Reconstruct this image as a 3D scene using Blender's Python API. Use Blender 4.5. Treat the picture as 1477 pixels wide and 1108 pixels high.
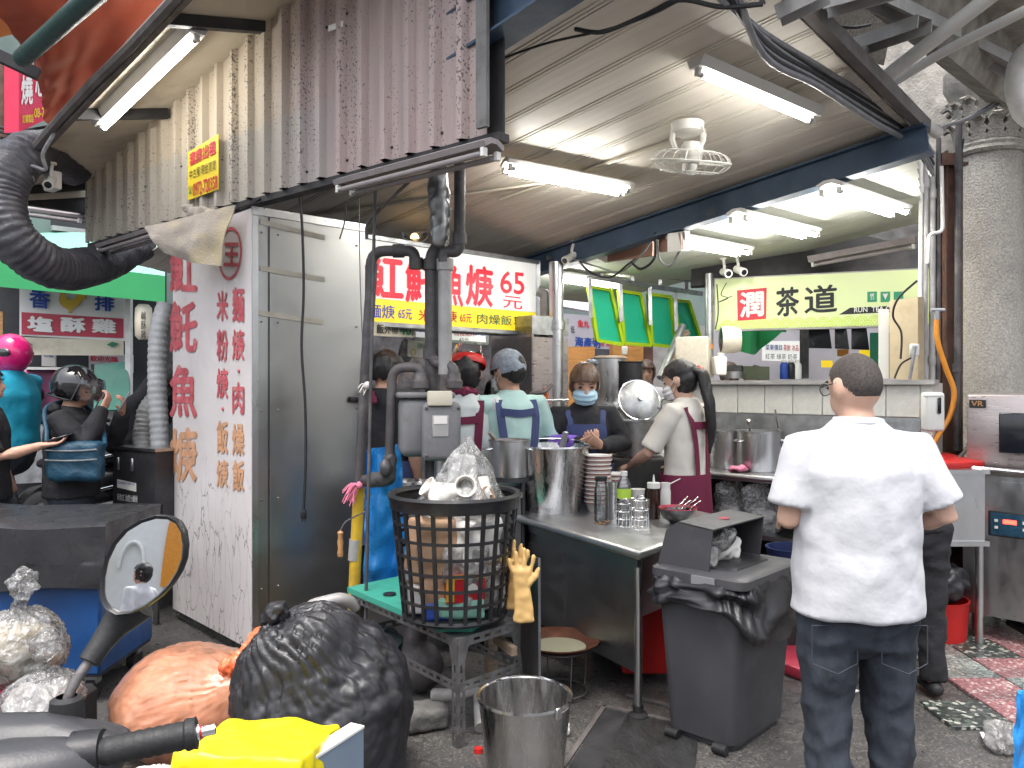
import bpy, bmesh, math, random
import numpy as np
from mathutils import Vector, Matrix, Euler, noise
random.seed(7)
for o in list(bpy.data.objects): bpy.data.objects.remove(o)
S = bpy.context.scene
COL = S.collection
R = math.radians
# ------------------------------------------------------------------ camera
FPX, HC = 1150.0, 1.55                       # focal length in photo pixels, eye height
cam = bpy.data.cameras.new('camera'); cam.sensor_width = 36; cam.lens = 36*FPX/1477
cam.clip_start = 0.05; cam.clip_end = 300
camo = bpy.data.objects.new('camera', cam); COL.objects.link(camo)
camo.location = (0, 0, HC); camo.rotation_euler = (R(90), 0, 0)
S.camera = camo
# ------------------------------------------------------------------ sky, sun, exposure
W = bpy.data.worlds.new('World'); S.world = W; W.use_nodes = True
nt = W.node_tree; nt.nodes.clear()
wo = nt.nodes.new('ShaderNodeOutputWorld'); bg = nt.nodes.new('ShaderNodeBackground')
sk = nt.nodes.new('ShaderNodeTexSky'); sk.sky_type = 'NISHITA'; sk.sun_disc = False
sk.sun_elevation = R(72); sk.sun_rotation = R(200); sk.air_density = 1.0; sk.dust_density = 4.0
hs = nt.nodes.new('ShaderNodeHueSaturation'); hs.inputs['Saturation'].default_value = 0.35
nt.links.new(sk.outputs[0], hs.inputs['Color']); nt.links.new(hs.outputs[0], bg.inputs[0])
bg.inputs[1].default_value = 0.15
nt.links.new(bg.outputs[0], wo.inputs[0])
sun = bpy.data.lights.new('sun', 'SUN'); sun.energy = 0.7; sun.angle = R(25); sun.color = (1, .96, .9)
suno = bpy.data.objects.new('sun', sun); COL.objects.link(suno)
sdir = Vector((math.sin(R(200))*math.cos(R(72)), math.cos(R(200))*math.cos(R(72)), math.sin(R(72))))
suno.rotation_euler = (-sdir).to_track_quat('-Z', 'Y').to_euler()
S.view_settings.view_transform = 'Standard'; S.view_settings.look = 'None'
S.view_settings.exposure = 1.7; S.view_settings.gamma = 1
S.view_settings.use_curve_mapping = False
S.cycles.max_bounces = 7; S.cycles.transparent_max_bounces = 16
S.cycles.diffuse_bounces = 5; S.cycles.glossy_bounces = 4; S.cycles.transmission_bounces = 5
S.cycles.use_denoising = True
S.cycles.sample_clamp_indirect = 6
S.cycles.caustics_reflective = False; S.cycles.caustics_refractive = False
# ------------------------------------------------------------------ measuring helpers
def P(px, py, d):                            # photo pixel + distance -> world point
    return Vector(((px-738.5)/FPX*d, d, HC-(py-554)/FPX*d))
def G(px, py, z=0.0):                        # photo pixel on the level z
    return P(px, py, (HC-z)*FPX/(py-554))
def RAY(px, py):
    return Vector(((px-738.5)/FPX, 1, -(py-554)/FPX))
def ONPLANE(px, py, p0, n):
    r = RAY(px, py); o = Vector((0, 0, HC))
    return o + r*((p0-o).dot(n)/r.dot(n))
RA = R(43.6)                                 # the stall's grid stands turned to the lens
A = Vector((math.cos(RA), math.sin(RA), 0)); B = Vector((-math.sin(RA), math.cos(RA), 0)); UZ = Vector((0, 0, 1))
V = Vector
# ------------------------------------------------------------------ mesh builder
def orth(t, hint=None):
    t = t.normalized()
    h = V(hint) if hint is not None else (V((0, 0, 1)) if abs(t.z) < .9 else V((1, 0, 0)))
    x = h - t*h.dot(t)
    if x.length < 1e-5:
        x = V((0, 1, 0)) - t*t.y
    x.normalize(); return x, t.cross(x)
class MB:
    def __init__(s): s.v = []; s.f = []; s.m = []
    def add(s, vs, fs, mi=0):
        b = len(s.v); s.v += [V(v) for v in vs]
        s.f += [tuple(i+b for i in f) for f in fs]; s.m += [mi]*len(fs); return s
    def join(s, o, M=None):
        b = len(s.v); s.v += [(M @ v if M else v.copy()) for v in o.v]
        s.f += [tuple(i+b for i in f) for f in o.f]; s.m += o.m; return s
    def box(s, c, size, M=None, mi=0, taper=1.0):
        c = V(c); hx, hy, hz = [q/2 for q in size]
        vs = []
        for z, k in ((-hz, 1), (hz, taper)):
            vs += [V((-hx*k, -hy*k, z)), V((hx*k, -hy*k, z)), V((hx*k, hy*k, z)), V((-hx*k, hy*k, z))]
        if M: vs = [M @ v for v in vs]
        vs = [v+c for v in vs]
        return s.add(vs, [(3, 2, 1, 0), (4, 5, 6, 7), (0, 1, 5, 4), (1, 2, 6, 5), (2, 3, 7, 6), (3, 0, 4, 7)], mi)
    def bb(s, x0, x1, y0, y1, z0, z1, mi=0):
        return s.box(((x0+x1)/2, (y0+y1)/2, (z0+z1)/2), (x1-x0, y1-y0, z1-z0), mi=mi)
    def rbox(s, c, size, r=.01, seg=2, M=None, mi=0, taper=1.0):
        t = MB().box((0, 0, 0), size, taper=taper); bm = bmesh.new()
        vs = [bm.verts.new(v) for v in t.v]
        for f in t.f: bm.faces.new([vs[i] for i in f])
        bmesh.ops.bevel(bm, geom=bm.edges[:], offset=r, segments=seg, affect='EDGES', profile=.5)
        bm.verts.index_update()
        vv = [v.co.copy() for v in bm.verts]; ff = [tuple(v.index for v in f.verts) for f in bm.faces]; bm.free()
        if M: vv = [M @ v for v in vv]
        return s.add([v+V(c) for v in vv], ff, mi)
    def beam(s, p0, p1, w, h, up=(0, 0, 1), mi=0):      # rectangular bar
        p0, p1 = V(p0), V(p1); x, y = orth(p1-p0, up)
        vs = []
        for p in (p0, p1):
            vs += [p-y*w/2-x*h/2, p+y*w/2-x*h/2, p+y*w/2+x*h/2, p-y*w/2+x*h/2]
        return s.add(vs, [(3, 2, 1, 0), (4, 5, 6, 7), (0, 1, 5, 4), (1, 2, 6, 5), (2, 3, 7, 6), (3, 0, 4, 7)], mi)
    def cyl(s, p0, p1, r0, r1=None, n=16, caps=True, mi=0):
        r1 = r0 if r1 is None else r1; p0, p1 = V(p0), V(p1); x, y = orth(p1-p0)
        vs = []
        for p, r in ((p0, r0), (p1, r1)):
            vs += [p+x*(r*math.cos(2*math.pi*i/n))+y*(r*math.sin(2*math.pi*i/n)) for i in range(n)]
        fs = [(i, (i+1) % n, n+(i+1) % n, n+i) for i in range(n)]
        if caps: fs += [tuple(range(n-1, -1, -1)), tuple(range(n, 2*n))]
        return s.add(vs, fs, mi)
    def tube(s, pts, r, n=8, caps=True, mi=0, closed=False):
        pts = [V(p) for p in pts]; k = len(pts)
        rs = r if isinstance(r, (list, tuple)) else [r]*k
        x = None; vs = []
        for i, p in enumerate(pts):
            if closed: t = pts[(i+1) % k]-pts[i-1]
            else: t = pts[min(i+1, k-1)]-pts[max(i-1, 0)]
            if t.length < 1e-9: t = V((0, 0, 1))
            x, y = orth(t, x)
            vs += [p+x*(rs[i]*math.cos(2*math.pi*j/n))+y*(rs[i]*math.sin(2*math.pi*j/n)) for j in range(n)]
        fs = []
        for i in range(k if closed else k-1):
            a, b = i*n, ((i+1) % k)*n
            fs += [(a+j, a+(j+1) % n, b+(j+1) % n, b+j) for j in range(n)]
        if caps and not closed: fs += [tuple(range(n-1, -1, -1)), tuple((k-1)*n+j for j in range(n))]
        return s.add(vs, fs, mi)
    def etube(s, pts, secs, hint=(1, 0, 0), n=16, mi=0, dome=True):   # elliptical sections (rx along hint, ry)
        pts = [V(p) for p in pts]; secs = [(q, q) if not isinstance(q, tuple) else q for q in secs]
        k = len(pts); P2, S2 = list(pts), list(secs)
        if dome:
            t0 = (pts[0]-pts[1]).normalized(); t1 = (pts[-1]-pts[-2]).normalized()
            m0, m1 = min(secs[0]), min(secs[-1])
            P2 = [pts[0]+t0*m0*.95, pts[0]+t0*m0*.7]+pts+[pts[-1]+t1*m1*.7, pts[-1]+t1*m1*.95]
            S2 = [tuple(q*.3 for q in secs[0]), tuple(q*.72 for q in secs[0])]+secs+[tuple(q*.72 for q in secs[-1]), tuple(q*.3 for q in secs[-1])]
        k = len(P2); vs = []
        for i, p in enumerate(P2):
            t = P2[min(i+1, k-1)]-P2[max(i-1, 0)]
            x, y = orth(t, hint); rx, ry = S2[i]
            vs += [p+x*(rx*math.cos(2*math.pi*j/n))+y*(ry*math.sin(2*math.pi*j/n)) for j in range(n)]
        fs = []
        for i in range(k-1):
            a, b = i*n, (i+1)*n
            fs += [(a+j, a+(j+1) % n, b+(j+1) % n, b+j) for j in range(n)]
        fs += [tuple(range(n-1, -1, -1)), tuple((k-1)*n+j for j in range(n))]
        return s.add(vs, fs, mi)
    def ell(s, c, r, M=None, n=16, m=10, mi=0):
        c = V(c); vs = [V((0, 0, -1))]; fs = []
        for i in range(1, m):
            a = -math.pi/2+math.pi*i/m
            vs += [V((math.cos(a)*math.cos(2*math.pi*j/n), math.cos(a)*math.sin(2*math.pi*j/n), math.sin(a))) for j in range(n)]
        vs.append(V((0, 0, 1)))
        for j in range(n): fs.append((0, 1+(j+1) % n, 1+j))
        for i in range(m-2):
            a, b = 1+i*n, 1+(i+1)*n
            fs += [(a+j, a+(j+1) % n, b+(j+1) % n, b+j) for j in range(n)]
        e = len(vs)-1; a = 1+(m-2)*n
        for j in range(n): fs.append((a+j, a+(j+1) % n, e))
        vs = [V((v.x*r[0], v.y*r[1], v.z*r[2])) for v in vs]
        if M: vs = [M @ v for v in vs]
        return s.add([v+c for v in vs], fs, mi)
    def lathe(s, prof, c=(0, 0, 0), n=24, M=None, mi=0, wob=None):
        c = V(c); vs = []; k = len(prof)
        for r, z in prof:
            for j in range(n):
                a = 2*math.pi*j/n; rr = r*(wob(a, z) if wob else 1)
                vs.append(V((rr*math.cos(a), rr*math.sin(a), z)))
        if M: vs = [M @ v for v in vs]
        fs = []
        for i in range(k-1):
            a, b = i*n, (i+1)*n
            fs += [(a+j, a+(j+1) % n, b+(j+1) % n, b+j) for j in range(n)]
        return s.add([v+c for v in vs], fs, mi)
    def prism(s, poly, h, M=None, mi=0):               # polygon in xy, extruded 0..h in z
        n = len(poly); vs = [V((p[0], p[1], 0)) for p in poly]+[V((p[0], p[1], h)) for p in poly]
        if M: vs = [M @ v for v in vs]
        fs = [tuple(range(n-1, -1, -1)), tuple(range(n, 2*n))]+[(i, (i+1) % n, n+(i+1) % n, n+i) for i in range(n)]
        return s.add(vs, fs, mi)
    def slab(s, q, t, mi=0):                           # four corner points, thickness t behind them
        q = [V(p) for p in q]; nrm = (q[1]-q[0]).cross(q[3]-q[0]).normalized()
        vs = q+[p-nrm*t for p in q]
        return s.add(vs, [(0, 1, 2, 3), (7, 6, 5, 4), (0, 4, 5, 1), (1, 5, 6, 2), (2, 6, 7, 3), (3, 7, 4, 0)], mi)
    def surf(s, fn, nu, nv, mi=0, thick=0.0, wrap=False):
        vs = [V(fn(i/nu, j/nv)) for j in range(nv+1) for i in range(nu+1)]
        w = nu+1
        fs = [(j*w+i, j*w+i+1, (j+1)*w+i+1, (j+1)*w+i) for j in range(nv) for i in range(nu)]
        if thick:
            N = [V((0, 0, 0)) for _ in vs]
            for f in fs:
                nn = (vs[f[1]]-vs[f[0]]).cross(vs[f[3]]-vs[f[0]])
                for i in f: N[i] += nn
            k = len(vs); vs = vs+[v-(n.normalized() if n.length > 1e-12 else V((0, 0, 1)))*thick for v, n in zip(vs, N)]
            fs = fs+[tuple(i+k for i in reversed(f)) for f in fs]
            rim = [i for i in range(w)]+[j*w+nu for j in range(1, nv+1)]+[nv*w+i for i in range(nu-1, -1, -1)]+[j*w for j in range(nv-1, 0, -1)]
            L = len(rim)
            fs += [(rim[(i+1) % L], rim[i], rim[i]+k, rim[(i+1) % L]+k) for i in range(L)]
        return s.add(vs, fs, mi)
def TR(loc=(0, 0, 0), rz=0, rx=0, ry=0):
    return Matrix.Translation(V(loc)) @ Euler((rx, ry, rz)).to_matrix().to_4x4()
def basis(o, x, y, z=None):
    x, y = V(x).normalized(), V(y).normalized(); z = x.cross(y) if z is None else V(z)
    return Matrix(((x.x, y.x, z.x, o[0]), (x.y, y.y, z.y, o[1]), (x.z, y.z, z.z, o[2]), (0, 0, 0, 1)))
def arc(pts, rad, seg=5):                              # polyline with rounded corners
    pts = [V(p) for p in pts]; out = [pts[0]]
    for i in range(1, len(pts)-1):
        a, b, c = pts[i-1], pts[i], pts[i+1]
        r = min(rad, (a-b).length*.49, (c-b).length*.49)
        p, q = b+(a-b).normalized()*r, b+(c-b).normalized()*r
        for k in range(seg+1):
            t = k/seg; out.append(p*(1-t)**2+b*2*t*(1-t)+q*t*t)
    return out+[pts[-1]]
def spline(pts, seg=6):                                # Catmull-Rom
    pts = [V(p) for p in pts]; out = []
    for i in range(len(pts)-1):
        a, b, c, d = pts[max(i-1, 0)], pts[i], pts[i+1], pts[min(i+2, len(pts)-1)]
        for k in range(seg):
            t = k/seg
            out.append(.5*((2*b)+(c-a)*t+(2*a-5*b+4*c-d)*t*t+(3*b-a-3*c+d)*t**3))
    return out+[pts[-1]]
# ------------------------------------------------------------------ scene objects
WM = {}
def thing(name, label, cat, loc=(0, 0, 0), rz=0, group=None):
    o = bpy.data.objects.new(name, None); COL.objects.link(o); o.empty_display_size = .1
    o.location = loc; o.rotation_euler = (0, 0, rz); o['label'] = label; o['category'] = cat
    if group: o['group'] = group
    WM[o.name] = TR(loc, rz); return o
def tomesh(mb, mats, smooth=40):
    me = bpy.data.meshes.new('mesh'); me.from_pydata([tuple(v) for v in mb.v], [], mb.f)
    for m in (mats if isinstance(mats, (list, tuple)) else [mats]): me.materials.append(m)
    if any(mb.m): me.polygons.foreach_set('material_index', mb.m)
    me.validate(); me.update()
    if smooth:
        me.polygons.foreach_set('use_smooth', [True]*len(me.polygons))
        me.set_sharp_from_angle(angle=R(smooth))
    return me
def part(name, mb, mats, parent, w=True, smooth=40, kind=None, label=None):
    """w: vertices are given in world coordinates"""
    M = WM[parent.name]
    if w:
        Mi = M.inverted(); mb2 = MB(); mb2.v = [Mi @ v for v in mb.v]; mb2.f = mb.f; mb2.m = mb.m; mb = mb2
    o = bpy.data.objects.new(name, tomesh(mb, mats, smooth)); COL.objects.link(o); o.parent = parent
    WM[o.name] = M
    if kind: o['kind'] = kind
    if label: o['label'] = label
    return o
def piece(name, me, parent, M):                        # shared mesh placed by a world matrix
    o = bpy.data.objects.new(name, me); COL.objects.link(o); o.parent = parent
    o.matrix_local = WM[parent.name].inverted() @ M; WM[o.name] = M; return o
def solo(name, mb, mats, label, cat, loc=None, group=None, smooth=40, kind=None):
    """one-mesh thing; vertices in world coordinates, origin at its base"""
    if loc is None:
        xs = [v.x for v in mb.v]; ys = [v.y for v in mb.v]; zs = [v.z for v in mb.v]
        loc = V(((min(xs)+max(xs))/2, (min(ys)+max(ys))/2, min(zs)))
    loc = V(loc); mb2 = MB(); mb2.v = [v-loc for v in mb.v]; mb2.f = mb.f; mb2.m = mb.m
    o = bpy.data.objects.new(name, tomesh(mb2, mats, smooth)); COL.objects.link(o); o.location = loc
    WM[o.name] = Matrix.Translation(loc)
    if label: o['label'] = label; o['category'] = cat
    if group: o['group'] = group
    if kind: o['kind'] = kind
    return o
def struct(name, mb, mats, smooth=40):
    return solo(name, mb, mats, None, None, smooth=smooth, kind='structure')
def copytree(o, loc, rz, label=None, parent=None):
    c = o.copy(); COL.objects.link(c)
    if parent is None:
        c.location = loc; c.rotation_euler = (0, 0, rz); WM[c.name] = TR(loc, rz)
        if label: c['label'] = label
    else: c.parent = parent
    for ch in o.children: copytree(ch, None, None, None, c)
    return c
# text as flat print
_tc = {}
def textmesh(s, weight):
    k = (s, weight)
    if k not in _tc:
        cu = bpy.data.curves.new('lettering', 'FONT'); cu.body = s; cu.resolution_u = 3
        o = bpy.data.objects.new('lettering_tmp', cu); COL.objects.link(o)
        dg = bpy.context.evaluated_depsgraph_get(); dg.update()
        me = bpy.data.meshes.new_from_object(o.evaluated_get(dg))
        v = [V(q.co) for q in me.vertices]; f = [tuple(p.vertices) for p in me.polygons]
        bpy.data.objects.remove(o); bpy.data.curves.remove(cu); bpy.data.meshes.remove(me)
        x0 = min(q.x for q in v); x1 = max(q.x for q in v); y0 = min(q.y for q in v); y1 = max(q.y for q in v)
        v = [V(((q.x-x0)/(x1-x0), (q.y-y0)/(y1-y0), 0)) for q in v]; w = weight/max(1, .75*len(s)); nv, nf = [], []
        for i, (dx, dy) in enumerate(((0, 0), (w, 0), (-w, 0), (0, weight), (0, -weight)) if weight > 0 else ((0, 0),)):
            nf += [tuple(j+len(nv) for j in q) for q in f]; nv += [V((q.x*(1-2*w)+w+dx, q.y*(1-2*weight)+weight+dy, i*.0003)) for q in v]
        _tc[k] = (nv, nf)
    return _tc[k]
def addtext(mb, s, o, ux, uy, w, h, weight=.015, lift=.003, slant=0, mi=0):
    """o: lower-left corner; fills w x h along ux, uy"""
    v, f = textmesh(s, weight); o, ux, uy = V(o), V(ux).normalized(), V(uy).normalized(); n = ux.cross(uy)
    mb.add([o+ux*(q.x*w+slant*q.y*h)+uy*(q.y*h)+n*(lift+q.z) for q in v], f, mi); return mb
def vtext(mb, s, o, ux, uy, w, h, gap=.12, weight=.015, lift=.003):  # a column of characters, o: upper-left
    n = len(s); ch = h/(n+gap*(n-1)); o, ux, uy = V(o), V(ux), V(uy)
    for i, c in enumerate(s):
        q = o-uy*(i*ch*(1+gap)+ch)
        if c == '·': mb.ell(q+ux*w/2+uy*ch*.5, (ch*.09, ch*.09, ch*.09), n=8, m=5)
        else: addtext(mb, c, q, ux, uy, w, ch, weight, lift)
    return mb
# remeshed, smoothed closed forms (bodies, clothes, bags)
def remesh(mb, vox, smooth=6, fac=.5, mats=None):
    me = tomesh(mb, [], 0); o = bpy.data.objects.new('tmp_remesh', me); COL.objects.link(o)
    m = o.modifiers.new('r', 'REMESH'); m.mode = 'VOXEL'; m.voxel_size = vox
    if smooth:
        q = o.modifiers.new('s', 'SMOOTH'); q.factor = fac; q.iterations = smooth
    dg = bpy.context.evaluated_depsgraph_get(); dg.update()
    r = bpy.data.meshes.new_from_object(o.evaluated_get(dg))
    out = MB(); out.v = [V(v.co) for v in r.vertices]; out.f = [tuple(p.vertices) for p in r.polygons]; out.m = [0]*len(out.f)
    bpy.data.objects.remove(o); bpy.data.meshes.remove(me); bpy.data.meshes.remove(r); return out
def displace(mb, fn):                                  # along vertex normals
    N = [V((0, 0, 0)) for _ in mb.v]
    for f in mb.f:
        n = (mb.v[f[1]]-mb.v[f[0]]).cross(mb.v[f[2]]-mb.v[f[0]])
        for i in f: N[i] += n
    mb.v = [v+(n.normalized()*fn(v) if n.length > 0 else v*0) for v, n in zip(mb.v, N)]; return mb
def cut(mb, keep):                                     # drop faces whose centre fails keep()
    fs = []; ms = []
    for f, m in zip(mb.f, mb.m):
        c = V((0, 0, 0))
        for i in f: c += mb.v[i]
        if keep(c/len(f)): fs.append(f); ms.append(m)
    used = sorted({i for f in fs for i in f}); mp = {i: k for k, i in enumerate(used)}
    o = MB(); o.v = [mb.v[i] for i in used]; o.f = [tuple(mp[i] for i in f) for f in fs]; o.m = ms; return o
_rf = random.Random(11)
FDIR = [(V((_rf.gauss(0, 1), _rf.gauss(0, 1), _rf.gauss(0, 1))).normalized(), _rf.random(), _rf.uniform(.6, 1.7)) for _ in range(40)]
def folds(v, sc, o=0, n=7):                            # crisp creases of crumpled film and paper, about -1..1
    w = V((noise.noise(v*sc*.7+V((o, 0, 0))), noise.noise(v*sc*.7+V((0, o, 5))), noise.noise(v*sc*.7+V((9, 0, o)))))*.2/sc
    r = 0
    for k in range(n):
        d, c, f = FDIR[(k+o*3) % 40]; x = (v+w).dot(d)*sc*f+c+o*.37; r += abs(x-math.floor(x)-.5)*4-1
    return r/n*1.8
nz = lambda v, s, o=0: noise.noise(V((v[0]*s+o, v[1]*s+o*1.7, v[2]*s-o)))
# ------------------------------------------------------------------ materials
def node(nt, t, **kw):
    n = nt.nodes.new('ShaderNode'+t)
    for k, v in kw.items(): setattr(n, k, v)
    return n
def rgb(c): return (c[0], c[1], c[2], 1)
def MAT(name, col, rough=.5, metal=0.0, var=.12, vs=6.0, bump=0.0, bs=80.0, stretch=(1, 1, 1), dirt=None, dscale=3.0,
        damt=.5, alpha=1.0, spec=.5, sub=0.0, rvar=.1, rand=0.0, coat=0.0, trans=0.0, ior=1.45, bdist=.01, emit=None, estr=0,
        dirtrough=None, sheen=0.0, det=5.0):
    m = bpy.data.materials.new(name); m.use_nodes = True; t = m.node_tree; L = t.links.new
    b = t.nodes['Principled BSDF']; b.inputs['Roughness'].default_value = rough; b.inputs['Metallic'].default_value = metal
    b.inputs['Specular IOR Level'].default_value = spec; b.inputs['IOR'].default_value = ior
    b.inputs['Coat Weight'].default_value = coat; b.inputs['Transmission Weight'].default_value = trans
    b.inputs['Alpha'].default_value = alpha; b.inputs['Sheen Weight'].default_value = sheen
    if sub:
        b.inputs['Subsurface Weight'].default_value = sub; b.inputs['Subsurface Radius'].default_value = (.012, .005, .003)
        b.inputs['Subsurface Scale'].default_value = 1.0
    if emit: b.inputs['Emission Color'].default_value = rgb(emit); b.inputs['Emission Strength'].default_value = estr
    tc = node(t, 'TexCoord'); mp = node(t, 'Mapping'); mp.inputs['Scale'].default_value = stretch
    L(tc.outputs['Object'], mp.inputs['Vector'])
    n1 = node(t, 'TexNoise'); n1.inputs['Scale'].default_value = vs; n1.inputs['Detail'].default_value = det
    L(mp.outputs[0], n1.inputs['Vector'])
    mix = node(t, 'Mix', data_type='RGBA'); mix.inputs['A'].default_value = rgb([q*(1-var) for q in col]); mix.inputs['B'].default_value = rgb([min(1, q*(1+var)) for q in col])
    st = node(t, 'MapRange'); st.inputs['From Min'].default_value = .3; st.inputs['From Max'].default_value = .7
    L(n1.outputs[0], st.inputs['Value']); L(st.outputs[0], mix.inputs['Factor']); c = mix.outputs['Result']
    if rvar:
        rr = node(t, 'MapRange'); rr.inputs['From Min'].default_value = .3; rr.inputs['From Max'].default_value = .7
        rr.inputs['To Min'].default_value = max(.02, rough-rvar); rr.inputs['To Max'].default_value = min(1, rough+rvar)
        n3 = node(t, 'TexNoise'); n3.inputs['Scale'].default_value = vs*2.3; L(mp.outputs[0], n3.inputs['Vector'])
        L(n3.outputs[0], rr.inputs['Value']); L(rr.outputs[0], b.inputs['Roughness'])
    if dirt:
        n2 = node(t, 'TexNoise'); n2.inputs['Scale'].default_value = dscale; n2.inputs['Detail'].default_value = 8; n2.inputs['Roughness'].default_value = .65
        L(tc.outputs['Object'], n2.inputs['Vector'])
        r2 = node(t, 'MapRange'); r2.inputs['From Min'].default_value = .62-.3*damt; r2.inputs['From Max'].default_value = .8-.25*damt if metal < .5 else 1.0
        r2.inputs['To Max'].default_value = min(1, damt*1.4)
        L(n2.outputs[0], r2.inputs['Value'])
        m2 = node(t, 'Mix', data_type='RGBA'); L(r2.outputs[0], m2.inputs['Factor']); L(c, m2.inputs['A']); m2.inputs['B'].default_value = rgb(dirt); c = m2.outputs['Result']
    if rand:
        oi = node(t, 'ObjectInfo'); hv = node(t, 'HueSaturation')
        mr = node(t, 'MapRange'); mr.inputs['To Min'].default_value = 1-rand; mr.inputs['To Max'].default_value = 1+rand
        L(oi.outputs['Random'], mr.inputs['Value']); L(mr.outputs[0], hv.inputs['Value']); L(c, hv.inputs['Color']); c = hv.outputs['Color']
    L(c, b.inputs['Base Color'])
    if bump:
        nb = node(t, 'TexNoise'); nb.inputs['Scale'].default_value = bs; nb.inputs['Detail'].default_value = 4; L(mp.outputs[0], nb.inputs['Vector'])
        bp = node(t, 'Bump'); bp.inputs['Strength'].default_value = bump; bp.inputs['Distance'].default_value = bdist
        L(nb.outputs[0], bp.inputs['Height']); L(bp.outputs[0], b.inputs['Normal'])
    return m
def EMIT(name, col, s):
    m = bpy.data.materials.new(name); m.use_nodes = True; t = m.node_tree; t.nodes.clear()
    e = node(t, 'Emission'); e.inputs[0].default_value = rgb(col); e.inputs[1].default_value = s
    o = node(t, 'OutputMaterial'); t.links.new(e.outputs[0], o.inputs[0]); return m
def FILM(name, col, op=.2, rough=.15, bs=25, bump=.6, trl=.35):
    """thin plastic film: partly clear, partly glossy and light-scattering"""
    m = bpy.data.materials.new(name); m.use_nodes = True; t = m.node_tree; t.nodes.clear(); L = t.links.new
    tr = node(t, 'BsdfTransparent'); tr.inputs[0].default_value = rgb([.5+.5*q for q in col])
    gl = node(t, 'BsdfGlossy'); gl.inputs['Roughness'].default_value = rough
    df = node(t, 'BsdfDiffuse'); df.inputs[0].default_value = rgb(col); tl = node(t, 'BsdfTranslucent'); tl.inputs[0].default_value = rgb(col)
    tc = node(t, 'TexCoord'); nb = node(t, 'TexNoise'); nb.inputs['Scale'].default_value = bs; nb.inputs['Detail'].default_value = 3
    nb.inputs['Distortion'].default_value = 1.2
    L(tc.outputs['Object'], nb.inputs['Vector'])
    bp = node(t, 'Bump'); bp.inputs['Strength'].default_value = bump; bp.inputs['Distance'].default_value = .03; L(nb.outputs[0], bp.inputs['Height'])
    for q in (gl, df, tl): L(bp.outputs[0], q.inputs['Normal'])
    m1 = node(t, 'MixShader'); m1.inputs[0].default_value = trl; L(df.outputs[0], m1.inputs[1]); L(tl.outputs[0], m1.inputs[2])
    mr = node(t, 'MapRange'); mr.inputs['From Min'].default_value = .35; mr.inputs['From Max'].default_value = .65
    mr.inputs['To Min'].default_value = max(0, op-.12); mr.inputs['To Max'].default_value = min(1, op+.15); L(nb.outputs[0], mr.inputs['Value'])
    m2 = node(t, 'MixShader'); L(mr.outputs[0], m2.inputs[0]); L(tr.outputs[0], m2.inputs[1]); L(m1.outputs[0], m2.inputs[2])
    fr = node(t, 'Fresnel'); fr.inputs[0].default_value = 1.5; L(bp.outputs[0], fr.inputs['Normal'])
    ml = node(t, 'Math', operation='MULTIPLY_ADD'); ml.inputs[1].default_value = 1.0; ml.inputs[2].default_value = .03; L(fr.outputs[0], ml.inputs[0])
    m3 = node(t, 'MixShader'); L(ml.outputs[0], m3.inputs[0]); L(m2.outputs[0], m3.inputs[1]); L(gl.outputs[0], m3.inputs[2])
    o = node(t, 'OutputMaterial'); L(m3.outputs[0], o.inputs[0]); return m
def voro(name, cols, scale, rough, base=None, bump=.0):      # terrazzo: chips of several colours
    m = MAT(name, cols[0], rough, rvar=.12); t = m.node_tree; L = t.links.new; b = t.nodes['Principled BSDF']
    tc = node(t, 'TexCoord'); vo = node(t, 'TexVoronoi'); vo.inputs['Scale'].default_value = scale; L(tc.outputs['Object'], vo.inputs['Vector'])
    cr = node(t, 'ValToRGB'); cr.color_ramp.interpolation = 'CONSTANT'
    e = cr.color_ramp.elements; e[0].color = rgb(cols[0]); e[1].position = .3; e[1].color = rgb(cols[1])
    for i, c in enumerate(cols[2:]):
        q = e.new(.55+.15*i); q.color = rgb(c)
    sp = node(t, 'SeparateColor'); L(vo.outputs['Color'], sp.inputs[0]); L(sp.outputs[0], cr.inputs[0])
    n2 = node(t, 'TexNoise'); n2.inputs['Scale'].default_value = 2.2; n2.inputs['Detail'].default_value = 8; L(tc.outputs['Object'], n2.inputs['Vector'])
    r2 = node(t, 'MapRange'); r2.inputs['From Min'].default_value = .45; r2.inputs['From Max'].default_value = .75; r2.inputs['To Max'].default_value = .75; L(n2.outputs[0], r2.inputs['Value'])
    mx = node(t, 'Mix', data_type='RGBA'); mx.inputs['B'].default_value = rgb((.045, .045, .05)); L(cr.outputs[0], mx.inputs['A']); L(r2.outputs[0], mx.inputs['Factor'])
    L(mx.outputs['Result'], b.inputs['Base Color']); return m
K = {}
K['steel'] = MAT('brushed_steel', (.52, .52, .52), .32, 1, .08, 4, .03, 60, (2, 2, 1), dirt=(.36, .35, .33), dscale=3, damt=.25, rvar=.05)
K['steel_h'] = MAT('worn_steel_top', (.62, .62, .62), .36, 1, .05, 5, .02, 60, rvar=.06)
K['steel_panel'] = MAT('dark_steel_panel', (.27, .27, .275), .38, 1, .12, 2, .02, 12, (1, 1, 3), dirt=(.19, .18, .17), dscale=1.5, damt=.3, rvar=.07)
K['steel_cab'] = MAT('cabinet_steel', (.40, .40, .39), .36, 1, .06, 1.4, .012, 5, (1, 1, 1.6), rvar=.06)
K['galv'] = MAT('galvanised_steel', (.38, .39, .40), .42, .9, .25, 12, .1, 90, dirt=(.10, .08, .07), dscale=7, damt=.45)
K['angle'] = MAT('slotted_angle_steel', (.24, .24, .24), .5, .8, .3, 14, .2, 120, dirt=(.05, .045, .04), dscale=9, damt=.55)
K['castiron'] = MAT('greasy_cast_metal', (.125, .115, .115), .55, .35, .3, 7, .3, 70, dirt=(.07, .065, .06), dscale=5, damt=.5)
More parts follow.
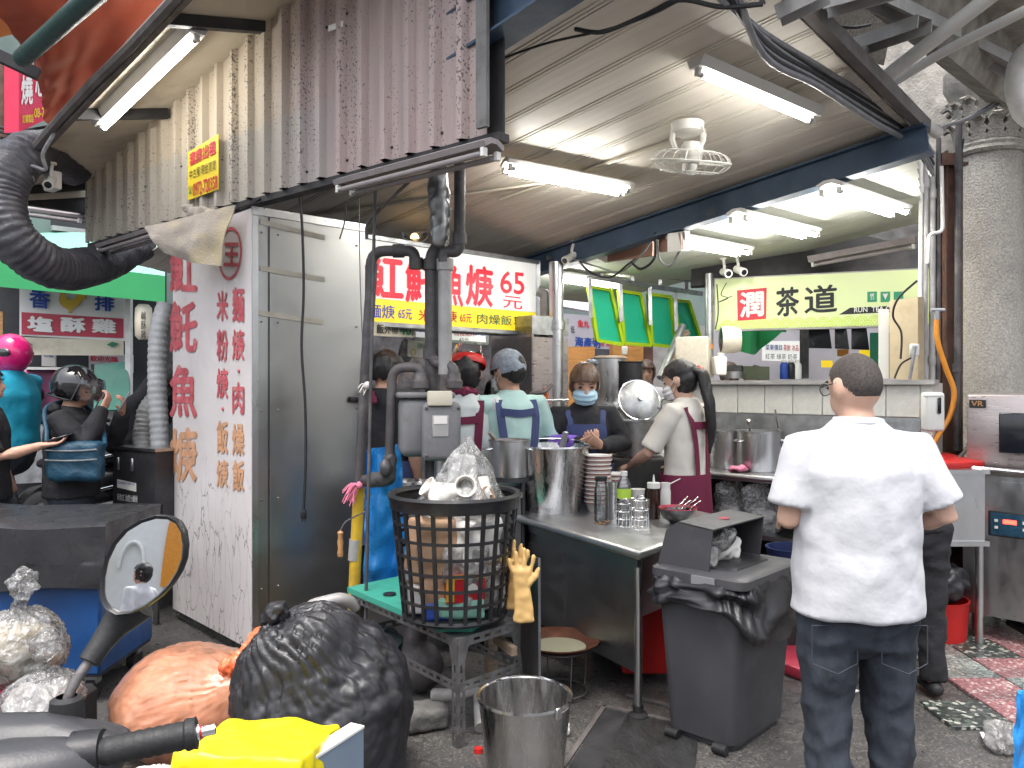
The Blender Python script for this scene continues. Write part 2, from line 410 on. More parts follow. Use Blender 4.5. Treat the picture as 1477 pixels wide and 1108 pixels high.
K['meter'] = MAT('grey_meter_paint', (.19, .19, .195), .5, .1, .2, 6, .15, 90, dirt=(.10, .09, .085), dscale=6, damt=.45)
K['pipe_grey'] = MAT('dark_grey_pipe', (.07, .066, .068), .5, .1, .25, 9, .15, 90, dirt=(.24, .22, .21), dscale=6, damt=.35)
K['pipe_light'] = MAT('aged_light_pipe', (.36, .35, .34), .5, .15, .2, 6, .1, 60, dirt=(.14, .13, .12), dscale=4, damt=.4)
K['pvc'] = MAT('white_pvc', (.66, .65, .62), .42, 0, .1, 4, dirt=(.28, .26, .24), dscale=4, damt=.4)
K['blackp'] = MAT('black_plastic', (.014, .014, .016), .42, 0, .3, 12, .06, 120, dirt=(.07, .065, .06), dscale=8, damt=.25)
K['rubber'] = MAT('black_rubber', (.016, .016, .017), .6, 0, .2, 20, .1, 200)
K['greyp'] = MAT('grey_bin_plastic', (.056, .056, .062), .45, 0, .12, 4, .03, 300, dirt=(.14, .135, .13), dscale=5, damt=.22, rvar=.08)
K['bagblack'] = MAT('black_bag_film', (.017, .017, .02), .42, 0, .2, 8, .12, 30, spec=.6, rvar=.08, bdist=.01)
K['whitep'] = MAT('white_plastic', (.68, .67, .63), .4, 0, .06, 5, dirt=(.40, .37, .30), dscale=5, damt=.25)
K['cream'] = MAT('cream_plaster', (.60, .55, .44), .8, 0, .1, 2, .2, 60, dirt=(.22, .19, .15), dscale=2.4, damt=.42)
K['asphalt'] = MAT('wet_dark_asphalt', (.048, .047, .047), .55, 0, .35, 22, .5, 160, dirt=(.12, .115, .105), dscale=1.8, damt=.4, rvar=.25, bdist=.006)
K['road'] = MAT('road_asphalt', (.10, .10, .105), .75, 0, .2, 30, .4, 200, dirt=(.16, .155, .15), dscale=1.2, damt=.35, bdist=.005)
K['concrete'] = MAT('dirty_concrete', (.17, .165, .155), .85, 0, .25, 7, .6, 45, dirt=(.045, .043, .04), dscale=4, damt=.55)
K['stone'] = MAT('pebbledash_stone', (.40, .375, .335), .85, 0, .28, 70, .9, 75, dirt=(.15, .14, .125), dscale=1.5, damt=.35, bdist=.015)
K['stone_dark'] = MAT('sooty_stone', (.34, .315, .28), .9, 0, .3, 9, .7, 50, dirt=(.13, .12, .11), dscale=2.5, damt=.5)
K['plank'] = MAT('beige_ceiling_plank', (.62, .575, .505), .42, 0, .07, 2.5, .05, 30, dirt=(.50, .40, .26), dscale=1.1, damt=.3, rand=.04, stretch=(12, .6, 1))
K['ceil2'] = MAT('white_ceiling_board', (.58, .60, .54), .6, 0, .05, 1.5, dirt=(.45, .43, .36), dscale=1.5, damt=.3)
K['navy'] = MAT('navy_painted_steel', (.045, .075, .12), .55, .0, .25, 5, .12, 60, dirt=(.20, .17, .16), dscale=7, damt=.22)
K['dark'] = MAT('dark_painted_steel', (.03, .03, .032), .6, .0, .3, 5, .1, 50, dirt=(.09, .08, .075), dscale=4, damt=.35)
K['rust'] = MAT('rusty_brown_steel', (.11, .055, .04), .75, .1, .35, 9, .3, 70, dirt=(.035, .03, .028), dscale=5, damt=.45)
K['white'] = MAT('white_print', (.72, .72, .70), .5, 0, .04, 4, dirt=(.5, .47, .42), dscale=3, damt=.22)
K['red'] = MAT('red_print', (.55, .03, .05), .5, 0, .08, 8)
K['faded_red'] = MAT('faded_red_print', (.50, .10, .12), .6, 0, .25, 9, dirt=(.62, .42, .36), dscale=14, damt=.35)
K['faded_orange'] = MAT('faded_orange_print', (.56, .30, .17), .6, 0, .2, 9, dirt=(.64, .5, .4), dscale=14, damt=.35)
K['blue'] = MAT('blue_print', (.02, .06, .30), .5, 0, .08, 8)
K['green_ink'] = MAT('green_print', (.02, .16, .08), .5, 0, .08, 8)
K['black_ink'] = MAT('black_print', (.02, .02, .022), .6, 0, .08, 8)
K['yellow'] = MAT('yellow_print', (.72, .55, .03), .5, 0, .06, 5)
K['sign_red'] = MAT('red_sign_face', (.42, .04, .07), .4, 0, .08, 3)
K['hdpe_yel'] = MAT('yellow_paint', (.60, .38, .03), .5, 0, .15, 6, .1, 80, dirt=(.20, .14, .06), dscale=7, damt=.45)
K['greentop'] = MAT('green_table_top', (.045, .30, .22), .5, 0, .12, 6, .08, 60, dirt=(.03, .14, .11), dscale=6, damt=.4)
K['rustpan'] = MAT('rusty_wok', (.12, .045, .025), .5, .3, .3, 12, .25, 80, dirt=(.04, .025, .02), dscale=8, damt=.4)
K['soup'] = MAT('milky_dishwater', (.36, .35, .24), .12, 0, .06, 4, .06, 12)
K['glove'] = MAT('yellow_rubber_glove', (.66, .42, .16), .5, 0, .1, 7, .06, 60)
K['bluecart'] = MAT('blue_painted_cart', (.010, .055, .18), .42, 0, .18, 5, .05, 60, dirt=(.03, .035, .05), dscale=4, damt=.35)
K['tarp'] = MAT('black_tarp', (.024, .024, .027), .34, 0, .2, 6, .2, 30, dirt=(.05, .05, .05), dscale=5, damt=.25)
K['orange_tarp'] = MAT('orange_red_awning', (.42, .085, .045), .6, 0, .12, 2, .1, 60, dirt=(.22, .05, .035), dscale=1.5, damt=.35)
K['green_tarp'] = MAT('green_awning_cloth', (.03, .30, .10), .6, 0, .08, 2, .08, 40)
K['green_pale'] = MAT('pale_green_canvas', (.22, .46, .36), .6, 0, .08, 2)
K['bluefilm'] = MAT('blue_plastic_sheet', (.02, .22, .58), .3, 0, .12, 5, .4, 12, rvar=.1, bdist=.03)
K['yelbag'] = MAT('yellow_plastic_bag', (.72, .60, .012), .35, 0, .06, 5, .12, 18, trans=0, rvar=.08, bdist=.03, sub=0)
K['wood'] = MAT('varnished_wood', (.42, .22, .09), .45, 0, .25, 9, .1, 40, (1, 1, 7))
K['wood_old'] = MAT('old_wood', (.28, .21, .15), .75, 0, .3, 9, .25, 50, (1, 1, 7))
K['copper_board'] = MAT('brown_board', (.27, .155, .11), .55, 0, .15, 5)
K['cable'] = MAT('black_cable', (.018, .018, .02), .5, 0, .2, 20)
K['cable_grey'] = MAT('grey_cable', (.22, .22, .23), .5, 0, .2, 20)
K['hose'] = MAT('orange_gas_hose', (.70, .27, .03), .45, 0, .1, 10)
K['hose_red'] = MAT('orange_red_hose', (.62, .12, .03), .45, 0, .1, 10)
K['duct'] = MAT('black_ribbed_duct', (.065, .065, .075), .42, 0, .2, 6, .3, 40, bdist=.02)
K['duct_grey'] = MAT('grey_ribbed_duct', (.42, .43, .44), .45, 0, .12, 6, .15, 40, dirt=(.22, .21, .2), dscale=5, damt=.35)
K['skin'] = MAT('skin', (.50, .285, .20), .5, 0, .10, 14, .05, 160, sub=.12)
K['skin_pale'] = MAT('pale_skin', (.58, .36, .265), .5, 0, .08, 14, .05, 160, sub=.12)
K['hair_black'] = MAT('black_hair', (.014, .012, .012), .42, 0, .5, 30, .7, 90, (1, 1, .12), bdist=.006)
K['hair_brown'] = MAT('brown_hair', (.09, .05, .03), .42, 0, .5, 30, .7, 90, (1, 1, .12), bdist=.006)
K['buzz'] = MAT('buzz_cut_hair', (.055, .046, .042), .8, 0, .35, 120, .4, 380, bdist=.003, dirt=(.12, .085, .068), dscale=9, damt=.3)
K['tee'] = MAT('white_cotton', (.50, .50, .525), .85, 0, .03, 5, .3, 9, rvar=0, sheen=.1, bdist=.03)
K['tee_cream'] = MAT('cream_cotton', (.64, .60, .54), .85, 0, .05, 5, .25, 16, rvar=0, bdist=.02)
K['mint'] = MAT('mint_cotton', (.42, .60, .56), .85, 0, .05, 5, .25, 16, rvar=0, bdist=.02)
K['palecotton'] = MAT('pale_grey_cotton', (.60, .64, .62), .85, 0, .05, 5, .25, 16, rvar=0, bdist=.02)
K['denim'] = MAT('dark_denim', (.026, .032, .043), .85, 0, .35, 16, .5, 26, (1, 1, .5), rvar=0, dirt=(.05, .06, .08), dscale=5, damt=.35, bdist=.015)
K['maroon'] = MAT('maroon_apron', (.145, .014, .045), .8, 0, .15, 8, .2, 30, rvar=0)
K['navycloth'] = MAT('navy_apron', (.045, .06, .15), .8, 0, .15, 8, .2, 30, rvar=0)
K['blackcloth'] = MAT('black_cloth', (.017, .017, .02), .85, 0, .25, 10, .35, 24, rvar=0, bdist=.02)
K['teal'] = MAT('teal_jacket', (.01, .27, .40), .6, 0, .12, 6, .3, 14, bdist=.02)
K['bagteal'] = MAT('dark_teal_nylon', (.012, .055, .095), .5, 0, .2, 9, .4, 26, bdist=.02)
K['purple'] = MAT('purple_sleeve', (.20, .10, .50), .7, 0, .12, 9, .3, 40)
K['greycloth'] = MAT('grey_checked_scarf', (.24, .27, .31), .85, 0, .3, 45, .3, 40)
K['rag'] = MAT('stained_rag', (.36, .315, .27), .95, 0, .18, 6, .5, 90, dirt=(.45, .36, .13), dscale=3, damt=.45)
K['towelpink'] = MAT('pink_cloth', (.75, .22, .33), .9, 0, .15, 14, .5, 60)
K['mask'] = MAT('blue_mask', (.42, .60, .72), .8, 0, .04, 8, .1, 60)
K['maskw'] = MAT('white_mask', (.72, .73, .74), .8, 0, .04, 8, .1, 60)
K['paper'] = MAT('white_paper', (.72, .70, .66), .7, 0, .05, 6)
K['bowl'] = MAT('waxed_paper_bowl', (.74, .71, .66), .5, 0, .06, 6)
K['bowlband'] = MAT('bowl_pink_rim', (.42, .13, .12), .5, 0, .1, 12)
K['kraft'] = MAT('brown_kraft_paper', (.40, .255, .16), .75, 0, .12, 7, .2, 22, bdist=.02)
K['boxred'] = MAT('red_carton', (.50, .02, .03), .45, 0, .1, 6)
K['boxyel'] = MAT('yellow_carton', (.75, .42, .03), .45, 0, .1, 6)
K['redp'] = MAT('red_plastic', (.50, .02, .018), .4, 0, .12, 6, dirt=(.25, .02, .02), dscale=6, damt=.25)
K['pinkp'] = MAT('hot_pink_plastic', (.68, .015, .17), .22, 0, .08, 6, coat=.4)
K['gloss_black'] = MAT('gloss_black_shell', (.012, .012, .014), .12, 0, .2, 5, coat=.8, rvar=.04)
K['scooter'] = MAT('dark_scooter_plastic', (.03, .03, .034), .3, 0, .2, 6, dirt=(.10, .10, .10), dscale=6, damt=.25)
K['seat'] = MAT('scooter_seat_vinyl', (.030, .025, .032), .35, 0, .2, 8, .1, 120)
K['cowl'] = MAT('grey_scooter_cowl', (.032, .032, .036), .40, 0, .12, 5, .05, 240, dirt=(.14, .14, .14), dscale=7, damt=.25)
K['chrome'] = MAT('chrome', (.70, .70, .70), .12, 1, .05, 5, rvar=.05)
K['mirror'] = MAT('mirror_glass', (.86, .87, .88), .015, 1, .0, 5, rvar=0)
K['screen'] = MAT('dark_glass', (.012, .014, .02), .1, 0, .2, 3, spec=.6, rvar=.04)
K['lavender_steel'] = MAT('pinkish_steel_hood', (.46, .41, .41), .34, .75, .08, 4, .03, 60, (1, 1, 10), dirt=(.3, .27, .27), dscale=4, damt=.25)
K['bagclear'] = FILM('clear_bag_film', (.80, .80, .80), .22, .12, 22, .8)
K['bagclear2'] = FILM('cloudy_bag_film', (.82, .81, .79), .40, .2, 18, .8)
K['bagorange'] = FILM('orange_bag_film', (1.0, .48, .28), .52, .3, 9, .15, .6)
K['bottle'] = FILM('clear_bottle', (.80, .83, .84), .10, .06, 8, .2)
K['glass'] = FILM('visor_glass', (.75, .75, .76), .10, .04, 3, .05)
K['tube'] = EMIT('lit_tube', (1.0, .97, .91), 19)
K['tube_cool'] = EMIT('lit_tube_outside', (1.0, .97, .91), 16)
K['warm_lamp'] = EMIT('warm_lamp_glow', (1.0, .62, .22), 3)
K['led_red'] = EMIT('red_led', (1, .05, .03), 2.5)
K['navyboot'] = MAT('navy_plastic', (.02, .03, .10), .4, 0, .1, 6)
def BACKLIT(name, col, e):
    return MAT(name, col, .35, 0, .03, 2, emit=col, estr=e)
K['sign_white'] = BACKLIT('lit_white_sign', (.78, .78, .75), .18)
K['sign_yellow'] = BACKLIT('lit_yellow_sign', (.80, .55, .02), .28)
K['sign_red_l'] = BACKLIT('lit_red_letters', (.62, .008, .03), .2)
K['sign_blue_l'] = BACKLIT('lit_blue_letters', (.02, .06, .36), .15)
K['sign_tea'] = BACKLIT('lit_tea_sign', (.58, .66, .34), .08)
# corrugated fascia: pinkish paint, mildew specks and a dull band of grime
def corr_mat():
    m = MAT('weathered_pink_corrugated', (.40, .315, .295), .6, .0, .12, 3, .1, 40, (6, 6, .5), rvar=.08)
    t = m.node_tree; L = t.links.new; b = t.nodes['Principled BSDF']; src = b.inputs['Base Color'].links[0].from_socket
    tc = node(t, 'TexCoord'); sx = node(t, 'SeparateXYZ'); L(tc.outputs['Object'], sx.inputs[0])
    # specks
    n = node(t, 'TexNoise'); n.inputs['Scale'].default_value = 75; n.inputs['Detail'].default_value = 3; L(tc.outputs['Object'], n.inputs['Vector'])
    n2 = node(t, 'TexNoise'); n2.inputs['Scale'].default_value = 1.0; n2.inputs['Detail'].default_value = 5; mq = node(t, 'Mapping'); mq.inputs['Scale'].default_value = (9, 9, .8); L(tc.outputs['Object'], mq.inputs[0]); L(mq.outputs[0], n2.inputs['Vector'])
    ad = node(t, 'Math', operation='MULTIPLY_ADD'); ad.inputs[1].default_value = .45; L(n2.outputs[0], ad.inputs[0]); L(n.outputs[0], ad.inputs[2])
    r = node(t, 'MapRange'); r.inputs['From Min'].default_value = .84; r.inputs['From Max'].default_value = .90; r.inputs['To Max'].default_value = .85; L(ad.outputs[0], r.inputs['Value'])
    # soffit lamp's warm light painted in: cream towards the far (street) end
    rx = node(t, 'MapRange'); rx.inputs['From Min'].default_value = 1.35; rx.inputs['From Max'].default_value = 1.75; L(sx.outputs[0], rx.inputs['Value'])
    m0 = node(t, 'Mix', data_type='RGBA'); L(rx.outputs[0], m0.inputs['Factor']); L(src, m0.inputs['A']); m0.inputs['B'].default_value = rgb((.47, .40, .31))
    # old repaint line
    n3 = node(t, 'TexNoise'); n3.inputs['Scale'].default_value = 9; L(tc.outputs['Object'], n3.inputs['Vector'])
    zz = node(t, 'Math', operation='MULTIPLY_ADD'); zz.inputs[1].default_value = .06; L(n3.outputs[0], zz.inputs[0]); L(sx.outputs[2], zz.inputs[2])
    rz = node(t, 'MapRange'); rz.inputs['From Min'].default_value = .41; rz.inputs['From Max'].default_value = .44; rz.inputs['To Min'].default_value = .55; rz.inputs['To Max'].default_value = 0; L(zz.outputs[0], rz.inputs['Value'])
    mu = node(t, 'Math', operation='MULTIPLY')
    rxx = node(t, 'MapRange'); rxx.inputs['From Min'].default_value = 1.05; rxx.inputs['From Max'].default_value = 1.2; L(sx.outputs[0], rxx.inputs['Value'])
    L(rz.outputs[0], mu.inputs[0]); L(rxx.outputs[0], mu.inputs[1])
    m1 = node(t, 'Mix', data_type='RGBA'); L(mu.outputs[0], m1.inputs['Factor']); L(m0.outputs['Result'], m1.inputs['A']); m1.inputs['B'].default_value = rgb((.36, .35, .33))
    m2 = node(t, 'Mix', data_type='RGBA'); L(r.outputs[0], m2.inputs['Factor']); L(m1.outputs['Result'], m2.inputs['A']); m2.inputs['B'].default_value = rgb((.06, .05, .05))
    L(m2.outputs['Result'], b.inputs['Base Color']); return m
K['corr'] = corr_mat()
def crackpaint():
    m = MAT('cracked_white_paint', (.62, .58, .57), .5, 0, .06, 3, dirt=(.42, .37, .36), dscale=2, damt=.3)
    t = m.node_tree; L = t.links.new; b = t.nodes['Principled BSDF']; src = b.inputs['Base Color'].links[0].from_socket
    tc = node(t, 'TexCoord'); mp = node(t, 'Mapping'); mp.inputs['Scale'].default_value = (1, 1, .3); L(tc.outputs['Object'], mp.inputs[0])
    n = node(t, 'TexNoise'); n.inputs['Scale'].default_value = 5; n.inputs['Detail'].default_value = 6; L(mp.outputs[0], n.inputs['Vector'])
    av = node(t, 'Mix', data_type='VECTOR'); av.inputs['Factor'].default_value = .16; L(mp.outputs[0], av.inputs['A']); L(n.outputs['Color'], av.inputs['B'])
    vo = node(t, 'TexVoronoi', feature='DISTANCE_TO_EDGE'); vo.inputs['Scale'].default_value = 13; L(av.outputs['Result'], vo.inputs['Vector'])
    r = node(t, 'MapRange'); r.inputs['From Min'].default_value = .006; r.inputs['From Max'].default_value = .02; r.inputs['To Min'].default_value = 1; r.inputs['To Max'].default_value = 0; L(vo.outputs[0], r.inputs['Value'])
    sx = node(t, 'SeparateXYZ'); L(tc.outputs['Object'], sx.inputs[0])
    n2 = node(t, 'TexNoise'); n2.inputs['Scale'].default_value = 4; L(tc.outputs['Object'], n2.inputs['Vector'])
    zz = node(t, 'Math', operation='MULTIPLY_ADD'); zz.inputs[1].default_value = 1.4; L(n2.outputs[0], zz.inputs[0]); L(sx.outputs[2], zz.inputs[2])
    rz = node(t, 'MapRange'); rz.inputs['From Min'].default_value = 1.75; rz.inputs['From Max'].default_value = 1.35; rz.inputs['To Min'].default_value = 0; rz.inputs['To Max'].default_value = .8; L(zz.outputs[0], rz.inputs['Value'])
    mu = node(t, 'Math', operation='MULTIPLY'); L(r.outputs[0], mu.inputs[0]); L(rz.outputs[0], mu.inputs[1])
    m2 = node(t, 'Mix', data_type='RGBA'); L(mu.outputs[0], m2.inputs['Factor']); L(src, m2.inputs['A']); m2.inputs['B'].default_value = rgb((.10, .09, .09)); L(m2.outputs['Result'], b.inputs['Base Color'])
    return m
K['crack'] = crackpaint()
K['ter_pink'] = voro('pink_terrazzo', [(.30, .13, .135), (.38, .19, .19), (.50, .42, .40), (.20, .09, .095)], 85, .35)
K['ter_green'] = voro('grey_green_terrazzo', [(.30, .34, .31), (.20, .24, .22), (.45, .47, .44), (.12, .14, .13)], 85, .35)
K['ter_dark'] = voro('dark_terrazzo', [(.045, .055, .05), (.10, .12, .10), (.42, .42, .37), (.03, .035, .03)], 50, .35)
K['tile'] = MAT('white_glazed_tile', (.64, .63, .58), .25, 0, .05, 9, dirt=(.45, .41, .33), dscale=6, damt=.25, rand=.03)
K['speckle'] = MAT('speckled_cream_box', (.58, .53, .43), .6, 0, .1, 60, dirt=(.28, .20, .12), dscale=30, damt=.3)

K['pumpgreen'] = MAT('grimy_green_pump', (.035, .05, .05), .5, .2, .3, 8, .3, 60, dirt=(.10, .10, .09), dscale=7, damt=.4)
K['tape'] = MAT('old_masking_tape', (.37, .345, .29), .7, 0, .15, 12)
K['plank_pale'] = MAT('pale_conduit', (.58, .53, .44), .5, 0, .06, 4)
K['greyp2'] = MAT('light_grey_plastic', (.20, .20, .21), .4, 0, .1, 5)
K['green_ink2'] = MAT('icon_green', (.03, .30, .15), .5, 0, .05, 4)
K['flapgreen'] = MAT('flap_green', (.02, .46, .27), .45, 0, .06, 3, dirt=(.10, .42, .28), dscale=3, damt=.3)
K['flaplime'] = MAT('flap_lime_frame', (.42, .62, .015), .45, 0, .06, 5)
K['food'] = MAT('braised_mince', (.22, .11, .05), .5, 0, .5, 40, .8, 60)
K['panelbox'] = MAT('stained_board', (.46, .38, .25), .75, 0, .12, 3, dirt=(.2, .14, .08), dscale=5, damt=.35)
K['knot'] = MAT('orange_knot', (.75, .15, .06), .35, 0, .15, 12, .2, 50)
K['greyboard'] = MAT('blue_grey_board', (.17, .22, .28), .5, 0, .08, 5)
K['contents_a'] = MAT('food_waste', (.55, .48, .36), .6, 0, .35, 9, .3, 40, dirt=(.60, .56, .22), dscale=5, damt=.35)
K['contents_b'] = MAT('white_waste', (.58, .55, .52), .6, 0, .25, 9, .3, 40, dirt=(.34, .25, .18), dscale=6, damt=.4)
K['redbag'] = MAT('crimson_bag', (.30, .015, .05), .3, 0, .15, 8, .3, 20)
K['duct_grey2'] = MAT('dull_grey_duct', (.19, .19, .185), .5, .1, .2, 9, .4, 40)
K['sepbox'] = MAT('dark_separator_paint', (.045, .045, .05), .38, .4, .2, 5, .05, 40, dirt=(.10, .10, .10), dscale=5, damt=.3)
K['awn2'] = MAT('orange_awning', (.50, .20, .06), .6, 0, .12, 2)
K['polegreen'] = MAT('dark_green_pole', (.018, .05, .045), .35, 0, .2, 6)
K['sign_red2'] = MAT('bright_red_sign', (.55, .012, .06), .4, 0, .06, 3)
K['henyel'] = MAT('hen_yellow', (.62, .42, .05), .5, 0, .1, 8)
K['green_case'] = MAT('dark_green_case', (.03, .17, .12), .25, 0, .3, 2)
K['lilac'] = MAT('pale_lilac_sheet', (.50, .48, .52), .6, 0, .12, 3)
K['banner'] = MAT('banner_cloth', (.42, .40, .45), .6, 0, .08, 3)
K['pinkbox'] = MAT('pink_box', (.36, .10, .19), .5, 0, .15, 5)
K['wood2'] = MAT('orange_wood', (.45, .21, .06), .5, 0, .2, 7, .05, 30, (1, 1, 6))
K['olive'] = MAT('olive_metal', (.07, .08, .05), .4, .5, .2, 5)
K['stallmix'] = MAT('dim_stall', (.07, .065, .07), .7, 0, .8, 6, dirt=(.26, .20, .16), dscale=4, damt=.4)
K['denimseam'] = MAT('denim_seam', (.035, .04, .05), .8, 0, .1, 9)
K['cornerplate'] = MAT('stained_grey_trim', (.17, .165, .16), .55, .1, .2, 5, .05, 50, dirt=(.06, .055, .05), dscale=14, damt=.4)
K['gutter'] = MAT('grey_brown_gutter', (.13, .115, .11), .6, .1, .25, 5, .1, 50, dirt=(.05, .045, .04), dscale=6, damt=.4)
K['asphalt'] = voro('gritty_wet_floor', [(.075, .072, .07), (.055, .053, .052), (.17, .155, .135), (.09, .085, .08)], 130, .36)
K['batten_old'] = MAT('dusty_batten', (.27, .24, .24), .6, 0, .1, 5, dirt=(.16, .14, .14), dscale=6, damt=.4)
K['plate'] = MAT('worn_checker_plate', (.055, .055, .055), .42, .5, .3, 12, .8, 55, (1, .5, 1), bdist=.01)
# ------------------------------------------------------------------ setting
def ab(a, b, z=0.0): return A*a+B*b+UZ*z
def ptxt(mb, s, x0, x1, yt0, yt1, yb0, yb1, p0, n, weight=.015, lift=.003, mi=0):
    """print s so that it covers the photo quad (left x0, right x1) on the plane p0, n"""
    LL, LR, UL = ONPLANE(x0, yb0, p0, n), ONPLANE(x1, yb1, p0, n), ONPLANE(x0, yt0, p0, n)
    v, f = textmesh(s, weight); off = -n.normalized() if n.dot(LL-V((0, 0, HC))) > 0 else n.normalized()
    mb.add([LL+(LR-LL)*q.x+(UL-LL)*q.y+off*(lift+q.z) for q in v], f, mi); return mb
# ground sheet with slightly uneven surface
g = MB(); g.surf(lambda u, v: (-40+80*u, -30+90*v, -.02), 8, 8)
struct('ground', g, K['road'])
g = MB(); g.surf(lambda u, v: (lambda p: (p.x, p.y, .0+.006*nz(p, 1.6)-.003))(V((-3.2+8.6*u, .2+8.0*v, 0))), 60, 60)
struct('pavement', g, K['asphalt'])
# terrazzo floor tiles to the right of the bin
tl = MB().rbox((0, 0, 0), (.292, .292, .02), .003, 1)
tms = [tomesh(tl, K[k]) for k in ('ter_pink', 'ter_green', 'ter_dark')]
struct('raised_road', MB().bb(-14, -2.42, 5.45, 14, -.05, .2), K['road'])
fl = struct('tiled_floor', MB().bb(2.3, 4.9, 3.45, 6.4, -.012, .0035), K['asphalt'])
order = [0, 1, 2, 1, 0, 2]
i0 = V((1.07+.15, 3.57+.15, .006))
for i in range(12):
    for j in range(9):
        x, y = i0.x+i*.3, i0.y+j*.3
        if x < 2.02+(y-3.67)*.32: continue
        k = (i+2*j) % 3 if j % 2 else (0 if i % 2 else 1)
        if j in (0, 4, 5): k = 2 if (i+j) % 3 == 0 else (i+j) % 2
        piece('tile', tms[k], fl, TR((x, y, .006+random.uniform(0, .001)), R(random.choice((0, 90, 180, 270)))))
# ---- front ceiling of beige planks, sloping to the street
N1 = A*.15+B*.127+UZ; C1 = 3.8295
def ceil1(a, b): return ab(a, b, C1-.15*a-.127*b)
def onceil1(px, py, off=0): return ONPLANE(px, py, UZ*(C1-off), N1)
c1 = struct('ceiling', MB().slab([ceil1(2.42, 1.62)+UZ*.04, ceil1(2.42, 7.2)+UZ*.04, ceil1(4.5, 7.2)+UZ*.04, ceil1(4.5, 1.62)+UZ*.04], .02), K['dark'])
pl = MB(); prof = [(0, 0), (.146, 0), (.149, .006), (.155, .006), (.158, 0), (.168, 0), (.171, .006), (.177, .006), (.180, 0), (.194, 0), (.194, .012), (0, .012)]
L = 5.55; n = len(prof)
pl.v = [V((x, 0, z)) for x, z in prof]+[V((x, L, z)) for x, z in prof]
pl.f = [(i, (i+1) % n, n+(i+1) % n, n+i) for i in range(n)]+[tuple(range(n)), tuple(range(2*n-1, n-1, -1))]; pl.m = [0]*len(pl.f)
pme = tomesh(pl, K['plank'], 25)
ux = (A-UZ*.15).normalized(); uy = (B-UZ*.127); uy = (uy-ux*uy.dot(ux)).normalized()
for i in range(11):
    piece('plank', pme, c1, basis(ceil1(2.44+i*.1965, 1.64)+UZ*random.uniform(0, .002), ux, uy))
# ---- back ceiling, white
N2 = B*.12+UZ; C2 = 2.98
def ceil2(a, b): return ab(a, b, C2-.12*b)
def onceil2(px, py, off=0): return ONPLANE(px, py, UZ*(C2-off), N2)
cb = struct('back_ceiling', MB().slab([ceil2(4.62, 1.66)+UZ*.02, ceil2(4.62, 5.2)+UZ*.02, ceil2(6.15, 5.2)+UZ*.02, ceil2(6.15, 2.16)+UZ*.02], .02), K['dark'])
for i in range(8):
    q = [ceil2(4.62+i*.19, 1.64+i*.062), ceil2(4.806+i*.19, 1.69+i*.062), ceil2(4.806+i*.19, 5.2), ceil2(4.62+i*.19, 5.2)]
    part('plank', MB().slab(q, -.01), K['ceil2'], cb)
# roof skin above everything under cover
rf = MB().slab([ab(2.4, 1.85, 3.6), ab(4.6, 1.85, 3.3), ab(4.6, 5.3, 3.0), ab(2.4, 5.3, 3.2)], .02).slab([ab(4.62, 1.9, 3.28), ab(6.05, 2.3, 3.2), ab(6.05, 5.3, 2.9), ab(4.62, 5.3, 2.98)], .02)
struct('roof', rf, K['dark'])
# ---- steel beams
def solo_beam(name, label, pts, w, h, mat, cat='beam'):
    mb = MB(); p0, p1 = pts; x, y = orth(p1-p0, UZ)
    mb.beam(p0+x*h/2, p1+x*h/2, w, .012); mb.beam(p0-x*h/2, p1-x*h/2, w, .012); mb.beam(p0, p1, .01, h-.012)
    return solo(name, mb, mat, label, cat)
p0 = P(1330, 203, 4.25); p1 = p0+(B-UZ*.122)*3.3
solo_beam('steel_beam', 'blue painted steel beam crossing the ceiling behind the wall fan', (p0+(-B+UZ*.122)*.03, p1), .1, .15, K['navy'])
q0 = ceil1(2.33, 1.0)+UZ*-.02; q1 = ceil1(2.33, 3.1)-UZ*.02
solo_beam('steel_beam', 'dark navy beam at the top edge beside the corrugated panel', (q0, q1), .16, .2, K['navy'])
e0, e1 = ceil1(2.3, 1.58)-UZ*.02, ceil1(4.6, 1.58)-UZ*.02
solo('edge_purlin', MB().beam(e0+UZ*.02, e1+UZ*.02, .05, .07), K['gutter'], 'dull brown purlin along the right edge of the plank ceiling', 'beam')
# ---- corrugated fascia above the cabinet
F0 = V((-.069, 3.38, 2.62)); FD = V((-.761, .648, 0)); FN = V((-.648, -.761, 0)); FR = math.atan2(.648, -.761)
def fas(s, o, z): return V((F0.x, F0.y, 0))+FD*s+FN*o+UZ*z
ftop = lambda s: 3.94-.205*s
fa = thing('fascia_wall', 'weathered pink corrugated metal fascia hanging over the steel cabinet', 'metal wall', F0, FR)
mb = MB(); pts = []; s = .05
while s < 4.1:
    pts += [(s, 0), (s+.105, 0), (s+.118, .036), (s+.15, .036), (s+.165, 0)]; s += .17
for s, o in pts: mb.v += [fas(s, o, 2.62+random.uniform(-.004, .004)), fas(s, o, ftop(s)+.04)]
k = len(pts); mb.f = [(2*i, 2*i+2, 2*i+3, 2*i+1) for i in range(k-1)]; mb.m = [0]*(k-1)
part('corrugated_sheet', mb, K['corr'], fa, smooth=0)
part('corner_plate', MB().slab([fas(.0, .04, 2.63), fas(.06, .04, 2.63), fas(.06, .04, 3.95), fas(.0, .04, 3.95)], .02), K['cornerplate'], fa, smooth=0)
part('bottom_rail', MB().beam(fas(-.02, -.03, 2.60), fas(4.15, -.03, 2.60), .07, .035), K['dark'], fa)
part('back_board', MB().slab([fas(0, -.05, 2.62), fas(0, -.05, 3.9), fas(4.15, -.05, 3.05), fas(4.15, -.05, 2.62)], .01), K['dark'], fa)
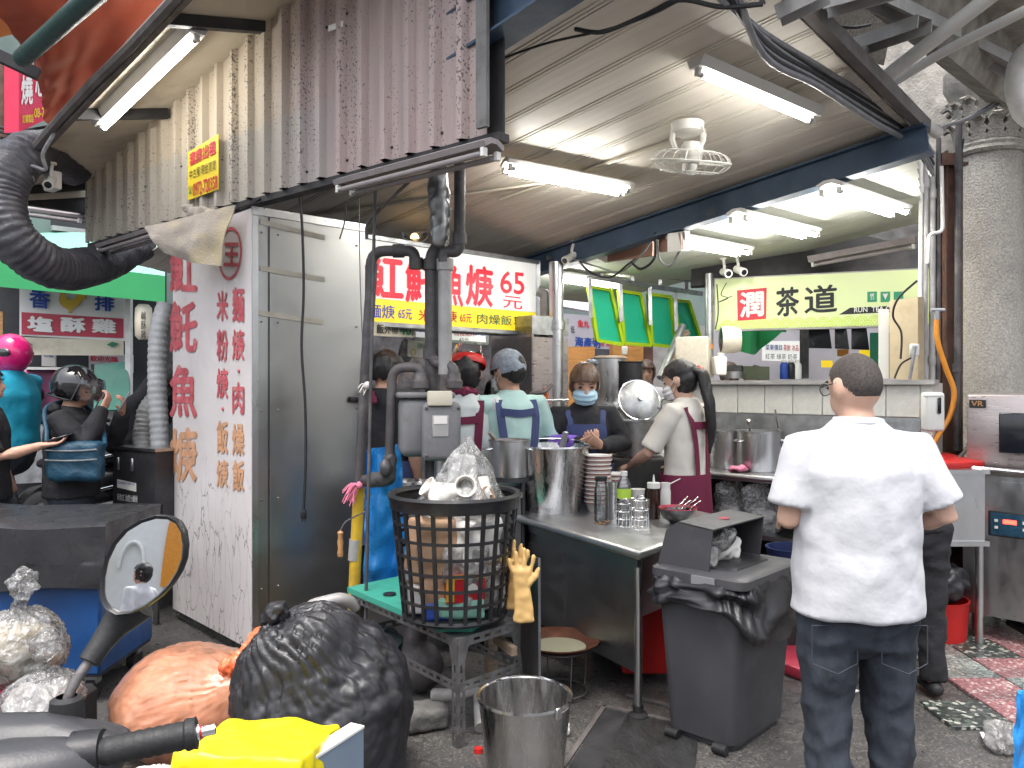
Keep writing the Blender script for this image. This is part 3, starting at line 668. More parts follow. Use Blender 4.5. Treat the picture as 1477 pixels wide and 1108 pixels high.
for s, z in ((.32, 2.68), (.66, 2.68), (1.0, 2.68), (1.34, 2.68), (1.0, 3.42), (1.17, 3.4), (2.2, 2.9), (2.7, 2.95), (3.2, 2.9)):
    part('screw', MB().ell(fas(s, .004, z), (.007, .007, .007), n=8, m=5), K['dark'], fa)
for s0, z0, s1, z1 in ((1.0, 3.36, 1.12, 3.37), (.93, 3.72, .95, 3.64), (.5, 3.7, .62, 3.73), (2.45, 2.98, 2.55, 3.0)):
    part('tape_strip', MB().beam(fas(s0, .029, z0), fas(s1, .029, z1), .003, .03), K['white'], fa)
part('drip_pipe', MB().tube([fas(.19, .06, 4.0), fas(.2, .06, 3.62), fas(.235, .05, 3.33)], [.022, .022, .018], 8), K['pipe_light'], fa)
# ---- soffit between fascia and street edge
so = MB()
def sof(s, o): return fas(s, o, ftop(s)-o*.27)
so.surf(lambda u, v: sof(-.3+4.6*u, .0+.62*v)+UZ*.006*nz(V((u*20, v*4, 0)), 1), 40, 6, thick=-.03)
struct('soffit', so, K['cream'])
eb = thing('eave_edge', 'dark sagging steel gutter edge along the soffit', 'gutter', sof(2, .6), FR)
part('gutter_lip', MB().tube([sof(-.3+.46*i, .63)-UZ*(.02+.012*math.sin(i*1.7)) for i in range(11)], .032, 8), K['gutter'], eb)
part('edge_rail', MB().beam(sof(-.3, .60)-UZ*.03, sof(4.3, .60)-UZ*.03, .03, .07), K['gutter'], eb)
for s in (1.72, 2.86, 4.15):
    mbj = MB().beam(sof(s, .02)-UZ*.03, sof(s, .6)-UZ*.03, .05, .06)
    part('joist', mbj, K['dark'], eb)
# ---- arcade slab and stone work to the right
ar = MB().slab([ab(2.6, 1.5, 3.85), ab(9, 1.5, 3.85), ab(9, .7, 3.85), ab(2.6, .9, 3.85)], -.2)
struct('arcade_ceiling', ar, K['stone_dark'])
ar2 = MB(); ar2.surf(lambda u, v: ab(6.75, 4.2-6.5*u, 2.75+2.2*v)+A*(.12*v*v), 10, 5, thick=.3)
ar2.surf(lambda u, v: ab(3.4+2.6*u, 1.52, 3.35+.5*v)-B*(.1*math.sin(v*3)), 10, 5, thick=.18)
struct('arcade_lintel', ar2, K['stone_dark'])
struct('arcade_wall', MB().slab([ab(7.0, 1.3, 0), ab(7.0, -4, 0), ab(7.0, -4, 3.2), ab(7.0, 1.3, 3.2)], .2), K['stone'])
# ---- stone column with leafy capital
cc = P(1428, 700, 5.75); cc.z = 0
co = thing('stone_column', 'round pebbledash stone column with carved leaf capital behind dishwasher', 'column', cc)
part('shaft', MB().lathe([(.235, 0), (.235, .12), (.212, .15), (.206, 3.18), (.2, 3.2)], cc, 40), K['stone'], co)
part('ring_moulding', MB().lathe([(.2, 2.98), (.225, 2.985), (.24, 3.005), (.225, 3.03), (.232, 3.05), (.215, 3.07), (.2, 3.075)], cc+UZ*.2, 40), K['stone'], co)
part('capital_bell', MB().lathe([(.19, 3.05), (.185, 3.15), (.20, 3.3), (.26, 3.42), (.30, 3.5), (.30, 3.6)], cc+UZ*.2, 32), K['stone_dark'], co)
lf = MB(); lf.surf(lambda u, v: ((u-.5)*.095*(1.1-.75*v**3)*(1+.18*math.sin(v*22)), -.215-.05*v-.045*max(0, v-.65)**1.2*3, 3.07+.20*v-.20*max(0, v-.75)**1.3*2), 6, 14, thick=.02)
lme = tomesh(lf, K['stone'])
for i in range(13): piece('leaf', lme, co, TR(cc+UZ*.2, 2*math.pi*i/13+.1))
for i in range(13): piece('leaf', lme, co, TR(cc+UZ*.34, 2*math.pi*(i+.5)/13+.1))
# ---- facades across the street (far left and behind)
def facade():
    w = MB().slab([ab(-10, 11.2, 0), ab(16, 11.2, 0), ab(16, 11.2, 7), ab(-10, 11.2, 7)], .3)
    b = thing('street_building', 'dim shop building across the side street behind the stalls', 'building', ab(3, 11.4, 0), RA)
    part('wall', w, K['fac'], b)
    for i in range(9):
        a = -8+2.6*i; z1 = 2.6
        part('shop_opening', MB().slab([ab(a, 11.19, .1), ab(a+2.1, 11.19, .1), ab(a+2.1, 11.19, z1), ab(a, 11.19, z1)], .02), K['facdark'], b)
        wn = part('window', MB().slab([ab(a+.3, 11.19, 3.5), ab(a+1.7, 11.19, 3.5), ab(a+1.7, 11.19, 5), ab(a+.3, 11.19, 5)], .03), K['facdark'], b)
        part('frame', MB().beam(ab(a+1.0, 11.17, 3.5), ab(a+1, 11.17, 5), .05, .05).beam(ab(a+.3, 11.17, 3.5), ab(a+1.7, 11.17, 3.5), .06, .06), K['pipe_light'], wn)
    return b
K['fac'] = MAT('green_grey_wall', (.17, .22, .20), .8, 0, .2, 3, dirt=(.08, .09, .09), dscale=1.5, damt=.4)
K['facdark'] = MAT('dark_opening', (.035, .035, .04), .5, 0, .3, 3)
facade()
# building closing the scene on the right/back (beyond tea shop)
bb = thing('rear_building', 'grey building closing the lane behind the tea counter', 'building', ab(10.5, 2, 0), RA)
part('wall', MB().slab([ab(10.5, 8, 0), ab(10.5, -6, 0), ab(10.5, -6, 6), ab(10.5, 8, 6)], .3), K['fac'], bb)
part('shutter', MB().slab([ab(10.45, 6, .1), ab(10.45, 1.5, .1), ab(10.45, 1.5, 2.6), ab(10.45, 6, 2.6)], .03), K['pipe_light'], bb)
# ------------------------------------------------------------------ fluorescent battens
def batten(name, label, p0, p1, up, tubes=2, lit=True, group=None, tubemat=None, w=.11, depth=.05):
    p0, p1 = V(p0), V(p1); t = (p1-p0).normalized(); up = (V(up)-t*V(up).dot(t)).normalized(); sd = t.cross(up)
    th = thing(name, label, 'ceiling light', (p0+p1)/2, 0, group)
    mb = MB(); L = (p1-p0).length
    prof = [(-w/2, depth), (w/2, depth), (w*.32, .005), (-w*.32, .005)] if tubes == 1 else [(-w/2, depth*.6), (-w*.2, depth), (w*.2, depth), (w/2, depth*.6), (w*.42, .008), (w*.12, .028), (-w*.12, .028), (-w*.42, .008)]
    n = len(prof)
    for p in (p0, p1): mb.v += [p+sd*x+up*z for x, z in prof]
    mb.f = [(i, (i+1) % n, n+(i+1) % n, n+i) for i in range(n)]+[tuple(range(n-1, -1, -1)), tuple(range(n, 2*n))]; mb.m = [0]*len(mb.f)
    part('housing', mb, K['batten' if lit else 'batten_old'], th, smooth=0)
    offs = (0,) if tubes == 1 else (-w*.33, w*.33)
    for o in offs:
        tb = part('tube', MB().cyl(p0+t*.05+sd*o-up*.018, p1-t*.05+sd*o-up*.018, .0135, n=12), tubemat or (K['tube'] if lit else K['batten_old']), th)
        for q, s in ((p0, 1), (p1, -1)):
            part('end_cap', MB().cyl(q+t*s*.03+sd*o-up*.018, q+t*s*.052+sd*o-up*.018, .0142, n=12), K['galv'], tb)
        for q, s in ((p0, 1), (p1, -1)):
            part('socket', MB().box(q+t*s*.022+sd*o-up*.012, (.018, .026, .036), M=basis((0, 0, 0), t, sd)), K['whitep'], th)
    return th
K['batten'] = MAT('batten_enamel', (.60, .60, .58), .45, 0, .06, 5, dirt=(.35, .32, .28), dscale=5, damt=.3)
gl = 'ceiling lights inside the stall'
batten('fluorescent_light', 'single tube ceiling light above the white shirted man, nearest inside the stall', onceil1(1002, 98, .1), onceil1(1176, 172, .1), UZ, 1, group=gl)
batten('fluorescent_light', 'twin tube ceiling light left of the ceiling fan', onceil1(727, 240, .1), onceil1(908, 275, .1), UZ, 2, group=gl, w=.15)
batten('fluorescent_light', 'twin tube light on the white back ceiling, rightmost', onceil2(1195, 272, .07), onceil2(1300, 306, .07), UZ, 2, group=gl, w=.15)
batten('fluorescent_light', 'twin tube light on the white back ceiling, middle one', onceil2(1062, 312, .07), onceil2(1172, 338, .07), UZ, 2, group=gl, w=.15)
batten('fluorescent_light', 'twin tube light on the white back ceiling beside the hanging brown boards', onceil2(972, 345, .07), onceil2(1076, 364, .07), UZ, 2, group=gl, w=.15)
batten('fluorescent_light', 'lit tube light low behind the green flaps and rail', P(800, 398, 6.3), P(888, 412, 6.9), UZ, 2, group=gl, w=.15)
batten('fluorescent_light', 'lit tube light under the outer soffit by the red awning', sof(1.74, .40)-UZ*.08, sof(2.95, .40)-UZ*.08, UZ, 1, tubemat=K['tube_cool'], w=.13, depth=.06)
batten('fluorescent_light', 'unlit dusty twin tube light hung under the corrugated fascia corner', fas(-.02, .03, 2.53), fas(1.0, .03, 2.53), UZ, 2, False, w=.13)
batten('fluorescent_light', 'unlit dusty light fixture below the far end of the fascia by the rag', fas(2.75, .05, 2.54), fas(3.75, .05, 2.52), UZ, 2, False, w=.13)
batten('fluorescent_light', 'unlit batten on the dark wall above the tea sign', P(1168, 380, 6.2), P(1322, 352, 5.75), UZ, 1, False)
batten('fluorescent_light', 'unlit tube bracket behind the black duct in the left gap', P(36, 306, 6.4), P(124, 318, 6.2), UZ, 2, False)
# dark bulkhead over the tea sign
TL_, TR_ = V((1.673, 6.6, 0)), V((3.055, 6.02, 0)); TD = (TR_-TL_).normalized(); TN = V((TD.y, -TD.x, 0))
def tea(t, o, z): return TL_+TD*t+TN*o+UZ*z
struct('tea_shop_bulkhead', MB().slab([tea(-.2, -.08, 2.36), tea(2.1, -.08, 2.36), tea(2.1, -.5, 3.2), tea(-.2, -.3, 3.2)], -.05), K['dark'])
# ------------------------------------------------------------------ orbit fan
mp_ = onceil1(992, 178, .0); f = thing('ceiling_fan', 'white caged orbit fan on the plank ceiling', 'fan', mp_)
part('mount', MB().lathe([(0, -.07), (.05, -.07), (.085, -.05), (.09, 0), (0, 0)], mp_, 24), K['whitep'], f)
ar_ = MB()
for s in (-1, 1): ar_.tube([mp_+V((s*.075, 0, -.03)), mp_+V((s*.085, 0, -.09)), mp_+V((s*.06, 0, -.15))], [.016, .016, .012], 8)
part('yoke', ar_, K['whitep'], f)
cg = mp_+V((.01, -.02, -.215)); Mf = TR((0, 0, 0), 0, R(14), R(4))
part('motor', MB().lathe([(0, .11), (.045, .105), (.06, .08), (.062, .03), (.05, .0), (0, -.01)], cg, 20, M=Mf), K['whitep'], f)
wr = MB(); Rg = .215
for k in range(20):
    a = 2*math.pi*k/20; c, s_ = math.cos(a), math.sin(a)
    for zs in (1, -1):
        wr.tube([cg+Mf @ V((c*r*Rg, s_*r*Rg, zs*z)) for r, z in ((.2, .062), (.55, .060), (.85, .042), (.97, .018), (1, 0))], .0022, 4)
for r, z in ((1, 0), (.72, .052), (.72, -.052), (.45, .06), (.45, -.06), (.2, .062), (.2, -.062)):
    wr.tube([cg+Mf @ V((math.cos(2*math.pi*i/32)*r*Rg, math.sin(2*math.pi*i/32)*r*Rg, z)) for i in range(32)], .003 if r < 1 else .0045, 5, closed=True)
part('guard', wr, K['whitep'], f)
for k in range(3):
    a = 2*math.pi*k/3+.4; bl = MB()
    bl.surf(lambda u, v: cg+Mf @ V(((.03+.15*u)*math.cos(a+(v-.5)*(.5+.5*u)), (.03+.15*u)*math.sin(a+(v-.5)*(.5+.5*u)), .018*(v-.5))), 6, 6, thick=.003)
    part('blade', bl, K['whitep'], f)
part('hub', MB().lathe([(0, -.07), (.035, -.065), (.042, -.03), (.03, .02), (0, .02)], cg, 16, M=Mf), K['whitep'], f)
solo('fan_cable', MB().tube(spline([mp_+V((.05, -.05, -.02)), mp_+V((.075, -.09, -.09)), mp_+V((.05, -.08, -.14)), cg+V((.02, -.03, .09))]), .005, 6), K['whitep'], 'white looping lead of the ceiling fan', 'cable')
# white surface conduit strips on the plank ceiling
for i, (a0, a1, lb) in enumerate((((722, 288), (1018, 187), 'long pale conduit strip crossing the ceiling to the fan'), ((1130, 132), (1215, 100), 'short pale conduit strip right of the nearest ceiling light'), ((390, 320), (805, 262), 'pale conduit strip low on the ceiling left of the twin light'))):
    solo('conduit_strip', MB().beam(onceil1(*a0, .012), onceil1(*a1, .012), .022, .014), K['plank_pale'] if 'plank_pale' in K else K['pvc'], lb, 'conduit')
# little glass lamp shade glowing above the sign
gp = P(598, 346, 5.6); t = thing('pendant_lamp', 'small glowing glass lamp shade above the red lettered sign', 'lamp', gp)
part('shade', MB().lathe([(.10, 0), (.085, -.035), (.05, -.06), (.02, -.065)], gp+UZ*.04, 20), K['bottle'], t)
part('bulb', MB().ell(gp+UZ*.012, (.03, .03, .035), n=12, m=8), K['warm_lamp'], t)
part('bracket', MB().tube(spline([gp+V((.0, 0, .05)), gp+V((.08, 0, .07)), gp+V((.13, .02, .04)), gp+V((.14, .03, .12))]), .006, 6), K['castiron'], t)
# ------------------------------------------------------------------ junction boxes, cameras, boards on the blue beam
def cctv(label, p, d, ln=.14, r=.03):
    p, d = V(p), V(d).normalized(); t = thing('security_camera', label, 'camera', p)
    part('body', MB().cyl(p, p+d*ln, r, n=16).cyl(p+d*(ln-.01), p+d*(ln+.02), r*1.12, n=16), K['whitep'], t)
    part('lens', MB().cyl(p+d*(ln+.0), p+d*(ln+.023), r*.75, n=12), K['screen'], t)
    part('bracket', MB().tube([p+d*.03, p+d*.03+UZ*.05, p+d*.0+UZ*.1], .012, 8).cyl(p+UZ*.095, p+UZ*.11, .028, n=12), K['whitep'], t)
    return t
def jbox(label, c, ux, s=(.14, .06, .13)):
    M3 = basis((0, 0, 0), ux, UZ.cross(V(ux).normalized()))
    t = thing('junction_box', label, 'junction box', c)
    part('cover', MB().rbox(c, s, .012, 2, M=M3), K['whitep'], t)
    part('knob', MB().cyl(V(c)-M3 @ V((0, s[1]/2, 0)), V(c)-M3 @ V((0, s[1]/2+.008, 0)), .03, n=16), K['whitep'], t)
    return t
bp_ = P(846, 362, 6.1)
jbox('white square junction box under the left end of the blue beam', bp_, A, (.11, .06, .12))
cctv('small white camera hooked to the junction box under the blue beam', bp_+V((-.1, -.05, -.04)), V((-.6, -.7, -.45)), .11, .028)
cctv('white camera on the right of the junction box under the blue beam', bp_+V((.06, -.02, -.03)), V((.8, -.3, -.4)), .1, .026)
cctv('left one of two bullet cameras above the tea sign', P(1043, 392, 6.4), V((.1, -.9, -.25)), .1, .03)
cctv('right one of two bullet cameras above the tea sign', P(1062, 388, 6.35), V((.25, -.9, -.35)), .1, .03)
tt = P(76, 262, 5.3)
jbox('white weathered junction box under the soffit beside the black duct', tt, -FD, (.14, .07, .12))
cctv('grey bullet camera under the soffit beside the black duct', tt+V((.03, -.06, -.0)), V((.25, -.8, -.5)), .1, .03)
for q, lb in ((((876, 362), (941, 343), (941, 369), (876, 378), 5.95), 'larger brown board hanging below the blue beam'), (((950, 341), (980, 336), (983, 360), (950, 364), 5.55), 'smaller brown board hanging below the blue beam')):
    pp = [P(*q[i], q[4]-(.25 if i in (1, 2) else 0)) for i in (3, 2, 1, 0)]
    solo('hanging_board', MB().slab(pp, .02), K['copper_board'], lb, 'board')
pp = [P(983, 362, 5.3), P(995, 362, 5.42), P(995, 330, 5.42), P(983, 335, 5.3)]
solo('switch_box', MB().slab(pp, .1), K['whitep'], 'cream switch box at the end of the brown boards', 'electric box')
def cable(label, pts, r=.006, mat='cable', seg=6):
    return solo('cable', MB().tube(spline(pts, seg), r, 6), K[mat], label, 'cable')
cable('sagging black cable loop under the left camera and larger brown board', [P(832, 372, 6), P(850, 392, 6), P(880, 400, 6), P(905, 382, 5.9), P(918, 372, 5.8)], .008)
cable('second sagging grey cable loop below the beam by the camera', [P(828, 374, 6.02), P(862, 385, 6.02), P(895, 392, 6), P(925, 368, 5.7), P(940, 345, 5.6)], .007, 'cable_grey')
cable('looping dark cable between the two hanging brown boards', [P(912, 380, 5.8), P(925, 388, 5.7), P(944, 372, 5.6), P(945, 335, 5.5)], .01)
cable('grey cable drooping under the smaller brown board', [P(947, 345, 5.5), P(952, 375, 5.5), P(968, 382, 5.45), P(985, 350, 5.35), P(986, 335, 5.3)], .008, 'cable_grey')
# ------------------------------------------------------------------ cables along the ceiling edge, upper right
for i in range(7):
    o = random.uniform(-.02, .02); k = i*.011
    cable('%s cable of the bundle slung along the right ceiling edge' % ['topmost', 'second', 'third', 'fourth', 'fifth', 'sixth', 'lowest'][i],
          [P(1020+i*6, -20, 3.0)+V((0, o, k)), P(1100, 46+i*5+o*200, 3.3), P(1180, 96+i*5-o*150, 3.7), P(1260, 146+i*5, 4.1), P(1318, 186+i*4, 4.45), P(1345, 222+i*5, 4.7)], .010 if i % 3 else .015, 'cable' if i % 2 else 'cable_grey')
cable('black cable sweeping down across the plank ceiling at top', [P(720, 86, 3.6), P(790, 62, 3.5), P(870, 44, 3.3), P(930, 25, 3.2), P(990, -5, 3.0)], .006)
cable('thicker black cable sweeping along the plank ceiling at the top', [P(830, 42, 3.4), P(870, 46, 3.3), P(930, 22, 3.2), P(980, 0, 3.05), P(1040, 10, 3.1), P(1100, 6, 3.1)], .010)
cable('black drop wire curling over the stonework top right', [P(1085, -10, 3.2), P(1120, 15, 3.5), P(1165, 30, 3.7), P(1225, 40, 4), P(1255, 36, 4.2)], .008)
cable('grey cables bunch passing from column to the post', [P(1470, 130, 5.2), P(1440, 150, 5.2), P(1395, 172, 5.1), P(1345, 190, 4.9), P(1330, 225, 4.8)], .012, 'cable_grey')
cable('thin cable from column capital to post', [P(1475, 118, 5.2), P(1430, 150, 5.2), P(1380, 176, 5.1), P(1330, 178, 4.8), P(1300, 130, 4.4)], .007, 'cable_grey')
# ------------------------------------------------------------------ pipes and channels, upper right
def pipe(label, pts, r, mat='pvc', name='pipe', rad=.1, n=12, joints=()):
    t = thing(name, label, 'pipe', pts[0])
    part('pipe_run', MB().tube(arc(pts, rad), r, n), K[mat], t)
    for q, d in joints: part('coupling', MB().cyl(V(q)-V(d)*.03, V(q)+V(d)*.03, r*1.25, n=n), K[mat], t)
    return t
pipe('fat white pvc pipe bending down under the arcade at top right', [P(1500, -60, 3.3), P(1272, 115, 4.0), P(1280, 140, 4.1), P(1352, 192, 4.7)], .034, rad=.12)
pipe('second white pvc pipe running beside the fat one at top right', [P(1500, 5, 3.5), P(1360, 75, 3.9), P(1290, 118, 4.15)], .024)
pipe('white pvc bend on the far right edge above the column', [P(1500, 60, 4.2), P(1468, 85, 4.3), P(1462, 130, 4.4), P(1475, 168, 4.5), P(1500, 180, 4.5)], .05, rad=.2)
for i, (p, q, w, lb) in enumerate((((P(1190, 0, 3.4)), P(1330, -40, 3.2), .1, 'grey steel channel at the top edge, left of the pvc pipes'), (P(1240, 58, 3.9), P(1335, 24, 3.6), .1, 'short grey steel channel end under the arcade'), (P(1245, -20, 3.4), P(1372, 42, 4.2), .09, 'grey slotted channel reaching towards the pvc pipes'), (P(1120, 14, 3.3), P(1190, -20, 3.2), .08, 'thin grey channel above the ceiling edge'), (P(1400, 60, 4.6), P(1500, 110, 4.8), .12, 'sooty steel channel above the column'))):
    mb = MB(); x, y = orth(q-p, UZ); mb.beam(p, q, w, .006); mb.beam(p+y*w/2-x*.03, q+y*w/2-x*.03, .006, .06); mb.beam(p-y*w/2-x*.03, q-y*w/2-x*.03, .006, .06)
    solo('steel_channel', mb, K['pipe_light'], lb, 'steel channel')
solo('stone_panel', MB().slab([P(1110, 52, 4.2), P(1275, 95, 4.8), P(1290, 20, 4.6), P(1120, -30, 4.0)], .05), K['stone'], 'pale stone slab under the arcade at the top right', 'stone panel')
# ------------------------------------------------------------------ corner post with conduits, hose, soap dispenser
po = thing('steel_post', 'rusty brown steel corner post beside the column', 'post', P(1368, 900, 5.35)*V((1, 1, 0)) if False else V((P(1368, 600, 5.35).x, 5.35, 0)))
mb = MB(); px = P(1370, 600, 5.35).x
mb.bb(px-.055, px+.055, 5.345, 5.357, 0, 3.1); mb.bb(px-.055, px-.043, 5.29, 5.41, 0, 3.1); mb.bb(px+.043, px+.055, 5.29, 5.41, 0, 3.1)
part('web', mb, K['rust'], po)
part('end_plate', MB().bb(px-.08, px+.08, 5.27, 5.43, 3.0, 3.02), K['rust'], po)
for i, (x, x1, y0, y1, r, m_, lb) in enumerate(((1329, 1326, 212, 602, .013, 'pvc', 'white conduit, leftmost on the corner post'), (1336, 1333, 205, 600, .017, 'pipe_light', 'grey conduit, second on the corner post'), (1345, 1344, 220, 640, .02, 'pipe_light', 'fat grey conduit on the corner post'), (1354, 1352, 200, 620, .015, 'pipe_grey', 'dark conduit left of the rusty post'), (1383, 1380, 180, 650, .02, 'pipe_grey', 'black conduit right of the rusty post'))):
    pipe(lb, [P(x, y0, 5.2), P(x1, y1, 5.2)], r, m_, joints=((P(x, y0+60, 5.2), UZ), (P(x1, y1-120, 5.2), UZ)))
pipe('small pvc elbow pipe hung on the corner post', [P(1358, 240, 5.15), P(1360, 335, 5.15), P(1340, 337, 5.15), P(1338, 380, 5.15)], .012, 'pvc', rad=.04)
cable('thin black wire down the right of the post', [P(1390, 200, 5.2), P(1378, 300, 5.2), P(1384, 420, 5.2), P(1376, 560, 5.2)], .006)
t = thing('gas_hose', 'orange gas hose hanging from the tap on the post', 'hose', P(1345, 650, 5.0))
part('hose_run', MB().tube(spline([P(1351, 458, 5.05), P(1352, 490, 5.05), P(1364, 530, 5.05), P(1376, 565, 5.05), P(1370, 600, 5.05), P(1352, 630, 5.02), P(1340, 650, 5.0)]), .016, 10), K['hose'], t)
part('tap', MB().cyl(P(1351, 449, 5.05), P(1351, 461, 5.05), .018, n=10).tube([P(1342, 447, 5.05), P(1362, 447, 5.05)], .012, 8), K['galv'], t)
# ------------------------------------------------------------------ lit sign with red lettering
SR = V((.197, 6.2, 0)); sl = ONPLANE(470, 400, SR, B); SL = V((sl.x, sl.y, 0))
def sg(p, z, o=0): return V((p.x, p.y, z))-B*o
t = thing('shop_sign', 'large lit white sign with red characters and 65 above the cooks', 'sign', sg(SR, 1.94), RA)
part('cabinet', MB().slab([sg(SL, 1.92), sg(SR, 1.92), sg(SR, 2.50), sg(SL, 2.50)], .16), K['galv'], t)
part('face', MB().slab([sg(SL, 2.105, .004), sg(SR, 2.105, .004)-A*.02, sg(SR, 2.48, .004)-A*.02, sg(SL, 2.48, .004)], .003), K['sign_white'], t)
part('yellow_band', MB().slab([sg(SL, 1.955, .004), sg(SR, 1.955, .004)-A*.02, sg(SR, 2.103, .004)-A*.02, sg(SL, 2.103, .004)], .003), K['sign_yellow'], t)
part('frame', MB().beam(sg(SL, 2.495, .01), sg(SR, 2.495, .01), .03, .025).beam(sg(SL, 1.938, .01), sg(SR, 1.938, .01), .03, .025).beam(sg(SR, 1.92, .01), sg(SR, 2.5, .01), .03, .025), K['galv'], t)
sp = SR-B*.006
red = MB()
for c, x0, x1, yt, yb in (('魟', 524, 582, 363, 430), ('魠', 584, 632, 370, 436), ('魚', 636, 668, 376, 440), ('焿', 671, 711, 380, 441)):
    ptxt(red, c, x0, x1, yt, yt+4, yb, yb+4, sp, B, .028)
ptxt(red, '65', 721, 756, 390, 394, 423, 425.5, sp, B, .02); ptxt(red, '元', 725, 753, 426, 428, 444, 447, sp, B, .01)
part('lettering', red, K['sign_red_l'], t, smooth=0)
bl = MB(); ptxt(bl, '麵焿', 530, 569, 438, 441, 458, 460.5, sp, B, .01); ptxt(bl, '65元', 574, 594, 445, 446, 460, 461.5, sp, B, .02)
part('lettering', bl, K['sign_blue_l'], t, smooth=0)
bl = MB(); ptxt(bl, '米粉焿', 603, 659, 446, 449, 463, 465.5, sp, B, .01); ptxt(bl, '65元', 663, 680, 452, 453, 465, 466, sp, B, .02)
part('lettering', bl, K['red'], t, smooth=0)
bl = MB(); ptxt(bl, '肉燥飯', 688, 738, 452, 455, 467, 470, sp, B, .01); ptxt(bl, '30元', 741, 756, 456, 457, 469, 470, sp, B, .02)
part('lettering', bl, K['green_ink'], t, smooth=0)
# hanging boards under the sign
def board(name, label, cat, quad, d0, d1, mat, texts, th=.02, frame=None, group=None):
    (x0, yt0, yb0), (x1, yt1, yb1) = quad
    q = [P(x0, yb0, d0), P(x1, yb1, d1), P(x1, yt1, d1), P(x0, yt0, d0)]
    t = thing(name, label, cat, q[0], 0, group); part('panel', MB().slab(q, th), K[mat], t, smooth=0)
    n = (q[1]-q[0]).cross(q[3]-q[0]).normalized()
    if frame:
        fm = MB()
        for i in range(4): fm.beam(q[i]+n*.004, q[(i+1) % 4]+n*.004, .02, .025, up=n)
        part('frame', fm, K[frame], t)
    cols = {}
    for s, xa, xb, ya, yb, m, wgt in texts:
        mb = cols.setdefault(m, MB())
        fx = lambda x: (x-x0)/(x1-x0)
        sl_ = ((yt1+yb1)-(yt0+yb0))/2/(x1-x0)
        ptxt(mb, s, xa, xb, ya, ya+sl_*(xb-xa), yb, yb+sl_*(xb-xa), q[0]+n*.003, n, wgt, .002)
    for m, mb in cols.items(): part('lettering', mb, K[m], t, smooth=0)
    return t
board('price_board', 'small cream takeaway price board reading 40 below the lit sign', 'sign', ((532, 465, 484), (599, 469, 487)), 5.05, 5.5, 'cream', [('飯外帶', 543, 574, 467, 481, 'black_ink', .015), ('40.', 576, 596, 469, 483, 'green_ink', .03)])
board('menu_board', 'white lit menu board with small coloured text behind the gas pipes', 'sign', ((596, 466, 488), (702, 472, 496)), 6.0, 6.7, 'sign_white', [('蘿汁', 600, 620, 470, 479, 'sign_blue_l', .01), ('品雜燉炸', 655, 685, 474, 484, 'red', .01), ('薏汁 仁漿', 684, 700, 475, 484, 'sign_blue_l', .01), ('45元', 662, 676, 487, 493, 'black_ink', .0)], frame='galv')
board('poster', 'pale paper poster with green pictures below the menu board', 'poster', ((588, 491, 514), (616, 492, 516)), 5.9, 6.1, 'paper', [('茶', 601, 612, 495, 503, 'green_ink', .0), ('○', 592, 600, 503, 513, 'yellow', .03)])
board('small_sign', 'small crimson sign with white character behind right end of the lit sign', 'sign', ((727, 472, 487), (743, 473, 488)), 6.8, 6.9, 'sign_red', [('泡', 730, 741, 474, 486, 'white', .03)])
# ------------------------------------------------------------------ tea shop sign
t = thing('tea_shop_sign', 'pale green lit tea shop sign with red seal character', 'sign', tea(0, 0, 2.0), math.atan2(TD.y, TD.x))
Lw = 1.75
part('cabinet', MB().slab([tea(0, 0, 1.985), tea(Lw, 0, 1.985), tea(Lw, 0, 2.425), tea(0, 0, 2.425)], .07), K['pipe_light'], t)
part('face', MB().slab([tea(.01, .003, 2.0), tea(Lw, .003, 2.0), tea(Lw, .003, 2.415), tea(.01, .003, 2.415)], .002), K['sign_tea'], t)
tp = TL_+TN*.005
mb = MB(); ptxt(mb, '茶', 1119, 1153, 416, 413, 458, 455, tp, TN, .025); ptxt(mb, '道', 1160, 1208, 413, 410, 453, 450, tp, TN, .02)
q = [ONPLANE(x, y, tp+TN*.001, TN) for x, y in ((1210, 454), (1290, 450), (1290, 441), (1226, 444))]
mb.slab(q, .001)
part('lettering', mb, K['black_ink'], t, smooth=0)
q = [ONPLANE(x, y, tp+TN*.001, TN) for x, y in ((1064, 463), (1105, 460), (1106, 415), (1063, 419))]
part('seal', MB().slab(q, .001), K['red'], t)
mb = MB(); ptxt(mb, '潤', 1067, 1102, 422, 419, 459, 456, tp+TN*.003, TN, .03); ptxt(mb, 'RUN  TEA C', 1232, 1284, 443.5, 441.5, 451, 449, tp+TN*.003, TN, .03)
part('lettering', mb, K['white'], t, smooth=0)
mb = MB()
for x, s_ in ((1251, 'II'), (1270, 'U'), (1289, 'o')):
    mb.slab([ONPLANE(px, py, tp+TN*.001, TN) for px, py in ((x, 436), (x+14, 435.3), (x+14, 420.5), (x, 421))], .001)
part('icon_square', mb, K['green_ink2'] if 'green_ink2' in K else K['green_tarp'], t)
mb = MB(); ptxt(mb, '¶¶', 1255, 1261, 424, 423.5, 433, 432.5, tp+TN*.003, TN, .0); ptxt(mb, '▼', 1273, 1281, 424, 423.5, 433, 432.5, tp+TN*.003, TN, .0)
part('icon', mb, K['white'], t, smooth=0)
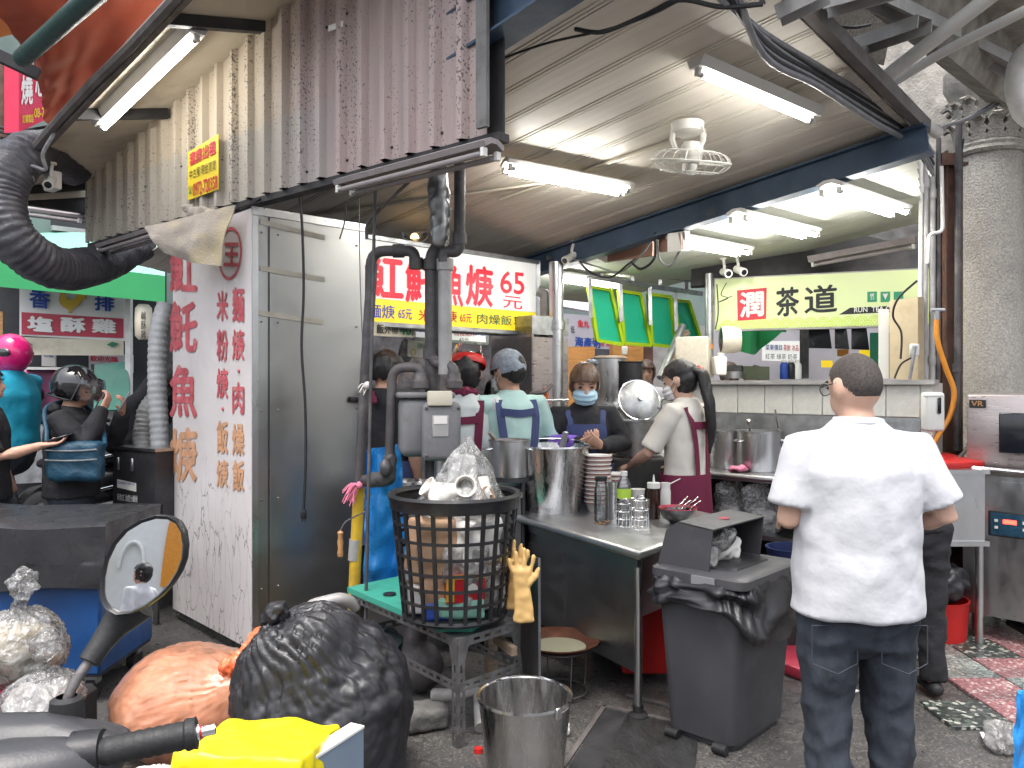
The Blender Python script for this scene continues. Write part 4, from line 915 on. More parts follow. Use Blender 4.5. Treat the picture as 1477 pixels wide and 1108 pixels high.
# scalloped waves along the lower edge
K['wave'] = MAT('lime_wave_print', (.46, .60, .10), .4, 0, .05, 3, emit=(.46, .60, .10), estr=.08)
wv = MB(); dx = .092
for row in range(2):
    for i in range(int(Lw/dx)):
        cx, cz = .06+i*dx+(dx/2 if row else 0), 2.0+.035*row
        if cx+dx/2 > Lw: continue
        for r0, r1 in ((.0, .012), (.02, .030), (.037, .046)):
            vs = []
            for k in range(13):
                an = math.pi*k/12
                for r in (r0, r1): vs.append(tea(cx+math.cos(an)*r, .0055+row*-.0008, cz+math.sin(an)*r*.95))
            wv.add(vs, [(2*k, 2*k+1, 2*k+3, 2*k+2) for k in range(12)])
part('wave_pattern', wv, K['wave'], t, smooth=0)
# ------------------------------------------------------------------ steel cabinet with painted lettering panel
CC = V((-1.447, 4.43, 0)); CW, CD, CZ0, CZ1 = .743, 1.146, .07, 2.536
def cb_(x, y, z): return CC+A*x+B*y+UZ*z
t = thing('steel_cabinet', 'tall steel cabinet with red lettering on its white cracked side', 'cabinet', CC, RA)
part('carcass', MB().slab([cb_(.012, .004, CZ0), cb_(CW, .004, CZ0), cb_(CW, .004, CZ1), cb_(.012, .004, CZ1)], CD-.008), K['steel_cab'], t)
part('plinth', MB().bb(0, 1, 0, 1, 0, 1) if False else MB().slab([cb_(.05, .03, -.02), cb_(CW-.02, .03, -.02), cb_(CW-.02, .03, CZ0), cb_(.05, .03, CZ0)], CD+.02), K['concrete'], t)
part('painted_panel', MB().slab([cb_(0, CD, CZ0), cb_(0, 0, CZ0), cb_(0, 0, CZ1-.01), cb_(0, CD, CZ1-.01)], .01), K['crack'], t)
part('door_seam', MB().beam(cb_(.105, 0, CZ0), cb_(.105, 0, CZ1), .006, .003, up=B), K['dark'], t)
part('top_edge', MB().beam(cb_(0, -.002, CZ1-.02), cb_(CW+.003, -.002, CZ1-.02), .01, .045), K['steel'], t)
part('edge_strip', MB().beam(cb_(.02, -.002, CZ0), cb_(.02, -.002, CZ1-.05), .006, .035, up=A), K['steel'], t)
part('handle', MB().rbox(cb_(CW-.05, -.012, 1.455), (.14, .02, .035), .006, M=basis((0, 0, 0), A, B)), K['blackp'], t)
for x0, z0, x1, z1 in ((.02, 2.46, .46, 2.42), (.02, 2.20, .46, 2.17), (.0, 1.95, .45, 1.915)):
    part('tape_strip', MB().beam(cb_(x0+.03, -.001, z0), cb_(x1, -.001, z1), .002, .03), K['tape'] if 'tape' in K else K['cream'], t)
for z in (.4, .9, 1.4, 1.9, 2.4):
    for x in (.06, .16, .68):
        part('rivet', MB().ell(cb_(x, -.001, z), (.006, .006, .006), n=8, m=5), K['steel_panel'], t)
cp = CC-A*.001
mb = MB(); mo = MB()
for c, yt, yb in (('魟', 352, 424), ('魠', 432, 511), ('魚', 524, 604), ('焿', 615, 697)):
    ptxt(mo if c == '焿' else mb, c, 245, 285, yt+3, yt, yb-2, yb, cp, A, .03)
part('lettering', mb, K['faded_red'], t, smooth=0); part('lettering', mo, K['faded_orange'], t, smooth=0)
mb = MB(); mo = MB()
for c, yt, yb in (('麵', 413, 466), ('焿', 474, 521), ('肉', 550, 598), ('燥', 610, 658), ('飯', 662, 710)): ptxt(mb if yb < 600 else mo, c, 335.5, 353, yt+1, yt, yb-1, yb, cp, A, .03)
for c, yt, yb in (('米', 418, 464), ('粉', 474, 522), ('焿', 530, 576), ('飯', 605, 656), ('焿', 662, 704)): ptxt(mb if yb < 600 else mo, c, 313, 329.5, yt+1, yt, yb-1, yb, cp, A, .03)
for x, y in ((345, 535), (322, 590)):
    mb.ell(ONPLANE(x, y, cp, A), (.012, .012, .012), n=10, m=6)
# ring with a character, half under the rag
rc = ONPLANE(332, 366, cp, A)
ptxt(mb, '王', 323, 346, 350, 347, 384, 385, cp, A, .03)
vs = []
for k in range(33):
    an = 2*math.pi*k/32
    for r in (.155, .135): vs.append(rc-B*math.cos(an)*r+UZ*math.sin(an)*r-A*.003)
mb.add(vs, [(2*k, 2*k+1, 2*k+3, 2*k+2) for k in range(32)])
part('lettering', mb, K['faded_red'], t, smooth=0); part('lettering', mo, K['faded_orange'], t, smooth=0)
cable('long black power lead hanging down the steel cabinet to its plug', [P(432, 280, 4.4), P(436, 330, 4.42), P(438, 420, 4.45), P(435, 500, 4.45), P(440, 580, 4.45), P(441, 660, 4.45), P(438, 735, 4.45)], .008)
solo('plug', MB().rbox(P(438, 742, 4.45), (.03, .025, .05), .006).cyl(P(438, 748, 4.45)+V((-.008, 0, 0)), P(438, 753, 4.45)+V((-.008, 0, 0)), .003, n=6).cyl(P(438, 748, 4.45)+V((.008, 0, 0)), P(438, 753, 4.45)+V((.008, 0, 0)), .003, n=6), K['blackp'], 'black two pin plug dangling in front of the steel cabinet', 'plug')
cable('thin black wire hanging at the right of the cabinet top', [P(500, 290, 4.3), P(497, 320, 4.3), P(490, 345, 4.3)], .004)
cable('thin grey string from the batten down to the cabinet handle', [P(518, 285, 4.3), P(520, 420, 4.4), P(527, 580, 4.5), P(528, 600, 4.5)], .003, 'cable_grey')
cable('black cable along the cabinet top to the fascia', [P(345, 300, 4.4), P(365, 293, 4.5), P(400, 272, 4.6), P(430, 262, 4.6)], .009)
# rag over the cabinet's upper edge
def ragf(u, v):
    p = P(222, 330, 4.85)*(1-u)*(1-v)+P(352, 299, 4.45)*u*(1-v)+P(252, 366, 4.75)*(1-u)*v+P(330, 385, 4.45)*u*v
    d = .012*math.sin(u*11+v)*v+.012*folds(V((u*2, v*2, 0)), 1.2, 3)
    return p-(A+B*.3)*(.05+.03*math.sin(v*3)+d)-UZ*.02*math.sin(u*3.1)*v
rg = MB(); rg.surf(ragf, 40, 24, thick=.006)
solo('rag', rg, K['rag'], 'stained grey rag draped over the cabinet corner', 'cloth')
mb = remesh(MB().etube([P(266, 301, 4.74), P(285, 305, 4.6), P(318, 308, 4.5)], [(.025, .02), (.03, .025), (.02, .02)], UZ).etube([P(270, 312, 4.65), P(300, 308, 4.55), P(322, 310, 4.45)], [(.02, .015), (.025, .02), (.02, .015)], UZ), .012, 3); displace(mb, lambda v: .02*nz(v, 18))
solo('rag', mb, K['rag'], 'crumpled grey rag heaped on the ledge above the draped one', 'cloth')
# yellow rental notice on the fascia
q0 = F0+FN*.045; fq = [ONPLANE(x, y, q0, FN) for x, y in ((271, 289), (315, 273), (315, 193), (271, 220))]
t = thing('rental_notice', 'yellow notice with phone number on the corrugated fascia', 'sign', fq[0], FR)
part('sheet', MB().slab(fq, .003), K['yellow'], t)
mb = MB(); ptxt(mb, '套房出租', 274, 312, 221, 200, 241, 222, q0, FN, .03, .004); ptxt(mb, '0972-720358', 279, 314, 265, 253, 284, 272, q0, FN, .02, .004)
part('lettering', mb, K['red'], t, smooth=0)
mb = MB(); ptxt(mb, '中古屋/現金買賣', 274, 312, 246, 229, 260, 245, q0, FN, .0, .004); part('lettering', mb, K['black_ink'], t, smooth=0)
mb = MB(); ptxt(mb, '☎', 272, 278, 269, 267, 281, 279, q0, FN, .0, .004); part('lettering', mb, K['green_ink'], t, smooth=0)
# ------------------------------------------------------------------ gas meter, gas pipes, leaning pole
def fitting(mb, p, d, r, l=.05): mb.cyl(V(p)-V(d)*l/2, V(p)+V(d)*l/2, r, n=14); return mb
GD = 4.2
gm = thing('gas_meter', 'big grey gas meter on the pipes behind the waste basket', 'gas meter', P(625, 690, GD))
c = P(612, 615, GD); R3 = TR((0, 0, 0), R(12))
part('case', MB().rbox(c, (.27, .2, .31), .045, 3, M=R3), K['meter'], gm, smooth=60)
part('top_flange', MB().rbox(c+UZ*.165, (.30, .23, .03), .012, 2, M=R3), K['meter'], gm)
fp = c+V((.10, -.12, -.02))
part('front_housing', MB().rbox(fp, (.20, .07, .30), .03, 3, M=R3), K['meter'], gm, smooth=60)
part('index_window', MB().rbox(fp+V((-.005, -.035, .17)), (.125, .05, .075), .008, 2, M=R3), K['cream'], gm)
pn = part('name_plate', MB().rbox(fp+V((.0, -.037, .03)), (.085, .008, .11), .003, 1, M=R3), K['pipe_light'], gm)
part('label_sheet', MB().rbox(fp+V((.0, -.0425, .06)), (.07, .003, .04), .001, 1, M=R3), K['paper'], pn)
for x, z in ((-.08, .12), (.085, .12), (-.08, -.12), (.085, -.12)):
    part('bolt', MB().ell(fp+R3 @ V((x, -.037, z)), (.009, .006, .009), n=8, m=5), K['castiron'], gm)
part('support_column', MB().cyl(P(640, 700, GD), P(640, 655, GD), .05, n=14), K['galv'], gm)
for px_ in (606, 655):
    part('union', MB().lathe([(.036, 0), (.045, .01), (.045, .045), (.036, .055), (.033, .09)], P(px_, 562, GD), 16), K['castiron'], gm)
pipe('dark gas pipe looping from the meter to the left standing pipe', [P(607, 552, GD), P(607, 530, GD), P(566, 530, GD), P(562, 660, GD)], .026, 'castiron', rad=.07)
pipe('dark gas pipe bend from the meter up to the thick standing pipes', [P(655, 552, GD), P(655, 528, GD), P(628, 524, GD+.05), P(622, 515, GD+.05)], .028, 'castiron', rad=.07)
pipe('thick dark standing pipe running up to the ceiling, left of two', [P(624, 690, GD+.1), P(624, 370, GD+.1), P(632, 358, GD+.1), P(638, 345, GD+.15), P(634, 215, GD+.15)], .042, 'pipe_grey', rad=.05, joints=((P(624, 382, GD+.1), UZ), (P(624, 510, GD+.1), UZ)))
pipe('thick pale standing pipe with duct tape, right of two', [P(642, 540, GD+.02), P(642, 380, GD+.02)], .036, 'pipe_light', joints=((P(642, 382, GD+.02), UZ),))
pipe('dark elbow pipe joining the standing pipes below the fascia', [P(640, 378, GD), P(640, 362, GD), P(658, 364, GD), P(663, 355, GD), P(663, 235, GD)], .03, 'pipe_grey', rad=.06, joints=((P(663, 345, GD), UZ),))
solo('wrapped_pipe', displace(remesh(MB().etube([P(632, 250, GD), P(634, 300, GD), P(634, 345, GD)], [.055, .058, .045], n=18), .012, 3), lambda v: .012*nz(v, 22)), K['galv'], 'foil wrapped fat pipe section below the unlit fascia light', 'pipe')
pipe('black bend pipe at the upper left of the lit sign', [P(534, 430, 4.38), P(535, 362, 4.38), P(597, 362, 4.3), P(600, 382, 4.3)], .030, 'pipe_grey', rad=.09, joints=((P(600, 380, 4.3), UZ), (P(575, 362, 4.34), V((1, 0, 0)))))
pipe('thin black standing pipe in front of the cabinet edge', [P(541, 275, 4.15), P(527, 905, 4.05)], .009, 'pipe_grey')
pipe('diagonal black rod from the fascia light to the pipe', [P(590, 262, 4.1), P(528, 322, 4.2), P(529, 345, 4.2)], .009, 'pipe_grey')
pl_ = thing('pole', 'leaning pole, grey on top and yellow below, tied with pink string', 'pole', V((P(508, 940, 4.35).x, 4.35, 0)))
pa, pb, pc, pd_ = V((P(506, 960, 4.35).x, 4.35, 0)), P(513, 800, 4.35), P(518, 700, 4.35), P(537, 380, 4.38)
part('lower_shaft', MB().tube([pa, pb, pc], .032, 14), K['hdpe_yel'], pl_)
part('upper_shaft', MB().tube([pc, P(527, 540, 4.36), pd_], .030, 14), K['pipe_grey'], pl_)
part('taped_band', MB().tube([P(511, 808, 4.35), P(513, 778, 4.35)], .035, 14), K['pipe_light'], pl_)
part('valve', displace(remesh(MB().etube([P(527, 694, 4.3), P(545, 692, 4.25), P(560, 690, 4.2)], [.035, .045, .04]).etube([P(560, 690, 4.2), P(563, 660, 4.2)], [.04, .035]).ell(P(556, 675, 4.15), (.03, .03, .05)), .01, 2), lambda v: .006*nz(v, 30)), K['pipe_grey'], pl_)
def tassel(label, p, n_, ln, mat, spread, dirv):
    mb = MB()
    for i in range(n_):
        a = random.uniform(-spread, spread); d = (V(dirv)+V((a, random.uniform(-.3, .3), random.uniform(-spread, spread)))).normalized()
        q = V(p)+d*ln*random.uniform(.6, 1); mb.tube(spline([V(p), (V(p)+q)/2+V((random.uniform(-.01, .01), 0, .01)), q-UZ*ln*.25], 3), [.004]*6+[.003], 4)
    mb.ell(p, (.022, .03, .022), n=10, m=6)
    return solo('string_tie', mb, K[mat], label, 'string', smooth=0)
tassel('bright pink plastic string tied round the yellow pole', P(519, 700, 4.29), 16, .12, 'towelpink', .5, (-.8, -.2, -.5))
tassel('pale pink string tie high on the leaning pole', P(530, 556, 4.3), 8, .05, 'bowl', .6, (-.4, -.2, -.6))
t = thing('wood_handle_tool', 'wooden handled hook dangling from the yellow pole', 'tool', P(490, 805, 4.2))
part('handle', MB().lathe([(0, 0), (.014, .004), (.017, .02), (.013, .05), (.017, .08), (.012, .11), (.016, .13), (.008, .14), (0, .14)], P(491, 804, 4.2), 12), K['wood'], t)
part('shank', MB().tube(spline([P(491, 766, 4.2), P(500, 752, 4.22), P(527, 738, 4.3)]), .004, 6), K['castiron'], t)
# blue plastic sheet hung behind the basket
def bsh(u, v):
    p = P(524+52*u+10*u*v, 640+205*v+(1-u)*10, 4.5)
    return p+V((0, .05*math.sin(u*7+v*3)+.04*nz(V((u*3, v*6, 0)), 1.3), 0))
mb = MB(); mb.surf(bsh, 24, 40, thick=.004); solo('blue_sheet', mb, K['bluefilm'], 'bright blue plastic sheet hanging between pole and waste basket', 'plastic sheet')
# ------------------------------------------------------------------ small green table on slotted angle legs
tf, tlft, trt = V((-.231, 3.389, 0)), V((-.83, 4.126, 0)), V((.037, 3.66, 0)); tb_ = tlft+trt-tf
def slotted(mb, p0, p1, w, wd, k=.055):
    """slotted flange from p0 to p1, width w along wd"""
    p0, p1, wd = V(p0), V(p1), V(wd).normalized(); d = p1-p0; L = d.length; d = d/L
    nrm = d.cross(wd)
    def strip(a0, a1, w0, w1):
        q = [p0+d*a0+wd*w0, p0+d*a1+wd*w0, p0+d*a1+wd*w1, p0+d*a0+wd*w1]
        mb.add([x+nrm*.0012 for x in q]+[x-nrm*.0012 for x in q], [(0, 1, 2, 3), (7, 6, 5, 4), (0, 4, 5, 1), (1, 5, 6, 2), (2, 6, 7, 3), (3, 7, 4, 0)])
    strip(0, L, 0, w*.34); strip(0, L, w*.66, w)
    n = max(1, int(L/k)); s = L/n
    for i in range(n): strip(i*s, i*s+s*.42, w*.34, w*.66)
    return mb
gt = thing('small_table', 'low green topped table on slotted steel legs under the waste basket', 'table', (tf+tb_)/2*V((1, 1, 0)) if False else V(((tf+tb_)/2)))
eL, eR = (tlft-tf).normalized(), (trt-tf).normalized(); ZT = .47
q = [tf+eL*.01+UZ*ZT, trt+UZ*ZT, tb_+UZ*ZT, tlft+UZ*ZT]
gtop = MB().slab([tf+UZ*ZT-eL*.02-eR*.02, tlft+UZ*ZT+eL*.03-eR*.02, tb_+UZ*ZT+eL*.03-eR*.2, tf+eL*.62+eR*.30+UZ*ZT, trt+UZ*ZT-eR*.13-eL*.0][:4], -.03)
gtop = MB()
poly = [tf+eL*.12-eR*.015, tf+eL*.02+eR*.1, tf+eL*.06+eR*.22, tf+eL*.3+eR*.36, tlft+eL*.02+eR*.38, tlft+eL*.02-eR*.015]
gtop.v = [p+UZ*ZT for p in poly]+[p+UZ*(ZT+.028) for p in poly]; n = len(poly)
gtop.f = [tuple(range(n-1, -1, -1)), tuple(range(n, 2*n))]+[(i, (i+1) % n, n+(i+1) % n, n+i) for i in range(n)]; gtop.m = [0]*len(gtop.f)
part('table_top', gtop, K['greentop'], gt)
part('steel_shelf', MB().slab([tf+UZ*(ZT-.004), trt+UZ*(ZT-.004), tb_+UZ*(ZT-.004), tlft+UZ*(ZT-.004)], .004), K['angle'], gt)
for p, d1, d2 in ((tf, eL, eR), (tlft, -eL, eR), (trt, eL, -eR), (tb_, -eL, -eR)):
    mb = MB(); slotted(mb, p, p+UZ*(ZT-.005), .042, d1); slotted(mb, p, p+UZ*(ZT-.005), .042, d2); part('leg', mb, K['angle'], gt, smooth=0)
    mb = MB()
    for d in (d1, d2):
        nn = d.cross(UZ); o = p-nn*0; o2 = p+(V((0, 0, 0)))
        for sgn in (1,):
            tri = [p+UZ*(ZT-.01)+d*.0, p+UZ*(ZT-.01)+d*.10, p+UZ*(ZT-.05)+d*.06, p+UZ*(ZT-.10)+d*.045, p+UZ*(ZT-.12)+d*.0]
            out = -(d2 if d is d1 else d1)*.003
            mb.v += [x+out for x in tri]; b0 = len(mb.v)-5; mb.f += [tuple(range(b0, b0+5))]; mb.m += [0]
    part('gusset', mb, K['angle'], gt, smooth=0)
for z in (ZT-.045, .235):
    for p, q_ in ((tf, tlft), (tf, trt), (trt, tb_), (tlft, tb_)):
        d = (q_-p).normalized(); out = (V((0, 0, 0)) if False else d.cross(UZ)*.003)
        mb = slotted(MB(), p+UZ*z+out, q_+UZ*z+out, .042, UZ); part('rail', mb, K['angle'], gt, smooth=0)
solo('plastic_disc', MB().lathe([(0, 0), (.032, 0), (.032, .008), (.02, .010), (0, .007)], G(562, 858, .5), 20), K['blackp'], 'round black plastic cap lying on the green table top', 'cap')
# things under the table
pm = thing('water_pump', 'grimy water pump under the green table', 'pump', G(600, 1010))
pc0 = G(600, 1000)+UZ*.14
part('motor', MB().cyl(pc0+V((-.28, .18, .08)), pc0+V((-.06, .02, .04)), .085, n=20).cyl(pc0+V((-.31, .2, .085)), pc0+V((-.28, .18, .08)), .07, .085, n=20), K['pumpgreen'] if 'pumpgreen' in K else K['castiron'], pm)
part('volute', displace(remesh(MB().ell(pc0+V((.02, -.0, .0)), (.12, .10, .13)).etube([pc0, pc0+UZ*.2], [.07, .06]), .015, 3), lambda v: .01*nz(v, 15)), K['castiron'], pm)
part('strap', MB().tube([pc0+V((-.16, .09, .06))+V((.55*math.cos(a), .8*math.cos(a), 1.05*math.sin(a)))*.095 for a in [2*math.pi*i/16 for i in range(16)]], .008, 6, closed=True), K['galv'], pm)
pipe('dirty pvc pipe curving on the ground beside the front table leg', [G(625, 1040)+UZ*.12, G(655, 1045)+UZ*.13, G(690, 1030)+UZ*.12, G(694, 1060)+UZ*.03], .03, 'pipe_light', rad=.08)
pipe('grey pipe stub bend rising behind the black bag', [P(442, 905, 4.0), P(442, 875, 4.0), P(495, 862, 4.05), P(515, 875, 4.1)], .032, 'pipe_light', rad=.1)
for px_, lb in ((601, 'left one of two grey stand pipes under the green table'), (612, 'right one of two grey stand pipes under the green table')):
    pipe(lb, [G(px_, 985), G(px_, 985)+UZ*.46], .022, 'pipe_light')
solo('concrete_block', displace(remesh(MB().rbox(G(612, 1048)+UZ*.05, (.2, .16, .1), .02, 2, M=TR((0, 0, 0), .4)), .012, 2), lambda v: .012*nz(v, 18)), K['concrete'], 'dirty concrete block on the ground by the front table leg', 'block')
solo('timber_post', MB().box(G(708, 1010)+UZ*.21, (.05, .05, .42), M=TR((0, 0, 0), .5)), K['wood_old'], 'short bare timber post under the green table', 'timber')
solo('timber_rail', MB().beam(P(715, 920, 3.75), P(742, 940, 3.6), .03, .04), K['wood_old'], 'short timber rail below the right end of the green table', 'timber')
# ------------------------------------------------------------------ waste basket
bc = V((P(656, 800, 3.63).x, 3.63, .505)); BH, R0, R1 = .54, .232, .285
bk = thing('waste_basket', 'round black grid waste basket full of rubbish on the green table', 'waste basket', bc)
rad = lambda z: R0+(R1-R0)*(z/BH)
part('base_plate', MB().lathe([(0, 0), (R0+.004, 0), (R0+.008, .01), (R0+.004, .022), (0, .022)], bc, 40), K['blackp'], bk)
part('rim', MB().lathe([(R1-.012, BH-.05), (R1+.006, BH-.05), (R1+.012, BH-.01), (R1+.02, BH+.005), (R1+.012, BH+.018), (R1-.006, BH+.014), (R1-.012, BH)], bc, 48), K['blackp'], bk)
rb = MB(); rb.add([V((R0-.004, -.008, .01)), V((R0+.006, -.008, .01)), V((R0+.006, .008, .01)), V((R0-.004, .008, .01)), V((R1-.008, -.009, BH-.04)), V((R1+.003, -.009, BH-.04)), V((R1+.003, .009, BH-.04)), V((R1-.008, .009, BH-.04))], [(3, 2, 1, 0), (4, 5, 6, 7), (0, 1, 5, 4), (1, 2, 6, 5), (2, 3, 7, 6), (3, 0, 4, 7)])
rme = tomesh(rb, K['blackp'])
for i in range(24): piece('rib', rme, bk, TR(bc, 2*math.pi*i/24))
for i in range(1, 7):
    z = .02+(BH-.06)*i/7
    part('hoop', MB().lathe([(rad(z)-.004, z-.006), (rad(z)+.005, z-.006), (rad(z)+.005, z+.007), (rad(z)-.004, z+.007), (rad(z)-.004, z-.006)], bc, 48), K['blackp'], bk)
# rubbish inside the basket
def crumple(mb, vox, amp, sc, sm=2):
    return displace(remesh(mb, vox, sm), lambda v: amp*.8*folds(v, sc*.75, int(sc))+amp*.35*nz(v, sc*2))
def rub(name, label, ang, r, z, size, rz, mat, tilt=0, amp=.008, cat='rubbish'):
    c_ = bc+V((math.cos(ang)*r, math.sin(ang)*r, z))
    mb = crumple(MB().rbox(c_, size, .012, 2, M=TR((0, 0, 0), rz, tilt)), .009, amp, 14)
    return solo(name, mb, K[mat], label, cat)
fr_ = lambda px: math.atan2(-1, (px-656)/70.0)
rub('paper_bag', 'crumpled brown paper bag behind the middle of the basket grid', R(-112), .14, .33, (.2, .1, .26), .2, 'kraft', .1)
rub('paper_bag', 'folded kraft paper bag at the left of the basket grid', R(-150), .15, .30, (.16, .1, .28), -.6, 'kraft', -.15)
rub('paper_wad', 'white crumpled paper at the right of the basket grid', R(-48), .15, .36, (.2, .12, .2), .7, 'paper', .1, .014)
rub('plastic_wad', 'cloudy plastic packaging low on the right in the basket', R(-40), .15, .15, (.2, .12, .2), .5, 'bagclear2', .1, .014)
rub('plastic_wad', 'clear plastic packaging in the upper right of the basket', R(-70), .17, .26, (.2, .07, .16), .3, 'bagclear2', .1, .014)
rub('carton', 'white card carton at the lower left of the basket', R(-140), .15, .1, (.16, .1, .13), -.4, 'paper', .15, .004)
rub('carton', 'dark blue carton at the bottom of the basket', R(-112), .155, .055, (.15, .08, .08), .15, 'blue', -.1, .003)
rub('plastic_wad', 'pale green plastic at the bottom of the basket', R(-75), .14, .07, (.2, .1, .09), .15, 'green_pale', .0, .01)
rub('paper_wad', 'tan crumpled paper in the centre of the basket', R(-90), .02, .25, (.32, .26, .4), .2, 'kraft', .0, .02)
rub('plastic_wad', 'pale film packaging at the far left of the basket', R(-172), .15, .12, (.12, .14, .2), .1, 'bagclear2', .0, .014)
t = thing('carton', 'red and yellow printed carton in the basket', 'carton', bc+V((.04, -.19, .12)))
cM = TR((0, 0, 0), .25, R(8)); c0 = bc+V((.055, -.165, .165))
part('box', MB().rbox(c0, (.17, .055, .13), .003, 1, M=cM), K['boxred'], t)
part('yellow_print', MB().box(c0+cM @ V((0, -.029, .055)), (.17, .003, .02), M=cM).box(c0+cM @ V((-.068, -.029, -.005)), (.035, .003, .1), M=cM), K['boxyel'], t)
part('white_print', MB().cyl(c0+cM @ V((.03, -.028, .0)), c0+cM @ V((.03, -.031, .0)), .022, n=16), K['paper'], t)
rub('plastic_wad', 'blue and white packet low left in the basket', R(-155), .19, .2, (.08, .06, .06), .1, 'mask', .0, .006)
# clear bag of cups on top
def bagtop(u, v):
    an = 2*math.pi*u; r = .215*(1-.93*v**1.25)*(1+.10*math.sin(an*5+v*3)+.06*math.sin(an*11))
    p = bc+V((.02+.04*v, 0, BH-.06+.33*v-.04*math.sin(v*3)))+V((r*math.cos(an), r*math.sin(an), 0))
    return p+V((nz(p, 9), nz(p, 9, 4), nz(p, 9, 8)))*.022
mb = MB(); mb.surf(bagtop, 64, 26); solo('clear_bag', mb, K['bagclear'], 'clear plastic bag of used paper cups heaped on the basket', 'plastic bag')
def cup(label, c_, d, r0=.045, r1=.033, h=.085, mat='bowl', name='paper_cup', cat='cup'):
    d = V(d).normalized(); x, y = orth(d); M = basis(c_, x, y, d)
    mb = MB().lathe([(0, .004), (r1*.9, .004), (r0-.003, h), (r0+.003, h), (r0+.003, h-.005), (r0, h-.004), (r1, 0), (0, 0)], (0, 0, 0), 24, M=M)
    return solo(name, mb, K[mat], label, cat)
cup('used paper cup lying open towards the front in the clear bag', bc+V((.045, -.10, BH+.045)), (.15, -.85, .2))
cup('paper cup lying on its side at the left in the clear bag', bc+V((-.06, -.06, BH+.0)), (-.7, -.3, .6))
cup('paper cup upside down at the right in the clear bag', bc+V((.12, -.06, BH+.09)), (.1, -.1, -1))
cup('tan paper cup lying at the right side in the clear bag', bc+V((.09, -.08, BH-.02)), (.7, -.4, .3), mat='kraft')
rub('paper_wad', 'crumpled tan napkins under the clear bag', R(-70), .05, BH+.0, (.26, .2, .1), .2, 'bowl', 0, .02)
rub('paper_wad', 'white napkins at the top of the clear bag', R(40), .05, BH+.12, (.12, .1, .12), .2, 'paper', 0, .02)
# ------------------------------------------------------------------ board with rubber gloves
bd = [P(757, 1000, 3.70), P(777, 1010, 3.55), P(776, 805, 3.62), P(738, 800, 3.85)]
solo('leaning_sheet', MB().slab(bd, .012), K['steel_panel'], 'dark metal sheet standing on edge beside the steel table', 'metal sheet')
def glove(label, p, s, flip):
    mb = MB(); p = V(p); X = V((flip, 0, 0))
    f_ = lambda x, z, y=0: p+X*x*s+UZ*z*s+V((0, y, 0))
    mb.etube([f_(-.01, -.17), f_(-.01, -.1), f_(0, -.02), f_(0, .05)], [(.05, .013), (.042, .014), (.036, .016), (.042, .018)], (1, 0, 0))
    for x0, x1, z1 in ((-.034, -.05, .115), (-.012, -.012, .145), (.012, .022, .13), (.034, .05, .10)):
        mb.etube([f_(x0, .04), f_(x1, z1*.75), f_(x1*1.05, z1)], [(.012, .011), (.0115, .010), (.010, .009)], (1, 0, 0), 10)
    mb.etube([f_(-.03, -.01), f_(-.065, .03), f_(-.075, .06)], [(.014, .012), (.013, .011), (.010, .009)], (1, 0, 0), 10)
    m2 = displace(remesh(mb, .006, 2), lambda v: .004*nz(v, 30))
    solo('rubber_glove', m2, K['glove'], label, 'glove')
glove('yellow rubber glove hung fingers up on the metal sheet, in front', P(752, 840, 3.52), 1.0, -1)
glove('second yellow rubber glove behind, showing two fingertips', P(745, 825, 3.60), .95, 1)
# ------------------------------------------------------------------ steel bucket in front
def bucket(label, c_, r0, r1, h, foot=True, handle='back', hm='chrome'):
    c_ = V(c_); t = thing('steel_bucket', label, 'bucket', c_)
    pr = [(0, .012), (r0*.96, .012), (r0*.99, .02), (r1-.004, h), (r1+.006, h+.004), (r1+.008, h-.006), (r1, h-.008), (r0+.002, .0), (0, 0)]
    part('shell', MB().lathe(pr, c_, 44), K['bucket'], t)
    if foot: part('foot_ring', MB().lathe([(r0-.01, 0), (r0+.006, 0), (r0+.008, .045), (r0+.002, .05), (r0-.008, .05)], c_, 40), K['bucket'], t)
    return t
K['bucket'] = MAT('scratched_bucket_steel', (.46, .45, .44), .24, 1, .2, 6, .08, 40, (3, 3, .6), dirt=(.22, .17, .13), dscale=8, damt=.32, rvar=.12)
bkc = V((P(757, 1003, 3.05).x, 3.05, 0)); t = bucket('steel bucket with wire handle standing on the ground in front', bkc, .135, .178, .36, False)
part('wire_handle', MB().tube([bkc+V((.178*math.cos(a), .178*math.sin(a), .352+.016*math.sin((a-.0)*1))) for a in [R(-45)+R(190)*i/24 for i in range(25)]], .005, 8), K['chrome'], t)
for a in (R(-48), R(138)):
    part('lug', MB().rbox(bkc+V((.18*math.cos(a), .18*math.sin(a), .345)), (.03, .012, .04), .004, 1, M=TR((0, 0, 0), a+R(90))), K['steel'], t)
solo('paper_scrap', crumple(MB().rbox(G(815, 1062)+UZ*.03, (.04, .03, .05), .008), .006, .008, 40), K['paper'], 'scrap of white tissue on the ground right of the steel bucket', 'litter')
solo('red_bottle_top', MB().lathe([(0, .018), (.018, .018), (.02, .0), (0, 0)], G(690, 1085), 14), K['redp'], 'small red bottle cap on the ground left of the steel bucket', 'cap')
